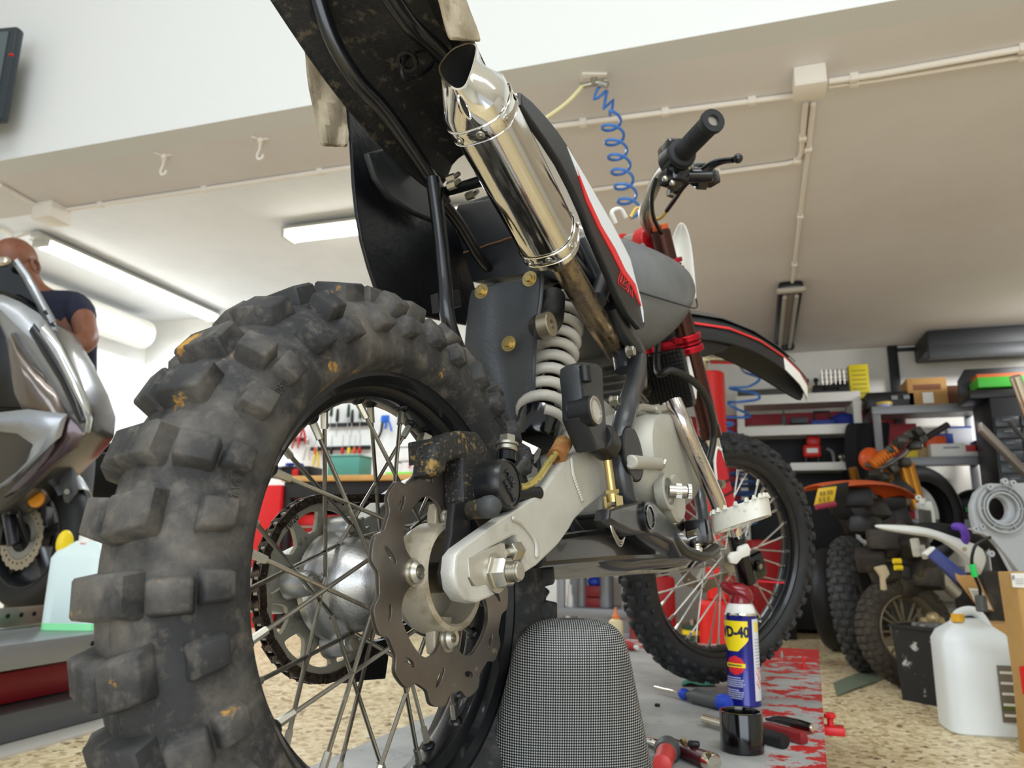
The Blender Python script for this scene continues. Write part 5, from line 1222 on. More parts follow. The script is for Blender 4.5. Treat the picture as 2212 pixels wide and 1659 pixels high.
# unlit lamp on the low ceiling
a, e = onz(1708, 612, H1-.02), onz(1693, 742, H1-.02)
t = thing('fluorescent_lamp', 'unlit twin tube lamp with black ends on the low ceiling at right', 'ceiling lamp', V(((a.x+e.x)/2, (a.y+e.y)/2, H1)), 'fluorescent lamps')
a.z = e.z = H1-.03; d = (e-a).normalized(); pr = V((-d.y, d.x, 0)); L_ = (e-a).length; c = (a+e)/2; R = Matrix(((d.x, pr.x, 0), (d.y, pr.y, 0), (0, 0, 1)))
G().box(c, (L_, .15, .055), R, .02).build('lamp_body', mat('lamp_dark', '17181a', .35), t)
G().box(c+V((0, 0, -.03)), (L_*.86, .085, .004), R).build('reflector', mat('reflector_tan', '9a9084', .4), t)
for s in (-1, 1): G().cyl(c+pr*s*.036-d*L_*.44+V((0, 0, -.046)), c+pr*s*.036+d*L_*.44+V((0, 0, -.046)), .0125, n=16).build('tube', tube_off, t)
G().box(a+V((0, 0, -.03))+d*.02, (.05, .17, .03), R, .008).build('end_clamp', mat('clamp_cream', 'b8b0a2', .5), t)
G().box(e+V((0, 0, -.03))-d*.03, (.08, .155, .05), R, .02).build('end_cap', black_pl, t)
# duct along the left wall
c = V((XL+.16, 4.0, H2-.2)); g = G().cyl(V((XL+.19, 2.9, H2-.20)), V((XL+.19, 5.18, H2-.20)), .13, n=32, bev=.03)
single(g, 'duct', white_paint, 'thick white round duct high along the left wall under the lamp', 'duct', V((XL+.19, 4.0, H2-.2)))
# air hose reel point and coil hose
c = onz(1283, 165, H1); c0 = V((c.x, c.y, H1))
ft = thing('air_outlet', 'small metal air fitting under the low ceiling above the blue hose', 'air fitting', c0)
G().box(c0+V((0, 0, -.004)), (.09, .05, .008), Rz(.3), .002).build('wall_plate', pipe_white, ft)
G().cyl(c0+V((0, 0, -.005)), c0+V((.0, 0, -.035)), .012, n=12).cyl(c0+V((-.05, 0, -.032)), c0+V((.045, 0, -.026)), .010, n=12).cyl(c0+V((.02, 0, -.03)), c0+V((.05, 0, -.045)), .013, n=8).build('fitting', zinc, ft)
hose_m = mat('blue_hose', '3a76c4', .3, coat=.2)
dist = (c0-CAM).dot(CF); k0 = .45
def hp(px, py, dd=0): return dp(px, py, dist+dd)
P = [c0+V((.035, 0, -.04)), hp(1292, 190), hp(1283, 215), hp(1300, 205), hp(1312, 195), hp(1304, 235, .02), hp(1325, 215, .05), hp(1318, 250, .04)]
ax0, ax1 = (1317, 252), (1362, 462)
nT = 6.6
for i in range(int(nT*14)):
    t_ = i/(nT*14); a_ = 2*PI*nT*t_; x = ax0[0]+(ax1[0]-ax0[0])*t_+22*math.sin(a_); y = ax0[1]+(ax1[1]-ax0[1])*t_-13*math.cos(a_)
    P.append(hp(x, y, .10*t_-.03*math.cos(a_)))
single(G().tube(P, .0055, 8, 2), 'coil_hose', hose_m, 'blue coiled air hose hanging from the low ceiling behind the bike', 'air hose', c0)
P = [c0+V((-.05, 0, -.035)), hp(1255, 190, -.08), hp(1225, 222, -.2), hp(1180, 255, -.35), hp(1130, 285, -.5)]
single(G().tube(P, .007, 8), 'hose', mat('yellow_air_hose', 'd8cf9a', .4), 'pale yellow hose running left from the ceiling air fitting', 'hose', c0)
# black trunking, cable, long black unit at the far wall
a = ony(1925, 716, YF-.03); e = ony(1935, 846, YF-.03)
struct(G().box(((a.x+e.x)/2, YF-.025, (H1+.9)/2), (.07, .05, H1-.9), bev=.004), 'trim_2', mat('trunking_black', '191b1d', .5))
struct(G().box(((a.x+XR)/2, YF-.01, H1-.03), (XR-a.x, .02, .03)), 'trim_3', mat('trunking_black', ''))
a, e = ony(2002, 728, 6.1), ony(2330, 700, 6.1)
t = thing('roller_unit', 'long black housing mounted high on the far wall at upper right', 'shutter housing', V(((a.x+e.x)/2, 6.2, 2.15)))
G().box(((a.x+e.x)/2, 6.34, H1-.085), (e.x-a.x, .46, .15), bev=.02).build('housing', mat('housing_black', '1c1d1e', .5), t); G().box(((a.x+e.x)/2, 6.11, H1-.185), (e.x-a.x, .05, .09), bev=.006).build('front_bar', mat('bar_dark', '333536', .45), t)
# ------------------------------------------------------------------ television on the bulkhead
a, e = ony(41, 150, 2.12), ony(36, 250, 2.12); tlx, tz1, tz0 = ony(38, 60, 2.12).x, ony(38, 58, 2.12).z, ony(38, 252, 2.12).z
t = thing('television', 'dark flat television on the white wall at the far left edge', 'television', V((tlx-.4, YB, (tz0+tz1)/2)))
RT = Rz(.16)
G().box(V((tlx-.46, 2.06, (tz0+tz1)/2)), (.94, .045, tz1-tz0), RT, .012).build('casing', mat('tv_casing', '2a3238', .35), t)
G().box(V((tlx-.46, 2.034, (tz0+tz1)/2+.01)), (.88, .006, tz1-tz0-.08), RT, .001).build('screen', mat('tv_screen', '525d60', .25), t)
G().box(V((tlx-.45, 2.16, (tz0+tz1)/2)), (.2, .19, .2), bev=.01).build('bracket', black_pl, t)
G().box(V((tlx-.06, 2.08, tz0-.012)), (.06, .03, .02), RT, .004).build('stand_stub', black_pl, t)
c = V((tlx+.012, 2.10, (tz0+tz1)/2+.07)); G().cyl(c, c+V((.014, 0, 0)), .006, n=10).build('red_plug', red_pl, t)
# ------------------------------------------------------------------ workbench and tool wall seen through the rear wheel
BY_ = 4.72
zt = ony(750, 1026, BY_).z; bl, br = ony(608, 1030, BY_).x, ony(1010, 1030, BY_).x
t = thing('workbench', 'workbench with a wooden top and black front seen through the rear wheel spokes', 'workbench', V(((bl+br)/2, (BY_+YFL)/2, 0)))
G().box(((bl+br)/2, (BY_+5.36)/2, zt-.02), (br-bl, 5.36-BY_, .04), bev=.003).build('bench_top', mat('bench_wood', 'c99a5a', .6, n=(3, 'b58447', .4, .7, (1, 12, 1))), t)
G().box(((bl+br)/2, BY_+.04, zt-.10), (br-bl-.02, .03, .11), bev=.003).build('bench_apron', mat('bench_black', '1a1b1d', .4), t)
for x in (bl+.04, br-.04):
    for y in (BY_+.06, 5.28): G().box((x, y, (zt-.04)/2), (.06, .06, zt-.04), bev=.003).build('leg', mat('bench_black', ''), t)
G().box(((bl+br)/2, 5.32, (zt-.15)/2+.05), (br-bl-.1, .02, zt-.25)).build('back_panel', mat('bench_black', ''), t)
x0, x1 = ony(540, 1100, BY_).x, ony(604, 1100, BY_).x
single(G().box(((x0+x1)/2, BY_+.25, zt*.47), (x1-x0, .5, zt*.94), bev=.006), 'tool_cabinet', mat('cabinet_red', 'd21f22', .35), 'bright red cabinet end left of the workbench behind the tyre', 'cabinet', V(((x0+x1)/2, BY_+.25, 0)))
# red chest beneath the bench
z1 = ony(680, 1112, BY_+.1).z; x0, x1 = ony(625, 1150, BY_+.1).x, ony(730, 1150, BY_+.1).x
t = thing('tool_chest', 'red drawer chest under the workbench seen through the sprocket', 'tool chest', V(((x0+x1)/2, BY_+.3, 0)))
G().box(((x0+x1)/2, BY_+.33, (z1+.1)/2), (x1-x0, .45, z1-.1), bev=.006).build('chest_body', mat('cabinet_red', ''), t)
for k in range(4):
    zc = .2+(z1-.25)*(k+.5)/4; dr_ = G().box(((x0+x1)/2, BY_+.098, zc), (x1-x0-.04, .02, (z1-.25)/4-.015), bev=.003).build('drawer', mat('drawer_red', 'a8161c', .4), t)
    G().box(((x0+x1)/2, BY_+.082, zc+.03), (x1-x0-.12, .014, .012), bev=.002).build('handle', steel, dr_)
for x in (x0+.05, x1-.05): G().cyl((x, BY_+.3, 0), (x, BY_+.3, .1), .05, n=16).build('caster', rubber_bk, t)
for k, (px, py, w_, h_, m_) in enumerate(((810, 1085, .16, .12, blue_pl), (860, 1105, .14, .10, mat('bin_blue', '22345e', .5)), (785, 1112, .2, .06, grey_met))):
    c = ony(px, py, BY_+.25); c.z = max(c.z, .35)
for k, (px, w_, h_, m_, nm, lb) in enumerate(((640, .34, .085, black_pl, 'tool_case', 'black tool case with red latches on the workbench'), (755, .26, .15, teal_pl, 'storage_box', 'translucent green storage box on the workbench'), (872, .20, .03, mat('lime', '7fd04a', .5), 'folder', 'lime green tray at the right end of the workbench'))):
    c = ony(px, 1020, BY_+.22); c.z = zt
    tt = thing(nm, lb, 'case' if k == 0 else ('box' if k == 1 else 'tray'), c)
    G().box(c+V((0, 0, h_/2)), (w_, .2, h_), bev=.01).build('body', m_, tt)
    if k == 0:
        for dx in (-.11, .06): G().box(c+V((dx, -.104, h_*.45)), (.05, .012, .05), bev=.003).build('latch', red_pl, tt)
        G().tube([c+V((-.05, -.1, h_*.8)), c+V((-.04, -.12, h_*.9)), c+V((.03, -.12, h_*.9)), c+V((.04, -.1, h_*.8))], .008, 8).build('handle', black_pl, tt)
    if k == 1: G().box(c+V((0, 0, h_+.006)), (w_+.01, .21, .014), bev=.004).build('lid', mat('lid_teal', '77a59c', .5), tt)
c = ony(637, 1000, BY_+.25); c.z = zt+.085
g = G().box(c+V((0, 0, .03)), (.11, .08, .012), bev=.003).box(c+V((-.045, 0, .015)), (.02, .08, .03)).box(c+V((.045, 0, .015)), (.02, .08, .03)).box(c+V((0, 0, .006)), (.11, .08, .012))
single(g, 'bracket_tool', blue_pl, 'small blue frame tool resting on the black tool case', 'tool', c)
WY = YFL-.03
for k, (x0p, x1p, yp, lb) in enumerate(((705, 800, 917, 'upper black tool rail on the white wall above the bench'), (672, 800, 968, 'lower black tool rail holding screwdrivers above the bench'), (610, 662, 950, 'short rail of pliers at the left of the tool wall'))):
    a, e = ony(x0p, yp, WY), ony(x1p, yp, WY); c = (a+e)/2
    single(G().box(c, (e.x-a.x, .03, .03), bev=.003), 'tool_rail', black_pl, lb, 'tool rail', V((c.x, YFL, c.z)))
def hand_tool(px, py, L_, hl, colm, label, cat='screwdriver', name='screwdriver', up=1):
    c = ony(px, py, WY-.02); t = thing(name, label, cat, c, 'hand tools hung on the white wall')
    G().lathe([(0, 0), (.011, .003), (.014, .02), (.013, hl*.7), (.009, hl), (0, hl)], c, (0, 0, up), 14).build('handle', colm, t)
    G().cyl(c+V((0, 0, up*hl*-.0)), c+V((0, 0, -up*L_)), .0035, .003, 8).build('blade', steel, t)
    return t
dg = mat('dark_green_handle', '24382c', .5)
for i, (px, py, m_, lb) in enumerate(((715, 900, dg, 'dark green handled tool, leftmost on the upper rail'), (728, 912, black_pl, 'short black handled tool second on the upper rail'), (752, 902, dg, 'green handled tool in the middle of the upper rail'), (760, 914, black_pl, 'black handled tool right of the middle green one'), (778, 905, dg, 'green handled tool at the right end of the upper rail'))):
    hand_tool(px, py, .12, .11, m_, lb)
for i, (px, m_, lb) in enumerate(((682, orange_pl, 'orange handled screwdriver, leftmost on the lower rail'), (700, red_pl, 'red handled screwdriver second on the lower rail'), (716, black_pl, 'black handled screwdriver third on the lower rail'), (740, red_pl, 'red handled screwdriver fourth on the lower rail'), (754, yellow_pl, 'yellow handled screwdriver on the lower rail'), (766, orange_pl, 'orange handled screwdriver right of the yellow one'), (777, red_pl, 'red handled screwdriver at the right end of the lower rail'))):
    hand_tool(px, 966, .10, .06, m_, lb, up=-1)
def pliers(px, py, m_, label, s=1):
    c = ony(px, py, WY-.02); t = thing('pliers', label, 'pliers', c, 'pliers hung on the white wall')
    for k in (-1, 1): G().tube([c, c+V((k*.018*s, 0, -.05*s)), c+V((k*.028*s, 0, -.13*s))], [.006*s, .009*s, .008*s], 8).build('handle', m_, t)
    G().box(c+V((0, 0, .025*s)), (.024*s, .012, .05*s), bev=.003).build('jaw', steel, t)
pliers(655, 925, red_pl, 'red handled pliers at the left of the tool wall'); pliers(640, 935, mat('faded_red', 'b55a56', .5), 'faded red handled pliers left of the brighter pair')
pliers(664, 960, mat('pale_handle', 'c9c4bb', .5), 'pale handled pliers below the red pair'); pliers(684, 975, yellow_pl, 'yellow handled pliers near the tool case')
t = thing('caulking_gun', 'blue and black trigger clamp hanging on the white wall', 'clamp', ony(832, 905, WY-.03))
c = ony(832, 905, WY-.03)
G().box(c, (.07, .03, .06), bev=.01).tube([c+V((.02, 0, 0)), c+V((.05, 0, -.06)), c+V((.06, 0, -.1))], .008, 8).tube([c+V((0, 0, .0)), c+V((.01, 0, -.05)), c+V((.0, 0, -.08))], .01, 8).build('grip', mat('bright_blue', '1e62c8', .4), t)
G().tube([c+V((-.02, 0, -.01)), c+V((-.03, 0, -.1)), c+V((-.055, 0, -.16))], .011, 8, smooth=False).build('jaw', black_pl, t)
pliers(893, 975, mat('pink', 'c8406a', .5), 'pink handled pliers right of the spray shelf')
a, e = ony(862, 968, WY-.04), ony(905, 998, WY-.04); g = G()
for z in (a.z, e.z): g.tube([V((a.x, WY-.08, z)), V((e.x+.1, WY-.08, z))], .004, 6, smooth=False)
for x in (a.x, e.x+.1): g.tube([V((x, WY-.08, e.z)), V((x, WY-.08, a.z))], .004, 6, smooth=False).tube([V((x, WY-.08, e.z)), V((x, WY+.02, e.z))], .004, 6, smooth=False)
single(g, 'wire_shelf', black_pl, 'small black wire rack on the white wall right of the clamp', 'rack', V((a.x, YFL, e.z)))
# ------------------------------------------------------------------ left lift with scooter, person
LZ = .29
le0, le1 = onz(-260, 1428, LZ), onz(230, 1365, LZ); ld = (le1-le0).normalized(); ln = V((-ld.y, ld.x, 0))
RL = Matrix(((ld.x, ln.x, 0), (ld.y, ln.y, 0), (0, 0, 1)))
t = thing('scooter_lift', 'grey topped lift platform with red frame under the silver scooter at left', 'lift table', V((le1.x, le1.y, 0))+ln*.4)
Lc = le1+ld*.25
G().box(Lc-ld*1.2+ln*.35+V((0, 0, -.035)), (2.4, .70, .07), RL, .004).build('platform', mat('platform_grey', '85898b', .35, metal=.3), t)
G().box(Lc-ld*1.2+ln*.42+V((0, 0, -LZ+.14)), (2.2, .50, .09), RL, .004).build('frame', mat('lift_crimson', '8c1420', .4), t)
G().box(Lc-ld*1.2+ln*.38+V((0, 0, -LZ+.05)), (2.4, .62, .08), RL, .004).build('base', mat('base_grey', '5c6063', .4, metal=.2), t)
G().box(Lc-ld*1.2+ln*.34+V((0, 0, -LZ+.004)), (2.5, .74, .008), RL).build('base_strip', mat('strip_pale', 'c3bfb6', .6), t)
c = Lc-ld*.30+V((0, 0, -.03)); G().cyl(c-ln*.003, c+ln*.002, .008, n=14).build('hole', MATS['void_black'], t)
c = onz(48, 1548, 0); single(G().box(c+V((0, 0, .018)), (.10, .035, .036), Rz(.3), .008), 'rubber_foot', rubber_bk, 'black rubber block on the floor in front of the left lift', 'rubber block', c)
# wheel chock plate
c = onz(80, 1350, LZ)
tt = thing('wheel_chock', 'perforated metal chock plate on the left lift under the scooter wheel', 'chock', c)
G().box(c+V((0, 0, .004)), (.34, .10, .008), RL, .002).build('foot_plate', steel, tt)
g = G().box(c+ln*-.0+V((0, 0, .035)), (.34, .006, .06), RL, .002); g.build('upright', steel, tt)
for k in range(6): p_ = c+ld*(-.12+.05*k)+V((0, 0, .038))-ln*.003; G().cyl(p_-ln*.001, p_+ln*.001, .008, n=12).build('hole', MATS['void_black'], tt)
# jug with green liquid
c = onz(165, 1358, LZ)
jg = thing('jug', 'translucent white jug with yellow cap and green coolant on the left lift', 'jug', c)
hh = dp(165, 1168, (c-CAM).dot(CF)).z-LZ; ww = .185
def jug(g, c, w_, d_, h_, R, sh=.2):
    rings = []
    for f, k in ((0, .93), (.02, 1), (.5, 1), (.80, 1), (.88, .86), (.95, .55), (1.0, .34)):
        rr_ = []
        for i in range(32):
            t = 2*PI*i/32; cx, sy = math.cos(t), math.sin(t)
            rr_.append(c+R @ V((w_/2*k*abs(cx)**.4*(1 if cx > 0 else -1), d_/2*(k if f < .9 else k*.9)*abs(sy)**.4*(1 if sy > 0 else -1), h_*f)))
        rings.append(rr_)
    return g.loft(rings)
jug(G(), c, ww, .13, hh, RV).build('jug_body', mat('jug_plastic', 'd5e6e4', .35, spec=.4), jg)
jug(G(), c+V((0, 0, -.0)), ww*1.003, .1305, .028, RV).build('coolant', mat('coolant_green', '8fe8a8', .3), jg)
c2 = c+V((0, 0, hh)); G().cyl(c2-V((0, 0, .008)), c2+V((0, 0, .02)), .028, n=24, bev=.003).build('cap', white_pl, jg)
G().ring(c2-V((0, 0, .012)), (0, 0, 1), .02, .03, .004, 24).build('seal_ring', red_pl, jg)
g = G().sphere(c2+RV @ V((-.065, -.02, -.01)), (.022, .03, .045)); g.build('yellow_tag', yellow_pl, jg)
# scooter
SDp = 2.85
silver = mat('scooter_silver', '9fa2a6', .34, metal=.6, coat=.6, n=(2, '8b8e93', .4, .7))
silver2 = mat('scooter_dark_silver', '585654', .28, metal=.6, coat=.5)
sdark = mat('scooter_black', '0d0e11', .3, coat=.3)
wc = dp(72, 1196, 3.1); wc.z = LZ+.295
sc_ = thing('scooter', 'silver maxi scooter on the left lift, front wheel and fairing visible', 'scooter', V((wc.x, wc.y, LZ)))
def sl(name, px, d, th, m, bev=.006, par=sc_): return slab(G(), px, d, th, bev).build(name, m, par)
sl('leg_shield', [(-220, 620), (0, 640), (40, 655), (100, 690), (140, 760), (175, 830), (192, 880), (188, 930), (150, 975), (60, 1060), (0, 1105), (-200, 1120)], SDp+.04, .22, silver2, .02)
def ridge(name, px, dpt, bulge, m, par=sc_, th=.012):      # faceted shell: pairs of (outer, inner) edges
    rows = []
    for (x0, y0), (x1, y1) in px:
        rows.append([dp(x0+(x1-x0)*u, y0+(y1-y0)*u, dpt-bulge*math.sin(PI*u)) for u in (0, .25, .5, .75, 1)])
    return G().sheet(rows, th).build(name, m, par)
ridge('upper_fairing', [((-40, 634), (-40, 670)), ((8, 640), (2, 700)), ((45, 655), (25, 745)), ((85, 680), (60, 790)), ((118, 722), (95, 830)), ((150, 790), (125, 880)), ((178, 850), (158, 920)), ((192, 900), (180, 940))], SDp, .05, silver)
ridge('chrome_edge', [((95, 700), (88, 722)), ((130, 745), (118, 770)), ((165, 815), (150, 835)), ((190, 870), (176, 885)), ((197, 905), (186, 915)), ((190, 935), (184, 935))], SDp-.06, .012, mat('scooter_bright', 'd2d5d6', .12, metal=.9))
ridge('dark_trim', [((72, 700), (66, 715)), ((110, 745), (95, 765)), ((145, 805), (132, 825)), ((170, 860), (158, 880)), ((184, 905), (176, 915))], SDp-.062, .01, sdark)
ridge('inner_panel', [((28, 715), (20, 740)), ((60, 770), (26, 800)), ((95, 815), (35, 850)), ((125, 850), (52, 885)), ((147, 893), (68, 902)), ((142, 900), (100, 905))], SDp-.03, .03, mat('scooter_taupe', '6a6058', .18, metal=.6, coat=.5))
sl('knee_recess', [(-120, 690), (10, 700), (25, 770), (45, 850), (62, 885), (0, 885), (-120, 895)], SDp+.0, .05, sdark, .01)
ridge('lower_fairing', [((-120, 900), (-120, 940)), ((0, 893), (0, 930)), ((62, 886), (40, 935)), ((147, 895), (75, 960)), ((130, 940), (60, 1000)), ((60, 1005), (10, 1050)), ((0, 1055), (-40, 1070))], SDp-.06, .02, silver)
ridge('nose_panel', [((147, 897), (128, 940)), ((180, 935), (110, 965)), ((168, 965), (85, 1000)), ((130, 990), (50, 1035)), ((80, 1035), (10, 1075))], SDp-.02, .015, mat('scooter_maroon', '4f3f42', .2, metal=.5, coat=.5))
sl('windscreen', [(-150, 545), (0, 563), (35, 561), (58, 600), (90, 650), (98, 690), (40, 655), (0, 642), (-150, 625)], SDp+.1, .03, mat('screen_dark', '0c1014', .08, coat=.6), .006)
ridge('screen_edge', [((36, 558), (30, 568)), ((62, 592), (52, 600)), ((92, 645), (80, 655)), ((118, 690), (100, 700)), ((122, 715), (108, 712))], SDp+.07, .012, MATS['scooter_silver'])
c = dp(8, 566, SDp+.05); G().sphere(c, (.03, .02, .022)).build('mirror_joint', chrome, sc_)
for x, y in ((101, 676), (116, 702)): c = dp(x, y, SDp-.03); G().cyl(c, c-FWD*.01, .008, n=12).build('rivet', sdark, sc_)
g = G().text('HYT', .04, Matrix.Translation(dp(118, 972, SDp-.10)) @ (RV @ Rx(PI/2)).to_4x4() @ Matrix.Rotation(-.9, 4, 'Z'), .001); g.bm.free()
# front wheel of the scooter
sa_ = math.radians(38); SWM = Matrix.Translation(wc) @ (RV @ Rz(-.42)).to_4x4()
make_tyre('tyre', SWM, .245, .052, .05, .195, .04, [], rubber_bk, sc_, 64)
g = G().lathe([(.198, -.045), (.205, -.045), (.205, -.035), (.185, -.02), (.185, .02), (.205, .035), (.205, .045), (.198, .045), (.178, .02), (.178, -.02)], (0, 0, 0), (0, 1, 0), 64, closed=True)
for k in range(5): a_ = 2*PI*k/5; g.box((.11*math.sin(a_), 0, .11*math.cos(a_)), (.03, .04, .16), Ry(a_), .006)
g.cyl((0, -.03, 0), (0, .03, 0), .05, n=24); bmesh.ops.transform(g.bm, matrix=SWM, verts=g.bm.verts); g.build('wheel_rim', mat('wheel_dark', '2a2b2d', .35, metal=.5), sc_)
hol = [[(.105*math.sin(a)+.006*math.cos(t), .105*math.cos(a)+.006*math.sin(t)) for t in [2*PI*j/10 for j in range(10)]] for a in [2*PI*k/24 for k in range(24)]]
G().curve2d([[pol(.13+.003*math.cos(24*t), t) for t in [2*PI*k/144 for k in range(144)]], [pol(.09, 2*PI*k/48) for k in range(48)]]+hol, .004, SWM @ sideM(-.06), .0004).build('brake_disc', mat('disc_pale', 'a39a88', .4, .8), sc_)
g = G().ring((0, -.062, 0), (0, 1, 0), .06, .088, .01, 40); bmesh.ops.transform(g.bm, matrix=SWM, verts=g.bm.verts); g.build('abs_ring', mat('ring_pale', '8c8a84', .4, .7), sc_)
sp3 = SWM.to_3x3()
for s in (-1, 1):
    a_ = SWM @ V((0, s*.085, 0)); e_ = a_+V((0, 0, .42))+RV @ V((-.16, .02, 0)); G().cyl(a_-V((0, 0, .03)), e_, .024, .028, 18).build('fork_leg', sdark, sc_)
c = SWM @ V((-.10, -.075, .02)); G().box(c, (.07, .05, .11), sp3, .012).build('brake_caliper', sdark, sc_)
c = dp(81, 1079, 2.98); G().cyl(c, c-FWD*.014, .032, n=28, bev=.003).build('reflector', mat('amber', 'd98a1e', .3), sc_)
rows = []
for i in range(9):
    a_ = math.radians(-60+i*14); r0_ = .315; rows.append([SWM @ V(((r0_-.05*abs(u)**2)*math.sin(a_), u*.075, (r0_-.05*abs(u)**2)*math.cos(a_))) for u in (-1, -.8, -.4, 0, .4, .8, 1)])
G().sheet(rows, .005).build('front_fender', MATS['scooter_silver'], sc_)
sl('fender_stay', [(118, 1000), (150, 985), (165, 1060), (148, 1088), (138, 1085)], 3.0, .02, mat('stay_grey', '56595c', .35, metal=.4), .004)
c = dp(146, 1062, 2.99); G().cyl(c, c-FWD*.006, .012, n=6).build('bolt', zinc, sc_)
g = G()
for k in range(9):
    x, y = ((20, 1090), (50, 1100), (90, 1120), (30, 1140), (60, 1150), (110, 1060), (20, 1060), (60, 1050), (100, 1090))[k]
    c = dp(x, y, 3.15+.02*k); g.box(c, (.10, .09, .08), Rz(k) @ Rx(k*.7), .01)
g.build('front_structure', sdark, sc_)
G().tube([dp(62, 1010, 3.0), dp(42, 1060, 3.0), dp(45, 1120, 3.0), dp(62, 1170, 3.02)], .008, 10).build('brake_hose', black_pl, sc_)
G().box(wc+RV @ V((-.95, -.14, .35)), (1.1, .22, .5), RV, .08).build('rear_body', sdark, sc_)
# ------------------------------------------------------------------ person behind the scooter
def skin(chain, edges, name=None, sub=2):
    """chain: list of (point, radius or (rx, ry)); returns evaluated mesh"""
    me = bpy.data.meshes.new('s'); me.from_pydata([tuple(p) for p, r in chain], edges, []); o = bpy.data.objects.new('s', me); COL.objects.link(o)
    o.modifiers.new('k', 'SKIN'); sb = o.modifiers.new('b', 'SUBSURF'); sb.levels = sb.render_levels = sub
    for i, (p, r) in enumerate(chain): me.skin_vertices[0].data[i].radius = (r if isinstance(r, tuple) else (r, r))
    me.skin_vertices[0].data[0].use_root = True
    dg_ = bpy.context.evaluated_depsgraph_get(); ev = o.evaluated_get(dg_); m2 = bpy.data.meshes.new_from_object(ev)
    bpy.data.objects.remove(o); bpy.data.meshes.remove(me); return m2
PD = 3.36
def W_(px, py, d=0): return dp(px, py, PD+d)
hd = W_(34, 566, 0); pel = W_(128, 980, .05); ft = pel.copy()
up_ = V((0, 0, 1)); rgt = _rh; bk = FWD
neck = W_(72, 632, .02); chest = W_(120, 720, .02); waist = W_(140, 860, .05)
shL = W_(172, 668, -.02); elL = W_(190, 740, -.14); wrL = W_(96, 768, -.26); shR = W_(40, 668, .0); elR = W_(2, 745, -.10); wrR = W_(40, 775, -.28)
hipL = pel+V((0, 0, -.06))-bk*.08; hipR = pel+V((0, 0, -.06))+bk*.10
knL = V((hipL.x, hipL.y, .50))+rgt*-.02; knR = V((hipR.x, hipR.y, .50))+rgt*.03
anL = V((knL.x, knL.y, .09))+rgt*.02; anR = V((knR.x, knR.y, .09))+rgt*.03; toL = anL+V((0, 0, -.05))-rgt*.16; toR = anR+V((0, 0, -.05))-rgt*.16
ch = [(pel, (.13, .15)), (waist, (.12, .14)), (chest, (.125, .17)), (W_(96, 655, .02), (.07, .10)), (neck, (.052, .055)), (W_(52, 600), (.065, .07)), (hd, (.088, .092)),
      (shL, .060), (W_(184, 705, -.08), .050), (elL, .052), (W_(146, 752, -.22), .050), (wrL, .032), (shR, .060), (elR, .042), (wrR, .028),
      (hipL, .095), (knL, .062), (anL, .042), (toL, .035), (hipR, .095), (knR, .062), (anR, .042), (toR, .035)]
ed = [(0, 1), (1, 2), (2, 3), (3, 4), (4, 5), (5, 6), (2, 7), (7, 8), (8, 9), (9, 10), (10, 11), (2, 12), (12, 13), (13, 14), (0, 15), (15, 16), (16, 17), (17, 18), (0, 19), (19, 20), (20, 21), (21, 22)]
pr_ = thing('person', 'bald person in navy polo shirt bending over behind the silver scooter', 'person', V((anL.x, anL.y, 0)))
g = G(); m2 = skin(ch, ed); g.bm.from_mesh(m2); bpy.data.meshes.remove(m2)
fd = (-rgt*.22-up_*.55-bk*.80).normalized(); sdv = fd.cross(up_).normalized(); hu = sdv.cross(fd)     # face direction, side, head up
HM = Matrix(((fd.x, sdv.x, hu.x), (fd.y, sdv.y, hu.y), (fd.z, sdv.z, hu.z)))
g.sphere(hd+HM @ V((0, 0, .01)), (.100, .078, .098), HM, 28, 20); g.sphere(hd+HM @ V((.025, 0, -.06)), (.070, .060, .070), HM, 20, 14)
g.sphere(hd+HM @ V((.100, 0, -.035)), (.022, .014, .026), HM); g.sphere(hd+HM @ V((.086, 0, -.082)), (.014, .026, .008), HM)
for s in (-1, 1):
    e0 = hd+HM @ V((-.012, s*.080, -.028)); pts = [e0+HM @ V((.018*math.cos(t)-.0, s*.008, .030*math.sin(t))) for t in [2*PI*k/12 for k in range(12)]]
    g.tube(pts, .006, 8, 2, True); g.sphere(e0, (.016, .006, .026), HM)
    g.sphere(hd+HM @ V((.086, s*.033, -.012)), (.012, .014, .008), HM)
# hands, five fingers each, resting on the far side of the scooter
for wr, el, s in ((wrL, elL, 1), (wrR, elR, -1)):
    d_ = (wr-W_(146, 752, -.22) if s == 1 else wr-el).normalized(); n_ = up_; sd2 = d_.cross(n_).normalized()
    palm = wr+d_*.045; Mh = Matrix(((d_.x, sd2.x, n_.x), (d_.y, sd2.y, n_.y), (d_.z, sd2.z, n_.z)))
    g.sphere(palm, (.052, .042, .017), Mh)
    for k, L_ in enumerate((.068, .078, .073, .058)):
        b0 = palm+Mh @ V((.038, -.030+.020*k, .002)); g.tube([b0, b0+Mh @ V((L_*.45, 0, -.004)), b0+Mh @ V((L_*.75, 0, -.020)), b0+Mh @ V((L_*.85, 0, -.040))], [.0095, .009, .0085, .007], 8)
    b0 = palm+Mh @ V((-.005, -.036*s, 0)); g.tube([b0, b0+Mh @ V((.025, -.022*s, -.008)), b0+Mh @ V((.048, -.026*s, -.02))], [.011, .010, .008], 8)
g.build('body', mat('skin_brown', '8a5a44', .45, n=(14, '7a4c38', .4, .65), bump=(200, .0003)), pr_, smooth=180)
for s in (-1, 1): G().sphere(hd+HM @ V((.093, s*.033, -.012)), (.008, .010, .006), HM).build('eye', mat('eye_white', 'e8e4dc', .3), pr_)
c = hd+HM @ V((-.006, -.086, -.058)); G().sphere(c-bk*.002, .006).build('earring', chrome, pr_); 
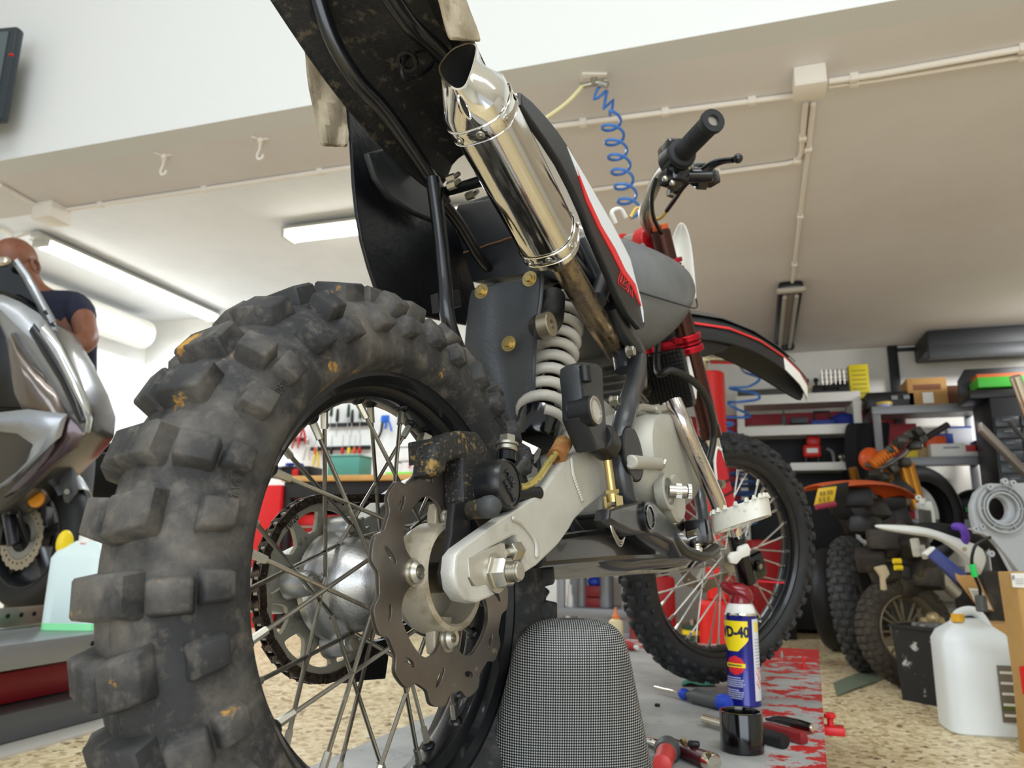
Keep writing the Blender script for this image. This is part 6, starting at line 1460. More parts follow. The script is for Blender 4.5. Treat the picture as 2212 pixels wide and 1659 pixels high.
# shirt: torso shell plus sleeves
sh_ = [(W_(132, 912, .05), (.150, .165)), (waist, (.150, .165)), (chest, (.150, .180)), (W_(96, 655, .02), (.085, .12)), (W_(84, 640, .02), (.072, .075)), (shL, .075), (W_(184, 702, -.07), .066), (shR, .075), (W_(22, 708, -.05), .066)]
g = G(); m2 = skin(sh_, [(0, 1), (1, 2), (2, 3), (3, 4), (2, 5), (5, 6), (2, 7), (7, 8)]); g.bm.from_mesh(m2); bpy.data.meshes.remove(m2)
shirt = g.build('polo_shirt', mat('navy_cloth', '22253a', .85, bump=(25, .006)), pr_, smooth=180)
g = G().tube([W_(66, 626, -.05), W_(84, 640, -.07), W_(100, 650, -.03), W_(98, 645, .06), W_(70, 630, .07)], .012, 8); g.build('collar', mat('navy_collar', '1b1d2e', .85), shirt)
tr = [(W_(134, 925, .05), (.15, .155)), (pel, (.145, .155)), (hipL, .115), (knL, .085), (anL+V((0, 0, .02)), .07), (hipR, .115), (knR, .085), (anR+V((0, 0, .02)), .07)]
g = G(); m2 = skin(tr, [(0, 1), (1, 2), (2, 3), (3, 4), (1, 5), (5, 6), (6, 7)]); g.bm.from_mesh(m2); bpy.data.meshes.remove(m2)
g.build('trousers', mat('grey_cloth', '5e6066', .85, bump=(30, .004)), pr_, smooth=180)
for an, to in ((anL, toL), (anR, toR)):
    g = G(); d_ = (to-an); d_.z = 0; d_.normalize(); sd2 = V((-d_.y, d_.x, 0)); c = V((an.x, an.y, .045))+d_*.07
    g.sphere(c, (.15, .05, .045), Matrix(((d_.x, sd2.x, 0), (d_.y, sd2.y, 0), (0, 0, 1)))); g.build('shoe', black_pl, pr_)
# red trolley and black object behind the person
c = dp(236, 1010, 4.0)
t = thing('trolley', 'red trolley with black tray behind the big tyre at left', 'trolley', V((c.x, c.y, 0)))
G().box(V((c.x, c.y, .42)), (.34, .3, .62), RV, .006).build('cabinet_body', mat('cabinet_red', ''), t); zt2 = dp(236, 985, 4.0).z
G().box(V((c.x, c.y, .73+.01)), (.42, .34, .03), RV, .004).box(V((c.x, c.y, (.745+zt2)/2)), (.38, .3, max(.01, zt2-.745)), RV, .004).build('tray', black_pl, t)
for s in (-1, 1): G().cyl(V((c.x, c.y, 0))+RV @ V((s*.12, 0, 0)), V((c.x, c.y, .11))+RV @ V((s*.12, 0, 0)), .04, n=16).build('caster', rubber_bk, t)
g = G()
for k in range(7): p_ = V((c.x, c.y, zt2+.02))+RV @ V((-.15+.05*k, random.uniform(-.06, .06), random.uniform(0, .03))); g.sphere(p_, (.05, .04, .03+.008*(k % 3)))
single(g, 'glove', black_pl, 'crumpled black gloves lying on the red trolley', 'gloves', V((c.x, c.y, zt2)))
# orange-red axle stand past the disc
c = onz(985, 1432, 0)
t = thing('axle_stand', 'small red stand on the floor beyond the brake disc', 'stand', c)
G().box(c+V((0, 0, .012)), (.22, .2, .024), RV, .004).build('foot_plate', mat('stand_red', 'd8391f', .4), t); G().lathe([(.08, .024), (.03, .16), (.03, .19), (0, .19)], c, (0, 0, 1), 4).build('post', mat('stand_red', ''), t)
# ------------------------------------------------------------------ far wall shelving (right)
shw = mat('shelf_white', 'dcdcd6', .45); shg = mat('shelf_grey', '85878a', .45, metal=.3)
def wx(px, y): return ony(px, 900, y).x
def wz(py, px, y): return ony(px, py, y).z
YS = 6.12
x0, x1 = wx(1600, YS), wx(1852, YS)
ztop, zmid, zlow = wz(862, 1720, YS), wz(930, 1720, YS), wz(1008, 1770, YS)
t = thing('white_shelf', 'white steel shelf bench against the far wall behind the front wheel', 'shelf', V(((x0+x1)/2, 6.35, 0)))
for x in (x0, x1):
    for y in (YS, 6.52): G().box((x, y, ztop/2), (.055, .05, ztop), bev=.003).build('post', shw, t)
for z in (ztop, zmid): G().box(((x0+x1)/2, 6.32, z), (x1-x0, .45, .012)).box(((x0+x1)/2, YS-.02, z), (x1-x0+.06, .02, .075), bev=.004).build('shelf_board', shw, t)
xl_, xr_ = wx(1700, YS), wx(1822, YS)
G().box(((xl_+xr_)/2+.0, 6.32, zlow), (xr_-xl_, .45, .012)).box(((xl_+xr_)/2, YS-.02, zlow), (xr_-xl_, .02, .06), bev=.004).build('shelf_board', shw, t)
G().box(((x0+x1)/2, 6.55, (zmid)/2), (x1-x0, .02, zmid)).build('back_panel', mat('dark_panel', '1d1e20', .6), t)
G().box(((x0+x1)/2, 6.25, .28), (x1-x0-.1, .5, .5), bev=.01).build('base_cabinet', mat('dark_panel', ''), t)
def item(name, label, cat, px, z, y, w_, h_, d_, m, build=None, bev=.006, group=None, rot=0):
    x = wx(px, y); c = V((x, y, z)); tt = thing(name, label, cat, c, group)
    if build: build(tt, c)
    else: G().box(c+V((0, 0, h_/2)), (w_, d_, h_), Rz(rot), bev).build('body', m, tt)
    return tt, c
def sz(p0, p1, y): return abs(wx(p1, y)-wx(p0, y))
TT = ztop+.006
YI = 6.28
tt, c = item('crate', 'dark flat crate at the left end of the white shelf top', 'crate', 1655, TT, YI, .42, .09, .25, mat('crate_dark', '4c4b44', .6)); G().box(c+V((0, 0, .092)), (.38, .22, .006)).build('lid', mat('crate_lid', '5d5a50', .6), tt)
tt, c = item('canister', 'cream canister with two dark pegs on the white shelf top', 'canister', 1758, TT, YI, .13, .12, .12, mat('cream_tin', 'b9b090', .5))
for s in (-1, 1): G().cyl(c+V((s*.035, 0, .12)), c+V((s*.035, 0, .17)), .012, n=12).sphere(c+V((s*.035, 0, .17)), .02).build('peg', black_pl, tt)
tt, c = item('power_tool_case', 'black hard case on the white shelf top beside the wire basket', 'case', 1797, TT, YI-.05, .26, .10, .2, black_pl); G().tube([c+V((-.05, -.1, .06)), c+V((-.04, -.125, .07)), c+V((.04, -.125, .07)), c+V((.05, -.1, .06))], .008, 8).build('handle', rubber_bk, tt)
def basket(tt, c):
    g = G()
    for k in range(9): g.tube([c+V((-.13+.032*k, -.08, .02)), c+V((-.13+.032*k, -.1, .24))], .003, 5, smooth=False)
    for k in range(7): g.tube([c+V((-.13, -.08-.003*k, .03+.034*k)), c+V((.13, -.08-.003*k, .03+.034*k))], .003, 5, smooth=False)
    for s in (-1, 1):
        for k in range(6): g.tube([c+V((s*.13, -.08, .03+.038*k)), c+V((s*.13, .1, .03+.038*k))], .003, 5, smooth=False)
    g.build('wire_frame', steel, tt); G().sphere(c+V((.02, 0, .09)), (.11, .08, .08)).build('contents', mat('dark_cloth', '2e2f31', .8), tt)
item('wire_basket', 'wire basket with dark contents on the white shelf top', 'basket', 1818, TT, YI+.06, 0, 0, 0, None, basket)
tt, c = item('yellow_box', 'tall yellow box leaning at the right end of the white shelf top', 'box', 1861, TT, YI, .14, .27, .10, mat('box_yellow', 'e3cf2a', .5), bev=.004)
g = G()
for k in range(6): g.box(c+V((0, -.052, .04+.036*k)), (.10, .002, .008))
g.build('print_lines', mat('box_print', 'a08f2a', .6), tt)
TM = zmid+.006
tt, c = item('grinder', 'black angle tool standing on the middle white shelf', 'power tool', 1708, TM, YI, .18, .06, .1, black_pl, bev=.02); G().poly([c+V((-.08, 0, .05)), c+V((-.03, 0, .05)), c+V((-.05, 0, .20))], (0, .05, 0), .004).box(c+V((.06, -.03, .09)), (.13, .06, .05), bev=.01).build('guard', mat('guard_dark', '3a3b40', .5), tt)
tt, c = item('tool_tray', 'steel cased small parts at the left of the middle white shelf', 'tray', 1652, TM, YI, .28, .06, .16, steel); G().box(c+V((0, -.082, .03)), (.26, .004, .03)).build('front_strip', black_pl, tt)
tt, c = item('blue_crate', 'blue tool carrier with black handle on the middle white shelf', 'tool carrier', 1775, TM, YI, .17, .085, .14, mat('carrier_blue', '2a3f8c', .5)); G().tube([c+V((-.06, 0, .085)), c+V((-.055, 0, .16)), c+V((.055, 0, .16)), c+V((.06, 0, .085))], .011, 8, smooth=False).build('handle', black_pl, tt)
item('blue_bag', 'blue cloth bundle at the right of the middle white shelf', 'bag', 1822, TM, YI, 0, 0, 0, None, lambda tt, c: G().sphere(c+V((0, 0, .075)), (.10, .08, .072)).sphere(c+V((-.06, 0, .04)), (.08, .06, .04)).build('bundle', mat('bag_blue', '27368a', .85, bump=(30, .004)), tt))
TL = zlow+.006
def redtool(tt, c):
    G().box(c+V((0, 0, .13)), (.13, .12, .10), bev=.02).box(c+V((.015, 0, .21)), (.10, .09, .08), Ry(.2), .02).build('body', mat('tool_red', 'cf2420', .4), tt)
    G().box(c+V((0, -.063, .13)), (.08, .004, .035)).build('white_label', white_pl, tt)
    for s in (-1, 1): G().cyl(c+V((s*.045, 0, 0)), c+V((s*.045, 0, .09)), .018, n=12).build('foot', black_pl, tt)
item('bench_motor', 'red boxed motor tool on the lower white shelf', 'power tool', 1748, TL, YI, 0, 0, 0, None, redtool)
item('flex_lamp', 'grey flexible arm tool right of the red motor on the lower shelf', 'lamp', 1795, TL, YI, 0, 0, 0, None, lambda tt, c: (G().tube([c+V((-.05, 0, .15)), c+V((-.01, 0, .12)), c+V((.0, 0, .03)), c+V((.0, 0, 0))], .014, 8).build('arm', grey_met, tt), G().sphere(c+V((.05, 0, .08)), .03).cyl(c+V((.05, 0, 0)), c+V((.05, 0, .08)), .015, n=12).build('head', steel, tt)))
x = wx(1858, 6.02); c = V((x, 6.02, .95)); rows = []
for i in range(8):
    rows.append([V((x-.10-.03*math.sin(i*.5)+.30*j/8, 6.02+.02*math.sin(j*2.1+i*.4), zmid+.03-.075*i)) for j in range(9)])
single(G().sheet(rows, .006), 'jacket', mat('jacket_black', '121317', .85, bump=(20, .004)), 'black garment hanging between the white and the grey shelves', 'jacket', c, sub=1)
# grey shelving
YG = 5.95
x0, x1 = wx(1893, YG), wx(2136, YG); zs = [wz(878, 2000, YG), wz(990, 2040, YG), wz(1125, 2040, YG), .12]
t = thing('grey_shelf', 'grey steel shelving unit loaded with boxes at the right of the far wall', 'shelf', V(((x0+x1)/2, 6.25, 0)))
for x in (x0, x1):
    for y in (YG, 6.45): G().box((x, y, zs[0]/2), (.05, .045, zs[0]), bev=.003).build('post', shg, t)
for z in zs: G().box(((x0+x1)/2, 6.2, z), (x1-x0+.04, .5, .01)).box(((x0+x1)/2, YG-.02, z-.02), (x1-x0+.06, .02, .06), bev=.004).build('shelf_board', shg, t)
G().box((x0+.18, 6.48, zs[1]+(zs[0]-zs[1])/2), (.36, .02, zs[0]-zs[1]-.08)).build('back_sheet', mat('red_wall_band', ''), t)
TG = zs[0]+.006
tt, c = item('black_case', 'black plastic case at the left end of the grey shelf top', 'case', 1922, TG, 6.15, .34, .13, .26, black_pl, bev=.02); G().box(c+V((.1, -.135, .08)), (.04, .008, .03)).box(c+V((.02, -.135, .08)), (.04, .008, .03)).build('latch', grey_met, tt)
x = wx(1912, 5.99); c = V((x, 5.985, TG))
tt = thing('wire_spool', 'small spool with gold and blue bands in front of the black case', 'spool', c)
G().cyl(c, c+V((0, 0, .02)), .05, n=20).build('spool_base', mat('spool_blue', '9aa6d8', .4), tt); G().cyl(c+V((0, 0, .02)), c+V((0, 0, .04)), .055, n=20).build('spool_top', mat('spool_gold', 'd2b04a', .4), tt)
tt, c = item('cardboard_box', 'brown cardboard box with a white label on the grey shelf top', 'box', 2000, TG, 6.15, .26, .22, .26, card); G().box(c+V((0, -.132, .07)), (.07, .003, .08)).build('white_label', white_pl, tt); G().box(c+V((0, -.131, .15)), (.18, .003, .04)).build('tape', mat('tape_dark', '7a4a2e', .6), tt)
item('brown_carton', 'small dark brown carton right of the labelled box on the grey shelf top', 'box', 2068, TG, 6.15, .16, .16, .2, mat('dark_card', '5d3b26', .8))
item('dark_bundle', 'dark cloth bundle between the cartons on the grey shelf top', 'bundle', 2040, TG, 6.22, 0, 0, 0, None, lambda tt, c: G().sphere(c+V((0, 0, .08)), (.07, .09, .08)).build('bundle', mat('dark_cloth', ''), tt))
TG1 = zs[1]+.006
for px, w_, h_, m_, nm, lb, cat in ((1958, .09, .07, yellow_pl, 'yellow_tub', 'yellow tub at the left of the middle grey shelf', 'tub'), (1983, .09, .09, mat('tan_tub', 'a58a5e', .6), 'tan_tub', 'tan pot right of the yellow tub on the grey shelf', 'tub'), (2012, .13, .17, orange_pl, 'orange_pack', 'orange-red pack behind the white box on the grey shelf', 'pack'), (2082, .13, .10, mat('red_white', 'c94848', .5), 'striped_box', 'small red and white box on the middle grey shelf', 'box'), (2108, .09, .13, mat('navy_box', '1d2c48', .5), 'navy_box', 'navy box at the right end of the middle grey shelf', 'box')):
    tt, c = item(nm, lb, cat, px, TG1, 6.12, w_, h_, .12, m_)
    if nm == 'striped_box': G().box(c+V((0, -.062, .025)), (w_*1.01, .004, .05)).build('white_band', white_pl, tt)
tt, c = item('white_box', 'white cardboard box at the front of the middle grey shelf', 'box', 2036, TG1, 6.02, .22, .10, .12, mat('white_card', 'e2e0da', .6)); G().box(c+V((.02, -.061, .07)), (.10, .002, .012)).build('grey_print', mat('print_grey', ''), tt)
tt, c = item('blue_pack', 'blue pack standing behind the white box', 'pack', 2030, TG1+.0, 6.2, .13, .20, .08, mat('carrier_blue', ''))
tt, c = item('pale_box', 'pale box with a blue edge standing behind the white box', 'box', 2066, TG1, 6.26, .16, .26, .08, mat('pale_card', 'c9ccd0', .6)); G().box(c+V((0, -.041, .252)), (.16, .004, .012)).build('blue_edge', blue_pl, tt)
TG2 = zs[2]+.006
tt, c = item('tool_set', 'open green and black tool set on the lower grey shelf', 'tool set', 2092, TG2, 6.1, .22, .06, .2, black_pl); G().box(c+V((0, -.1, .075)), (.22, .02, .03)).build('green_edge', green_pl, tt)
item('bin_bag', 'black bundle on the lower grey shelf above the green case', 'bundle', 2085, TG2+.0, 6.32, 0, 0, 0, None, lambda tt, c: G().sphere(c+V((0, 0, .12)), (.15, .08, .12)).build('bundle', black_pl, tt))
# black drawer cabinet with open case on top
YD = 5.5; x0 = wx(2142, YD); zt_ = wz(858, 2180, YD)
t = thing('drawer_cabinet', 'black cabinet of many small drawers at the right edge of the far wall', 'cabinet', V((x0+.3, YD+.2, 0)))
G().box((x0+.3, YD+.2, zt_/2), (.6, .4, zt_), bev=.006).build('cabinet_body', mat('cabinet_black', '1c1e20', .45), t)
for r__ in range(9):
    for k in range(4):
        dr_ = G().box((x0+.08+.147*k, YD-.004, zt_-.16-.075*r__), (.135, .012, .064), bev=.003).build('drawer', mat('drawer_dark', '2b2e31', .35), t)
        G().box((x0+.08+.147*k, YD-.013, zt_-.15-.075*r__), (.05, .01, .008)).build('pull', mat('pull_grey', '5b5e61', .4), dr_)
c = V((x0+.12, YD+.15, zt_)); tt = thing('open_case', 'open black case holding green and orange packs on the drawer cabinet', 'case', c)
G().box(c+V((0, 0, .03)), (.46, .28, .06), bev=.01).poly([c+V((-.22, .14, .05)), c+V((.22, .14, .05)), c+V((.22, .13, .26)), c+V((-.17, .13, .26)), c+V((-.22, .13, .18))], (0, .02, 0), .004).build('case_shell', black_pl, tt)
G().box(c+V((.02, -.03, .11)), (.38, .2, .07), bev=.008).build('green_pack', mat('bright_green', '45b43a', .45), tt); G().box(c+V((.0, .03, .165)), (.30, .15, .04), bev=.008).build('orange_pack', mat('pack_orange', 'c8632c', .5), tt)
# rack behind the bike, seen under the skid plate
Yr = 4.9; x0, x1 = wx(1212, Yr), wx(1345, Yr); zs_ = [wz(1316, 1270, Yr), wz(1205, 1270, Yr)]
zs_ = [z for z in zs_]
t = thing('low_rack', 'low grey steel rack with parts seen under the skid plate', 'shelf', V(((x0+x1)/2, Yr+.2, 0)))
for x in (x0, x1):
    for y in (Yr, Yr+.38): G().box((x, y, zs_[1]/2), (.05, .04, zs_[1]), bev=.003).build('post', shg, t)
for z in zs_+[.06]: G().box(((x0+x1)/2, Yr+.19, z), (x1-x0, .42, .01)).box(((x0+x1)/2, Yr-.02, z-.02), (x1-x0+.05, .02, .05), bev=.003).build('shelf_board', shg, t)
cz = zs_[0]+.006
c = V((wx(1248, Yr), Yr+.1, cz)); single(G().cyl(c, c+V((0, 0, .26)), .035, n=24, bev=.004), 'grease_tube', grey_met, 'left grey cylinder on the low rack under the skid plate', 'canister', c)
c = V((wx(1300, Yr), Yr+.1, cz)); single(G().cyl(c, c+V((0, 0, .26)), .045, n=24, bev=.004), 'grease_tube', grey_met, 'right and wider grey cylinder on the low rack', 'canister', c)
c = V((wx(1273, Yr), Yr+.14, cz)); tt = thing('parts_box', 'red and blue parts box between the two grey cylinders', 'box', c); G().box(c+V((0, 0, .10)), (.12, .12, .07), bev=.005).box(c+V((0, 0, .03)), (.12, .12, .06), bev=.005).build('red_part', mat('worn_dark_red', '7c1a1c', .5), tt); G().sphere(c+V((0, 0, .16)), (.05, .05, .035)).build('blue_part', blue_pl, tt)
c = V((wx(1227, Yr), Yr+.05, cz)); single(G().lathe([(0, 0), (.022, 0), (.022, .06), (.012, .09), (.012, .14), (0, .14)], c, (0, 0, 1), 20), 'small_bottle', white_pl, 'small white bottle at the left end of the low rack', 'bottle', c)
# red oil drainer behind the front wheel
od = onz(1540, 1408, 0); dd = (od-CAM).dot(CF); rr_ = 26/FPX*dd
t = thing('oil_drainer', 'tall bright red oil drain tank with brass valve behind the front wheel', 'oil drainer', V((od.x, od.y, 0)))
ztk = dp(1536, 805, dd).z; zt1 = dp(1540, 1290, dd).z
dr_m = mat('drainer_red', 'd8201c', .35)
ctop = V((od.x, od.y, 0)); tpx = dp(1536, 805, dd); 
G().cyl(V((tpx.x, tpx.y, zt1)), V((tpx.x, tpx.y, ztk)), rr_*1.05, n=36, bev=.01).build('upper_tank', dr_m, t)
G().cyl(V((tpx.x, tpx.y, .06)), V((tpx.x, tpx.y, zt1)), rr_*1.75, n=36, bev=.02).build('lower_tank', dr_m, t)
for k in range(3): a_ = 2*PI*k/3; p_ = V((tpx.x+.12*math.cos(a_), tpx.y+.12*math.sin(a_), 0)); G().cyl(p_, p_+V((0, 0, .07)), .03, n=14).build('caster', rubber_bk, t)
c = V((tpx.x-.04, tpx.y-.02, ztk)); vr2 = _rh
G().cyl(c, c+V((0, 0, .06)), .02, n=12).box(c+V((0, 0, .08)), (.07, .05, .04), RV, .006).cyl(c+V((0, 0, .1)), c+V((0, 0, .15)), .014, n=10).cyl(c+vr2*.03+V((0, 0, .08)), c+vr2*.21+V((0, 0, .08)), .014, n=12).build('valve', mat('brass_pale', 'c9bf9c', .3, .8), t)
g = G()
for k in range(8): g.ring(c+vr2*(.07+.016*k)+V((0, 0, .08)), vr2, .014, .02, .007, 14)
g.build('valve_spring', steel, t); G().cyl(c+vr2*.04+V((0, 0, .058)), c+vr2*.2+V((0, 0, .058)), .007, n=8).build('valve_lever', red_pl, t)
c = dp(1517, 925, dd-.22); g = G().poly([dp(1503, 872, dd-.2), dp(1520, 868, dd-.2), dp(1538, 1000, dd-.2), dp(1512, 1000, dd-.2)], FWD*.01, .002); g.build('label_plate', mat('plate_red', '9c1a1c', .4), t)
g = G()
for k in range(4): g.box(dp(1523, 897+k*18, dd-.215), (.05-.008*(k % 2), .006, .016), RV @ Ry(.15))
g.box(dp(1528, 915, dd-.215), (.03, .006, .06), RV); g.build('yellow_marks', mat('label_amber', 'e0921e', .4), t)
G().box(dp(1520, 917, dd-.222), (.022, .006, .022), RV).build('white_mark', white_pl, t)
# red jack left of it, green can
c = onz(1410, 1400, 0); d2 = (c-CAM).dot(CF)
t = thing('floor_jack', 'dark red trolley jack seen through the front wheel spokes', 'jack', c)
G().box(c+V((0, 0, .22)), (.22, .35, .40), RV, .02).build('jack_body', mat('jack_red', 'a3161a', .4), t); G().box(c+V((0, 0, .012)), (.2, .3, .024), RV).build('foot_plate', black_pl, t); G().tube([c+V((.05, 0, .3)), c+V((.12, -.1, .55)), c+V((.16, -.14, .68))], .02, 10, smooth=False).build('handle', black_pl, t)
c = onz(1500, 1412, 0)+V((-.0, -.05, 0)); tt = thing('oil_can', 'dark green can with yellow band behind the front wheel spokes', 'can', c)
G().cyl(c, c+V((0, 0, .16)), .06, n=24, bev=.005).build('can_body', mat('dark_green_tin', '26402e', .4), tt); G().ring(c+V((0, 0, .11)), (0, 0, 1), .05, .0605, .025, 24).build('yellow_band', yellow_pl, tt); G().cyl(c+V((0, 0, .16)), c+V((0, 0, .19)), .02, n=14).build('spout', steel, tt)
c = onz(1668, 1378, 0); d2 = (c-CAM).dot(CF); t = thing('red_canister', 'red box shaped canister on the floor behind the right part of the front wheel', 'canister', c)
G().box(c+V((0, 0, .40)), (.30, .25, .5), RV, .02).build('body', mat('jack_red', ''), t); G().box(c+V((0, 0, .075)), (.26, .22, .15), RV).build('plinth', black_pl, t)
vc_ = V((tpx.x-.04, tpx.y-.02, ztk+.08))
wallpt = lambda px, py: dp(px, py, 5.6)
P = [vc_+_rh*.2, wallpt(1612, 800), wallpt(1640, 818), wallpt(1612, 838), wallpt(1578, 836), wallpt(1604, 842), wallpt(1630, 852), wallpt(1635, 864), wallpt(1600, 866), wallpt(1575, 868), wallpt(1580, 882), wallpt(1620, 900), wallpt(1560, 900), wallpt(1566, 912), wallpt(1580, 918), wallpt(1565, 925), wallpt(1590, 935)]
for i, p_ in enumerate(P): p_ += FWD*(.05*math.sin(i*1.7))
single(G().tube(P, .010, 8), 'coil_hose', hose_m, 'loops of blue air hose hanging right of the red oil drain tank', 'air hose', P[0])
c = ony(1600, 1075, YS-.10); P = [V((wx(1602, YS), YS-.03, zmid-.02)), c+V((0, 0, .3))]
for i in range(70): a_ = i*.62; P.append(c+V((.11*math.cos(a_), .05*math.sin(a_*1.3), .25-.0072*i+.03*math.sin(a_))))
single(G().tube(P, .012, 8, 2), 'hose_bundle', mat('navy_hose', '24406e', .35), 'coiled navy hose bundle hanging behind the front wheel spokes', 'air hose', V((c.x, c.y, c.z-.3)))
# ------------------------------------------------------------------ other motorcycles and parts at right
def wheelM(c, head, lean=0):
    h = FWD*math.cos(head)+_rh*math.sin(head); l = V((-h.y, h.x, 0)); u = V((0, 0, 1))
    l2 = l*math.cos(lean)+u*math.sin(lean); u2 = u*math.cos(lean)-l*math.sin(lean)
    return Matrix(((h.x, l2.x, u2.x, c.x), (h.y, l2.y, u2.y, c.y), (h.z, l2.z, u2.z, c.z), (0, 0, 0, 1)))
def knobs(n, L_, h, wd=1.0, shoulder=1.25):
    k_ = []
    for i in range(n):
        th = 2*PI*i/n; d_ = PI/n
        for s in (-1, 1): k_ += [(th, s*.33, L_, L_*1.05*wd, h, 0), (th+d_, s*.82, L_, L_*wd, h, 0), (th, s*shoulder, L_*.9, L_*.9*wd, h*.8, 0)]
        k_ += [(th+d_, 0, L_, L_*1.2*wd, h, 0)]
    return k_
# orange enduro bike
oc = onz(1862, 1450, 0); OM = wheelM(V((oc.x, oc.y, .325)), math.radians(35), -.09)
ob = thing('enduro_bike', 'orange and black dirt bike with a yellow plate parked at the right', 'dirt bike', V((oc.x, oc.y, 0)))
make_tyre('tyre', OM, .268, .058, .052, .238, .045, knobs(26, .020, .013, 1.15), mat('grey_knob_rubber', '3c3d3c', .7, n=(10, '2a2a2a', .4, .65), bump=(100, .001)), ob, 80)
o3 = OM.to_3x3()
g = G().lathe([(.238, -.035), (.232, -.04), (.225, -.02), (.225, .02), (.232, .04), (.238, .035)], (0, 0, 0), (0, 1, 0), 56, closed=True)
for k in range(32): a_ = 2*PI*k/32; g.tube([(.226*math.sin(a_), 0, .226*math.cos(a_)), (.03*math.sin(a_+1), .03*(1 if k % 2 else -1), .03*math.cos(a_+1))], .002, 5, smooth=False)
g.cyl((0, -.05, 0), (0, .05, 0), .035, n=20); bmesh.ops.transform(g.bm, matrix=OM, verts=g.bm.verts); g.build('spoked_rim', mat('rim_dull', '2f2d2a', .5, .5), ob)
def om(x, y, z): return OM @ V((x, y, z))
rows = []
for x, y, d_ in ((1755, 1048, 3.42), (1775, 1043, 3.48), (1810, 1039, 3.58), (1850, 1037, 3.70), (1890, 1040, 3.85), (1925, 1052, 3.98), (1958, 1078, 4.1)):
    c_ = dp(x, y, d_); rows.append([c_+o3 @ V((0, .085*u, -.03*u*u)) for u in (-1, -.5, 0, .5, 1)])
G().sheet(rows, .008).build('rear_fender', orange_pl, ob, sub=1)
bike_bk = mat('bike_black', '161618', .5, dirt=(10, '4a4232', .55, .75))
for k, (x, y, d_, s_) in enumerate(((1850, 1075, 3.75, .14), (1880, 1100, 3.85, .16), (1905, 1130, 3.9, .15), (1870, 1135, 3.8, .13), (1925, 1090, 4.1, .14), (1945, 1060, 4.3, .13), (1935, 1120, 4.1, .15), (1955, 1150, 4.1, .14), (1900, 1160, 3.9, .12))): G().box(dp(x, y, d_), (s_, s_*.8, s_*.7), Rz(k*.8) @ Rx(k*1.1), .02).build('engine_part', bike_bk, ob)
G().box(dp(1938, 1075, 4.25), (.12, .12, .10), o3, .02).box(dp(1932, 1105, 4.2), (.10, .12, .07), o3, .015).build('engine_top', mat('engine_grey', '6a675f', .5, .4), ob)
G().tube([dp(1872, 1062, 3.8), dp(1910, 1100, 3.95), dp(1950, 1148, 4.1)], .022, 10).build('subframe', black_pl, ob)
pc = dp(1783, 1072, 3.35)
g = G().poly([dp(1768, 1055, 3.35), dp(1808, 1050, 3.35), dp(1802, 1084, 3.35), dp(1759, 1092, 3.35)], FWD*.006, .002); g.build('number_plate', mat('plate_yellow', 'dcb42a', .45), ob)
G().text('6152', .03, Matrix.Translation(dp(1784, 1064, 3.345)) @ (RV @ Rx(PI/2)).to_4x4() @ Matrix.Rotation(.05, 4, 'Z'), .001).text('HRC', .03, Matrix.Translation(dp(1784, 1080, 3.345)) @ (RV @ Rx(PI/2)).to_4x4() @ Matrix.Rotation(.05, 4, 'Z'), .001).bm.free()
for k, (x, y) in enumerate(((1774, 1067), (1781, 1066), (1790, 1064), (1797, 1063), (1772, 1080), (1781, 1079), (1790, 1077))): G().box(dp(x, y, 3.346), (.009, .003, .018), RV).build('plate_mark', mat('plate_ink', '8a742c', .6), ob)
G().tube([dp(1762, 1096, 3.34), dp(1805, 1088, 3.34)], .012, 8, smooth=False).build('tail_light', mat('tail_red', '8a2440', .3), ob)
G().poly([dp(1775, 1050, 3.37), dp(1835, 1040, 3.37), dp(1830, 1085, 3.37), dp(1800, 1110, 3.37)], FWD*.03, .004).build('plate_holder', black_pl, ob)
G().tube([om(.05, -.10, .33), om(.4, -.12, .28), om(.7, -.10, .22)], [.055, .045, .02], 16).build('silencer', mat('silencer_dark', '17181a', .35, .5), ob)
c_ = om(.04, -.10, .33); G().ring(c_, o3 @ V((-1, 0, 0)), .03, .05, .02, 24).build('silencer_tip', steel, ob)
g = G().tube([om(0, -.09, 0), om(.3, -.09, .08), om(.52, -.08, .12)], [.022, .032, .038], 10, smooth=False).tube([om(0, .09, 0), om(.3, .09, .08), om(.52, .08, .12)], [.022, .032, .038], 10, smooth=False); g.build('swingarm', mat('swing_dull', '6a655c', .5, .5), ob)
G().box(om(.75, 0, .12), (.36, .24, .34), o3, .05).build('engine', mat('engine_dark', '2a2825', .5, .4, dirt=(14, '6a5a40', .55, .75)), ob)
g = G()
for k in range(9): g.box(om(.62+.03*(k % 3), -.08+.08*(k//3), .42+.03*(k % 2)), (.12, .07, .09), o3 @ Rx(k) @ Rz(k*.6), .012)
g.build('airbox_parts', mat('bike_black', '161618', .5, dirt=(10, '4a4232', .55, .75)), ob)
G().tube([om(.30, 0, .42), om(.62, 0, .44), om(.95, 0, .56), om(1.12, 0, .70)], [.05, .06, .07, .05], 14).build('frame_spine', mat('bike_black', ''), ob)
G().box(om(.5, 0, .5), (.5, .2, .10), o3 @ Ry(-.1), .04).build('seat', mat('seat_black', '131314', .7), ob)
fk0, fk1 = om(1.42, 0, .02), om(1.10, 0, .80)
for s in (-1, 1):
    o_ = o3 @ V((0, s*.1, 0)); G().cyl(fk0+o_, fk0.lerp(fk1, .4)+o_, .022, n=16).cyl(fk0.lerp(fk1, .4)+o_, fk1+o_, .027, n=16).build('fork_leg', mat('fork_gold', 'b0782a', .35, .8), ob)
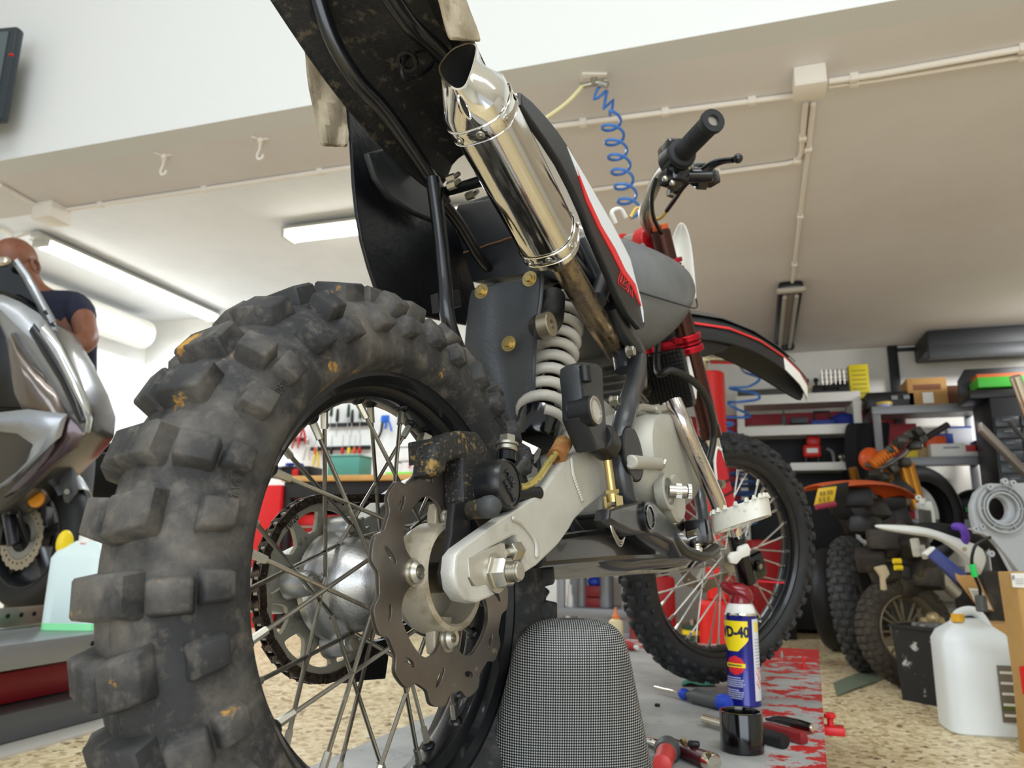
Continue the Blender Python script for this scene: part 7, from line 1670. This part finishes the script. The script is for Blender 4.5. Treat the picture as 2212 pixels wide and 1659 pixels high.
# handlebar seen above: traced at its distance
hd_ = 4.75
G().tube([dp(1868, 1003, hd_), dp(1905, 1010, hd_), dp(1948, 985, hd_), dp(1975, 958, hd_), dp(2000, 945, hd_), dp(2044, 918, hd_)], .014, 12, 5).build('handlebar', mat('bar_grey', '8f8d88', .35, .8), ob)
G().tube([dp(1962, 970, hd_-.02), dp(1985, 945, hd_-.02), dp(1998, 938, hd_-.02)], .02, 10).build('throttle_body', black_pl, ob)
G().cyl(dp(2002, 945, hd_), dp(2048, 917, hd_), .02, n=16).build('grip', rubber_bk, ob)
for k in range(8):
    pass
g = G(); p0_, p1_ = dp(1884, 1004, hd_-.04), dp(1933, 968, hd_-.04); d_ = (p1_-p0_).normalized(); L_ = (p1_-p0_).length
g.cyl(p0_, p1_, .028, n=20)
for k in range(8): g.ring(p0_+d_*(L_*(k+.2)/8), d_, .026, .036, L_*.06, 20)
g.build('bar_pad', mat('pad_orange', 'e07a1c', .45), ob)
G().sphere(dp(1880, 992, hd_+.05), (.07, .05, .075)).build('headlamp_mask', orange_pl, ob)
g = G()
for k, (x, y) in enumerate(((1950, 950), (1965, 940), (1980, 932), (1940, 960), (1925, 972), (1990, 950), (1978, 962), (1955, 1000), (1930, 1012), (1890, 1025), (1910, 1030))): g.box(dp(x, y, hd_-.05), (.07, .05, .05), Rz(k) @ Rx(k*1.3), .01)
g.build('controls', mat('control_grey', '4a4843', .45, .5), ob)
for s in (-1, 1): G().cyl(dp(1955+s*8, 1000, hd_), dp(1985+s*6, 1100, hd_-.1), .03, n=14).build('upper_fork', MATS['fork_gold'], ob)
FWM = wheelM(V((om(1.44, 0, 0).x, om(1.44, 0, 0).y, .34)), math.radians(50), -.05)
make_tyre('tyre', FWM, .295, .042, .042, .268, .035, knobs(28, .018, .012), MATS['grey_knob_rubber'], ob, 64)
# big tyre leaning against the grey shelf, street tyre, mini bike wheel
tcx = dp(1988, 1112, 5.0)
TMx = wheelM(tcx, math.radians(74), .0)
bk_ = V((tcx.x, tcx.y, 0)); cr_ = thing('wooden_crate', 'dark wooden crate on the floor holding up the bare black tyre', 'crate', bk_)
G().box(bk_+V((0, 0, (tcx.z-.328)/2)), (.34, .3, tcx.z-.328), RV, .004).build('crate_body', mat('crate_dark', ''), cr_)
for k in range(3): G().box(bk_-FWD*.155+V((0, 0, .08+.12*k)), (.34, .012, .08), RV, .003).build('slat', mat('crate_lid', ''), cr_)
o_ = make_tyre('tyre', TMx, .262, .075, .066, .215, .06, [], rubber_bk, None, 64); tag(o_, 'bare black road tyre standing upright on a crate in front of the grey shelving', 'tyre')
c = onz(1802, 1405, 0); TM2 = wheelM(V((c.x, c.y, .30)), math.radians(31), -.06)
o_ = make_tyre('road_wheel', TM2, .235, .07, .064, .19, .055, [], mat('road_rubber', '1b1c1f', .5), None, 64); tag(o_, 'smooth black road tyre standing on the floor left of the orange bike', 'tyre')
c = onz(1968, 1484, 0); MM = wheelM(V((c.x, c.y, .232)), math.radians(78), -.12)
mb = thing('pit_bike', 'muddy small-wheeled dirt bike with white tail panel in front of the orange bike', 'dirt bike', V((c.x, c.y, 0)))
mud_r = mat('muddy_rubber', '4a4236', .8, n=(8, '2f2a24', .35, .7), bump=(80, .002))
make_tyre('tyre', MM, .185, .05, .045, .155, .036, knobs(22, .019, .010, 1.1), mud_r, mb, 72)
g = G().lathe([(.156, -.036), (.150, -.04), (.140, -.024), (.140, .024), (.150, .04), (.156, .036)], (0, 0, 0), (0, 1, 0), 56, closed=True)
for k in range(16): a_ = 2*PI*(k+.3*(k % 2))/16; g.box((.09*math.sin(a_), 0, .09*math.cos(a_)), (.008, .012, .12), Ry(a_), .002)
g.cyl((0, -.045, 0), (0, .045, 0), .045, n=24); bmesh.ops.transform(g.bm, matrix=MM, verts=g.bm.verts); g.build('spoked_rim', mat('muddy_rim', '7c6f5a', .6, .4), mb)
def mm(x, y, z): return MM @ V((x, y, z))
G().box(mm(.05, -.11, .02), (.12, .04, .08), MM.to_3x3(), .02).sphere(mm(.04, -.13, .05), .03).sphere(mm(.09, -.12, .0), .022).build('brake_caliper', mat('caliper_gold', 'b0a078', .4, .6), mb)
G().tube([mm(0, -.08, 0), mm(.25, -.085, .03), mm(.5, -.08, .06)], .022, 10, smooth=False).tube([mm(0, .08, 0), mm(.5, .08, .06)], .022, 10, smooth=False).build('swingarm', mat('muddy_black', '2a2622', .6, dirt=(12, '5a4c38', .5, .75)), mb)
G().box(mm(.52, 0, .14), (.32, .22, .24), MM.to_3x3(), .04).build('engine', mat('muddy_black', ''), mb)
G().tube([mm(.30, 0, .16), mm(.12, 0, .34), mm(.1, 0, .42)], .03, 12).build('shock_absorber', mat('pale_alu', 'b8b2a4', .4, .6), mb)
g = G()
for k, (x, y) in enumerate(((1905, 1165), (1925, 1180), (1945, 1200), (1880, 1210), (1912, 1240), (1955, 1235), (1975, 1180), (1990, 1225), (1935, 1150), (2005, 1250), (1960, 1265))): g.box(dp(x, y, 3.35+.04*(k % 3)), (.12, .09, .09), Rz(k) @ Rx(k*.9), .015)
g.build('chassis_parts', mat('muddy_black', ''), mb)
for x, y in ((1930, 1212), (1933, 1226)): c_ = dp(x, y, 3.2); G().cyl(c_, c_+_rh*.03, .012, n=10).build('yellow_cap', yellow_pl, mb)
G().poly([dp(1892, 1226, 3.15), dp(1915, 1220, 3.15), dp(1924, 1240, 3.15), dp(1914, 1252, 3.15), dp(1918, 1275, 3.15), dp(1908, 1276, 3.15), dp(1906, 1246, 3.15)], FWD*.03, .006).build('cream_bracket', mat('bracket_cream', 'c4b392', .6), mb)
G().tube([dp(1975, 1165, 3.1), dp(1982, 1200, 3.1)], .018, 10, smooth=False).tube([dp(1990, 1180, 3.12), dp(2000, 1205, 3.12)], .014, 10, smooth=False).build('white_strut', mat('strut_white', 'c9c4b8', .5), mb)
# its white tail, side panel, seat edge
TD = 3.0
rows = [((1888, 1134), (1889, 1138)), ((1920, 1134), (1915, 1146)), ((1985, 1136), (1970, 1155)), ((2025, 1147), (2020, 1160)), ((2060, 1160), (2050, 1180)), ((2095, 1170), (2080, 1205)), ((2128, 1182), (2105, 1240)), ((2130, 1215), (2118, 1245))]
g = G(); gr_ = [[dp(x0+(x1-x0)*u, y0+(y1-y0)*u, TD-.03*math.sin(PI*u)) for u in (0, .33, .66, 1)] for (x0, y0), (x1, y1) in rows]
g.sheet(gr_, .01).build('tail_panel', mat('panel_white', 'e9ebe6', .3), mb, sub=1)
G().tube([dp(1985, 1135, TD+.05), dp(2030, 1145, TD+.05), dp(2080, 1158, TD+.05), dp(2130, 1175, TD+.05)], [.012, .03, .035, .03], 14).build('seat', mat('seat_black', ''), mb)
G().tube([dp(2062, 1138, TD+.02), dp(2078, 1140, TD-.02), dp(2086, 1160, TD-.02), dp(2080, 1175, TD)], .016, 8).build('purple_strap', mat('purple_strap', '6a45b8', .6), mb)
c_ = dp(2083, 1186, TD-.05); G().cyl(c_, c_-FWD*.006, .008, n=16).build('panel_bolt', mat('brass_pale', ''), mb)
# radiator core standing behind
RDp = 3.25
t = thing('radiator', 'small pale aluminium radiator standing behind the white tail panel', 'radiator', dp(2005, 1146, RDp))
G().poly([dp(x, y, RDp) for x, y in ((1986, 1086), (2012, 1082), (2018, 1100), (2024, 1140), (2016, 1143), (2010, 1104), (1990, 1100))], FWD*.04, .004).build('tank', mat('rad_white', 'd8dcd8', .35, .3), t)
g = G()
for k in range(6): g.poly([dp(1991+k*3.6, 1102, RDp), dp(1993+k*3.6, 1102, RDp), dp(1997+k*3.6, 1145, RDp), dp(1995+k*3.6, 1145, RDp)], FWD*.03)
g.build('fins', mat('rad_fin', '6d6f6d', .4, .6), t); c_ = dp(1992, 1076, RDp); G().cyl(c_, dp(1992, 1088, RDp), .014, n=14).ring(dp(1985, 1075, RDp), FWD, .006, .012, .01, 14).build('filler', MATS['rad_white'], t)
# blue and white display panel leaning, cardboard, cartons
t = thing('light_panel', 'leaning blue tinted tray with white end behind the cardboard flap', 'tray', dp(2060, 1240, 2.8))
G().poly([dp(x, y, 2.8) for x, y in ((2000, 1195), (2020, 1182), (2090, 1240), (2070, 1260), (2050, 1240))], FWD*.02, .002).build('panel', mat('panel_blue', '46508c', .25), t)
G().poly([dp(x, y, 2.79) for x, y in ((1998, 1196), (2018, 1180), (2022, 1185), (2004, 1202))], FWD*.03, .003).build('white_end', white_pl, t)
CD = 2.45
t = thing('cardboard_carton', 'open cardboard carton with a printed flap at the right behind the white jug', 'box', V((dp(2130, 1400, CD).x, dp(2130, 1400, CD).y, 0)))
cb = dp(2120, 1330, CD+.12)
G().poly([dp(x, y, CD) for x, y in ((2064, 1238), (2075, 1243), (2110, 1242), (2148, 1320), (2118, 1318), (2068, 1252))], FWD*.006, .001).build('flap', card, t)
G().poly([dp(x, y, CD-.008) for x, y in ((2092, 1270), (2118, 1272), (2143, 1316), (2112, 1314))], FWD*.002).build('paper_label', mat('label_paper', 'd9d6cc', .7), t)
g = G()
for k in range(7): g.poly([dp(2098+k*4, 1277+k*5.4, CD-.011), dp(2118+k*3.4, 1278+k*5.4, CD-.011), dp(2119+k*3.4, 1279.5+k*5.4, CD-.011), dp(2099+k*4, 1278.5+k*5.4, CD-.011)], FWD*.001)
g.build('print_lines', mat('print_grey', ''), t)
bc = dp(2150, 1345, CD+.3); G().box(V((bc.x, bc.y, bc.z/2)), (.15, .16, bc.z), RV, .004).build('carton_body', card, t)
CE = 2.15
t = thing('tall_carton', 'tall tan cardboard box with a white sticker at the far right edge', 'box', V((dp(2190, 1500, CE).x, dp(2190, 1500, CE).y, 0)))
zt3 = dp(2190, 1238, CE).z
pf_ = [dp(2192, 1236, CE), dp(2300, 1236, CE), dp(2330, 1659, CE), dp(2243, 1659, CE), dp(2226, 1480, CE), dp(2206, 1330, CE)]
k_ = (pf_[3]-pf_[4]); pf_[3] = pf_[4]+k_*(pf_[4].z/-k_.z); pf_[2] = V((pf_[1].x, pf_[1].y, 0))+_rh*.05
G().poly(pf_, FWD*.08, .004).build('carton_body', mat('carton_tan', 'c09a5e', .8, n=(5, 'b08a50', .4, .7)), t)
G().poly([dp(x, y, CE-.004) for x, y in ((2184, 1238), (2240, 1238), (2240, 1272), (2188, 1268))], FWD*.002).build('sticker', white_pl, t)
g = G(); g.poly([dp(2187, 1243, CE-.007), dp(2192, 1243, CE-.007), dp(2192, 1252, CE-.007), dp(2187, 1252, CE-.007)], FWD*.001)
for k in range(3): g.poly([dp(2194, 1250+k*5, CE-.007), dp(2212, 1250+k*5, CE-.007), dp(2212, 1251+k*5, CE-.007), dp(2194, 1251+k*5, CE-.007)], FWD*.001)
g.build('print_marks', mat('print_grey', ''), t)
G().poly([dp(x, y, CE-.004) for x, y in ((2202, 1440), (2240, 1435), (2240, 1500), (2210, 1500))], FWD*.002).build('red_print', red_pl, t)
# grey plastic housing with a ring opening
GD = 2.62
gp_m = mat('housing_grey', 'a5a8a9', .45)
t = thing('plastic_housing', 'pale grey scooter panel with a round ringed opening propped at the right', 'scooter panel', dp(2170, 1240, GD))
ringc = dp(2161, 1096, GD)
ol = [(2108, 1150), (2104, 1115), (2106, 1090), (2118, 1065), (2136, 1050), (2150, 1045), (2180, 1046), (2300, 1040), (2330, 1300), (2240, 1300), (2190, 1240), (2165, 1200), (2140, 1165), (2120, 1152)]
hol_ = [(2160+24*math.cos(t_), 1099+28*math.sin(t_)) for t_ in [2*PI*k/28 for k in range(28)]]
def plane2(p): d_ = p-ringc; return (d_.dot(_rh), d_.z)
Mg = Matrix.Translation(ringc+FWD*.02) @ (RV @ Rx(PI/2)).to_4x4()
G().curve2d([[plane2(dp(x, y, GD)) for x, y in ol], [plane2(dp(x, y, GD)) for x, y in hol_]], .03, Mg, .004).build('panel_shell', gp_m, t)
g = G()
for r0_, w_ in ((.052, .006), (.064, .004), (.078, .006)): g.ring(ringc-FWD*.004+V((0, 0, -.005)), -FWD, r0_, r0_+w_, .012, 48, .001)
for k in range(6): a_ = 2*PI*k/6; g.box(ringc-FWD*.006+RV @ V((.065*math.cos(a_), 0, .065*math.sin(a_)-.005)), (.03, .01, .004), RV @ Ry(-a_))
g.build('ring_ribs', gp_m, t)
g = G()
for x, y in ((2135, 1052), (2167, 1040), (2185, 1044), (2105, 1143), (2119, 1138), (2138, 1196)): c_ = dp(x, y, GD-.005); g.ring(c_, -FWD, .004, .011, .012, 18)
g.build('screw_tabs', gp_m, t)
c_ = dp(2204, 1164, GD-.012); G().cyl(c_, c_+FWD*.003, .014, n=20).build('hole', MATS['void_black'], t)
G().tube([dp(2212, 1180, GD-.02), dp(2196, 1200, GD-.02), dp(2192, 1240, GD-.02)], .005, 8).build('moulding', gp_m, t)
G().poly([dp(x, y, GD-.002) for x, y in ((2134, 1152), (2172, 1142), (2186, 1240), (2180, 1240))], -FWD*.012, .004).build('facet', mat('housing_pale', 'c3c6c6', .4), t)
# stand legs and chrome tubes
t = thing('metal_stand', 'dull square metal bar leaning at the upper right in front of the drawer cabinet', 'stand', dp(2206, 1025, 2.75))
p0_, p1_ = dp(2116, 922, 2.75), dp(2225, 1032, 2.75); G().box((p0_+p1_)/2, ((p1_-p0_).length, .03, .034), frame_to(V((0, 0, 1)))*0+Matrix((((p1_-p0_).normalized().x, -FWD.x, 0), ((p1_-p0_).normalized().y, -FWD.y, 0), ((p1_-p0_).normalized().z, 0, 1))), .003).build('square_bar', mat('bar_dull', '8d8580', .35, .7), t)
p0_, p1_ = dp(2192, 812, 2.7), dp(2262, 1000, 2.7); G().cyl(p0_, p1_, .019, n=20, bev=.002).build('chrome_tube', chrome, t)
p0_, p1_ = dp(2180, 910, 2.9), dp(2262, 1010, 2.9); G().cyl(p0_, p1_, .008, n=14).build('dark_rod', mat('rod_dark', '55585c', .35, .7), t)
# cable with green band, bin, jug, floor scraps
P = [dp(2140, 1160, 2.35), dp(2110, 1175, 2.35), dp(2100, 1200, 2.35), dp(2100, 1225, 2.35), dp(2106, 1245, 2.35), dp(2116, 1270, 2.35), dp(2119, 1300, 2.35)]
t = thing('cable', 'black cable with a green band and knob end hanging at the right', 'cable', P[-1]); G().tube(P, .005, 8).build('cable_run', black_pl, t)
G().cyl(P[3]+V((0, 0, .01)), P[4], .009, n=16).build('green_band', mat('band_green', '2fd060', .4), t); G().cyl(P[6]+V((0, 0, .02)), P[6]+V((0, 0, -.03)), .017, n=12, bev=.004).build('knob', mat('handle_grey', ''), t)
c = onz(2038, 1520, 0); c = c+FWD*.03
zb = dp(2030, 1364, (c-CAM).dot(CF)-.06).z
t = thing('paint_bin', 'black square bin with white paint runs on the floor beside the jug', 'bin', c)
g = G(); bw0, bw1 = .092, .105
def sqr(w_, z, k=1): return [c+RV @ Rz(.5) @ V((x*w_, y*w_, z)) for x, y in ((-1, -1), (1, -1), (1, 1), (-1, 1))]
g.loft([sqr(bw0, .0), sqr(bw1, zb), sqr(bw1*1.08, zb), sqr(bw1*1.08, zb+.012), sqr(bw1*.95, zb+.012), sqr(bw1*.93, zb-.01), sqr(bw0*.9, .02)]); g.build('bin_shell', mat('bin_black', '1c1d1f', .5, dirt=[(9, 'b8b8b4', .60, .64), (24, '8d8d88', .64, .68)]), t, smooth=0)
g = G().tube([c+RV @ V((.05, -.05, zb+.0)), c+RV @ V((.055, -.08, zb+.03)), c+RV @ V((.06, -.11, zb+.005))], .010, 8); g.build('brush_handle', mat('bracket_cream', ''), t)
G().box(c+V((0, 0, zb+.005)), (.12, .10, .03), RV, .01).build('contents', mat('bin_contents', '8b8a86', .6, n=(20, '4a4a48', .4, .6)), t)
c = onz(2150, 1592, 0)+FWD*.08; dj = (c-CAM).dot(CF); hj = dp(2150, 1345, dj-.08).z
t = thing('white_jerrycan', 'large white plastic jerrycan with a printed label on the floor at the right', 'jerrycan', c)
jug(G(), c, .215, .20, hj, RV @ Rz(-.25)).build('can_body', mat('jug_white', 'dfe5e6', .35, bump=(6, .004)), t)
ct = c+V((0, 0, hj)); G().tube([ct+RV @ V((-.055, 0, -.05)), ct+RV @ V((-.03, 0, .012)), ct+RV @ V((.03, 0, .02)), ct+RV @ V((.07, 0, -.04))], .016, 12).build('handle', mat('jug_white', ''), t)
G().cyl(ct+RV @ V((-.045, -.02, -.01)), ct+RV @ V((-.045, -.02, .015)), .02, n=20).build('orange_cap', mat('cap_amber', 'e0a828', .4), t)
cl_ = c+(RV @ Rz(-.25)) @ V((.075, -.1025, 0)); g = G().box(V((cl_.x, cl_.y, hj*.38)), (.07, .004, hj*.48), RV @ Rz(-.25), .001); lb_ = g.build('label', mat('label_taupe', '6f665a', .5), t)
g = G()
for k in range(5): g.box(V((cl_.x, cl_.y, hj*(.2+.09*k)))+(RV @ Rz(-.25)) @ V((-.005, -.003, 0)), (.05, .002, .008), RV @ Rz(-.25))
g.build('label_print', mat('label_paper', ''), lb_)
G().box(V((cl_.x, cl_.y, hj*.27))+(RV @ Rz(-.25)) @ V((0, -.0028, 0)), (.068, .002, .02), RV @ Rz(-.25)).build('green_band', mat('label_green', '55602c', .5), lb_)
c = onz(1862, 1462, 0); rows = [[onz(1800+120*u+8*v, 1492-45*u-(14-28*v), 0)+V((0, 0, .004+.004*math.sin(5*u))) for u in (0, .25, .5, .75, 1)] for v in (0, .5, 1)]
single(G().sheet(rows, .004), 'green_sheet', mat('sheet_green', '6f7a66', .5), 'dull green plastic sheet lying on the floor in front of the muddy wheel', 'sheet', c)
# axle tube rests
bpy.context.view_layer.update()
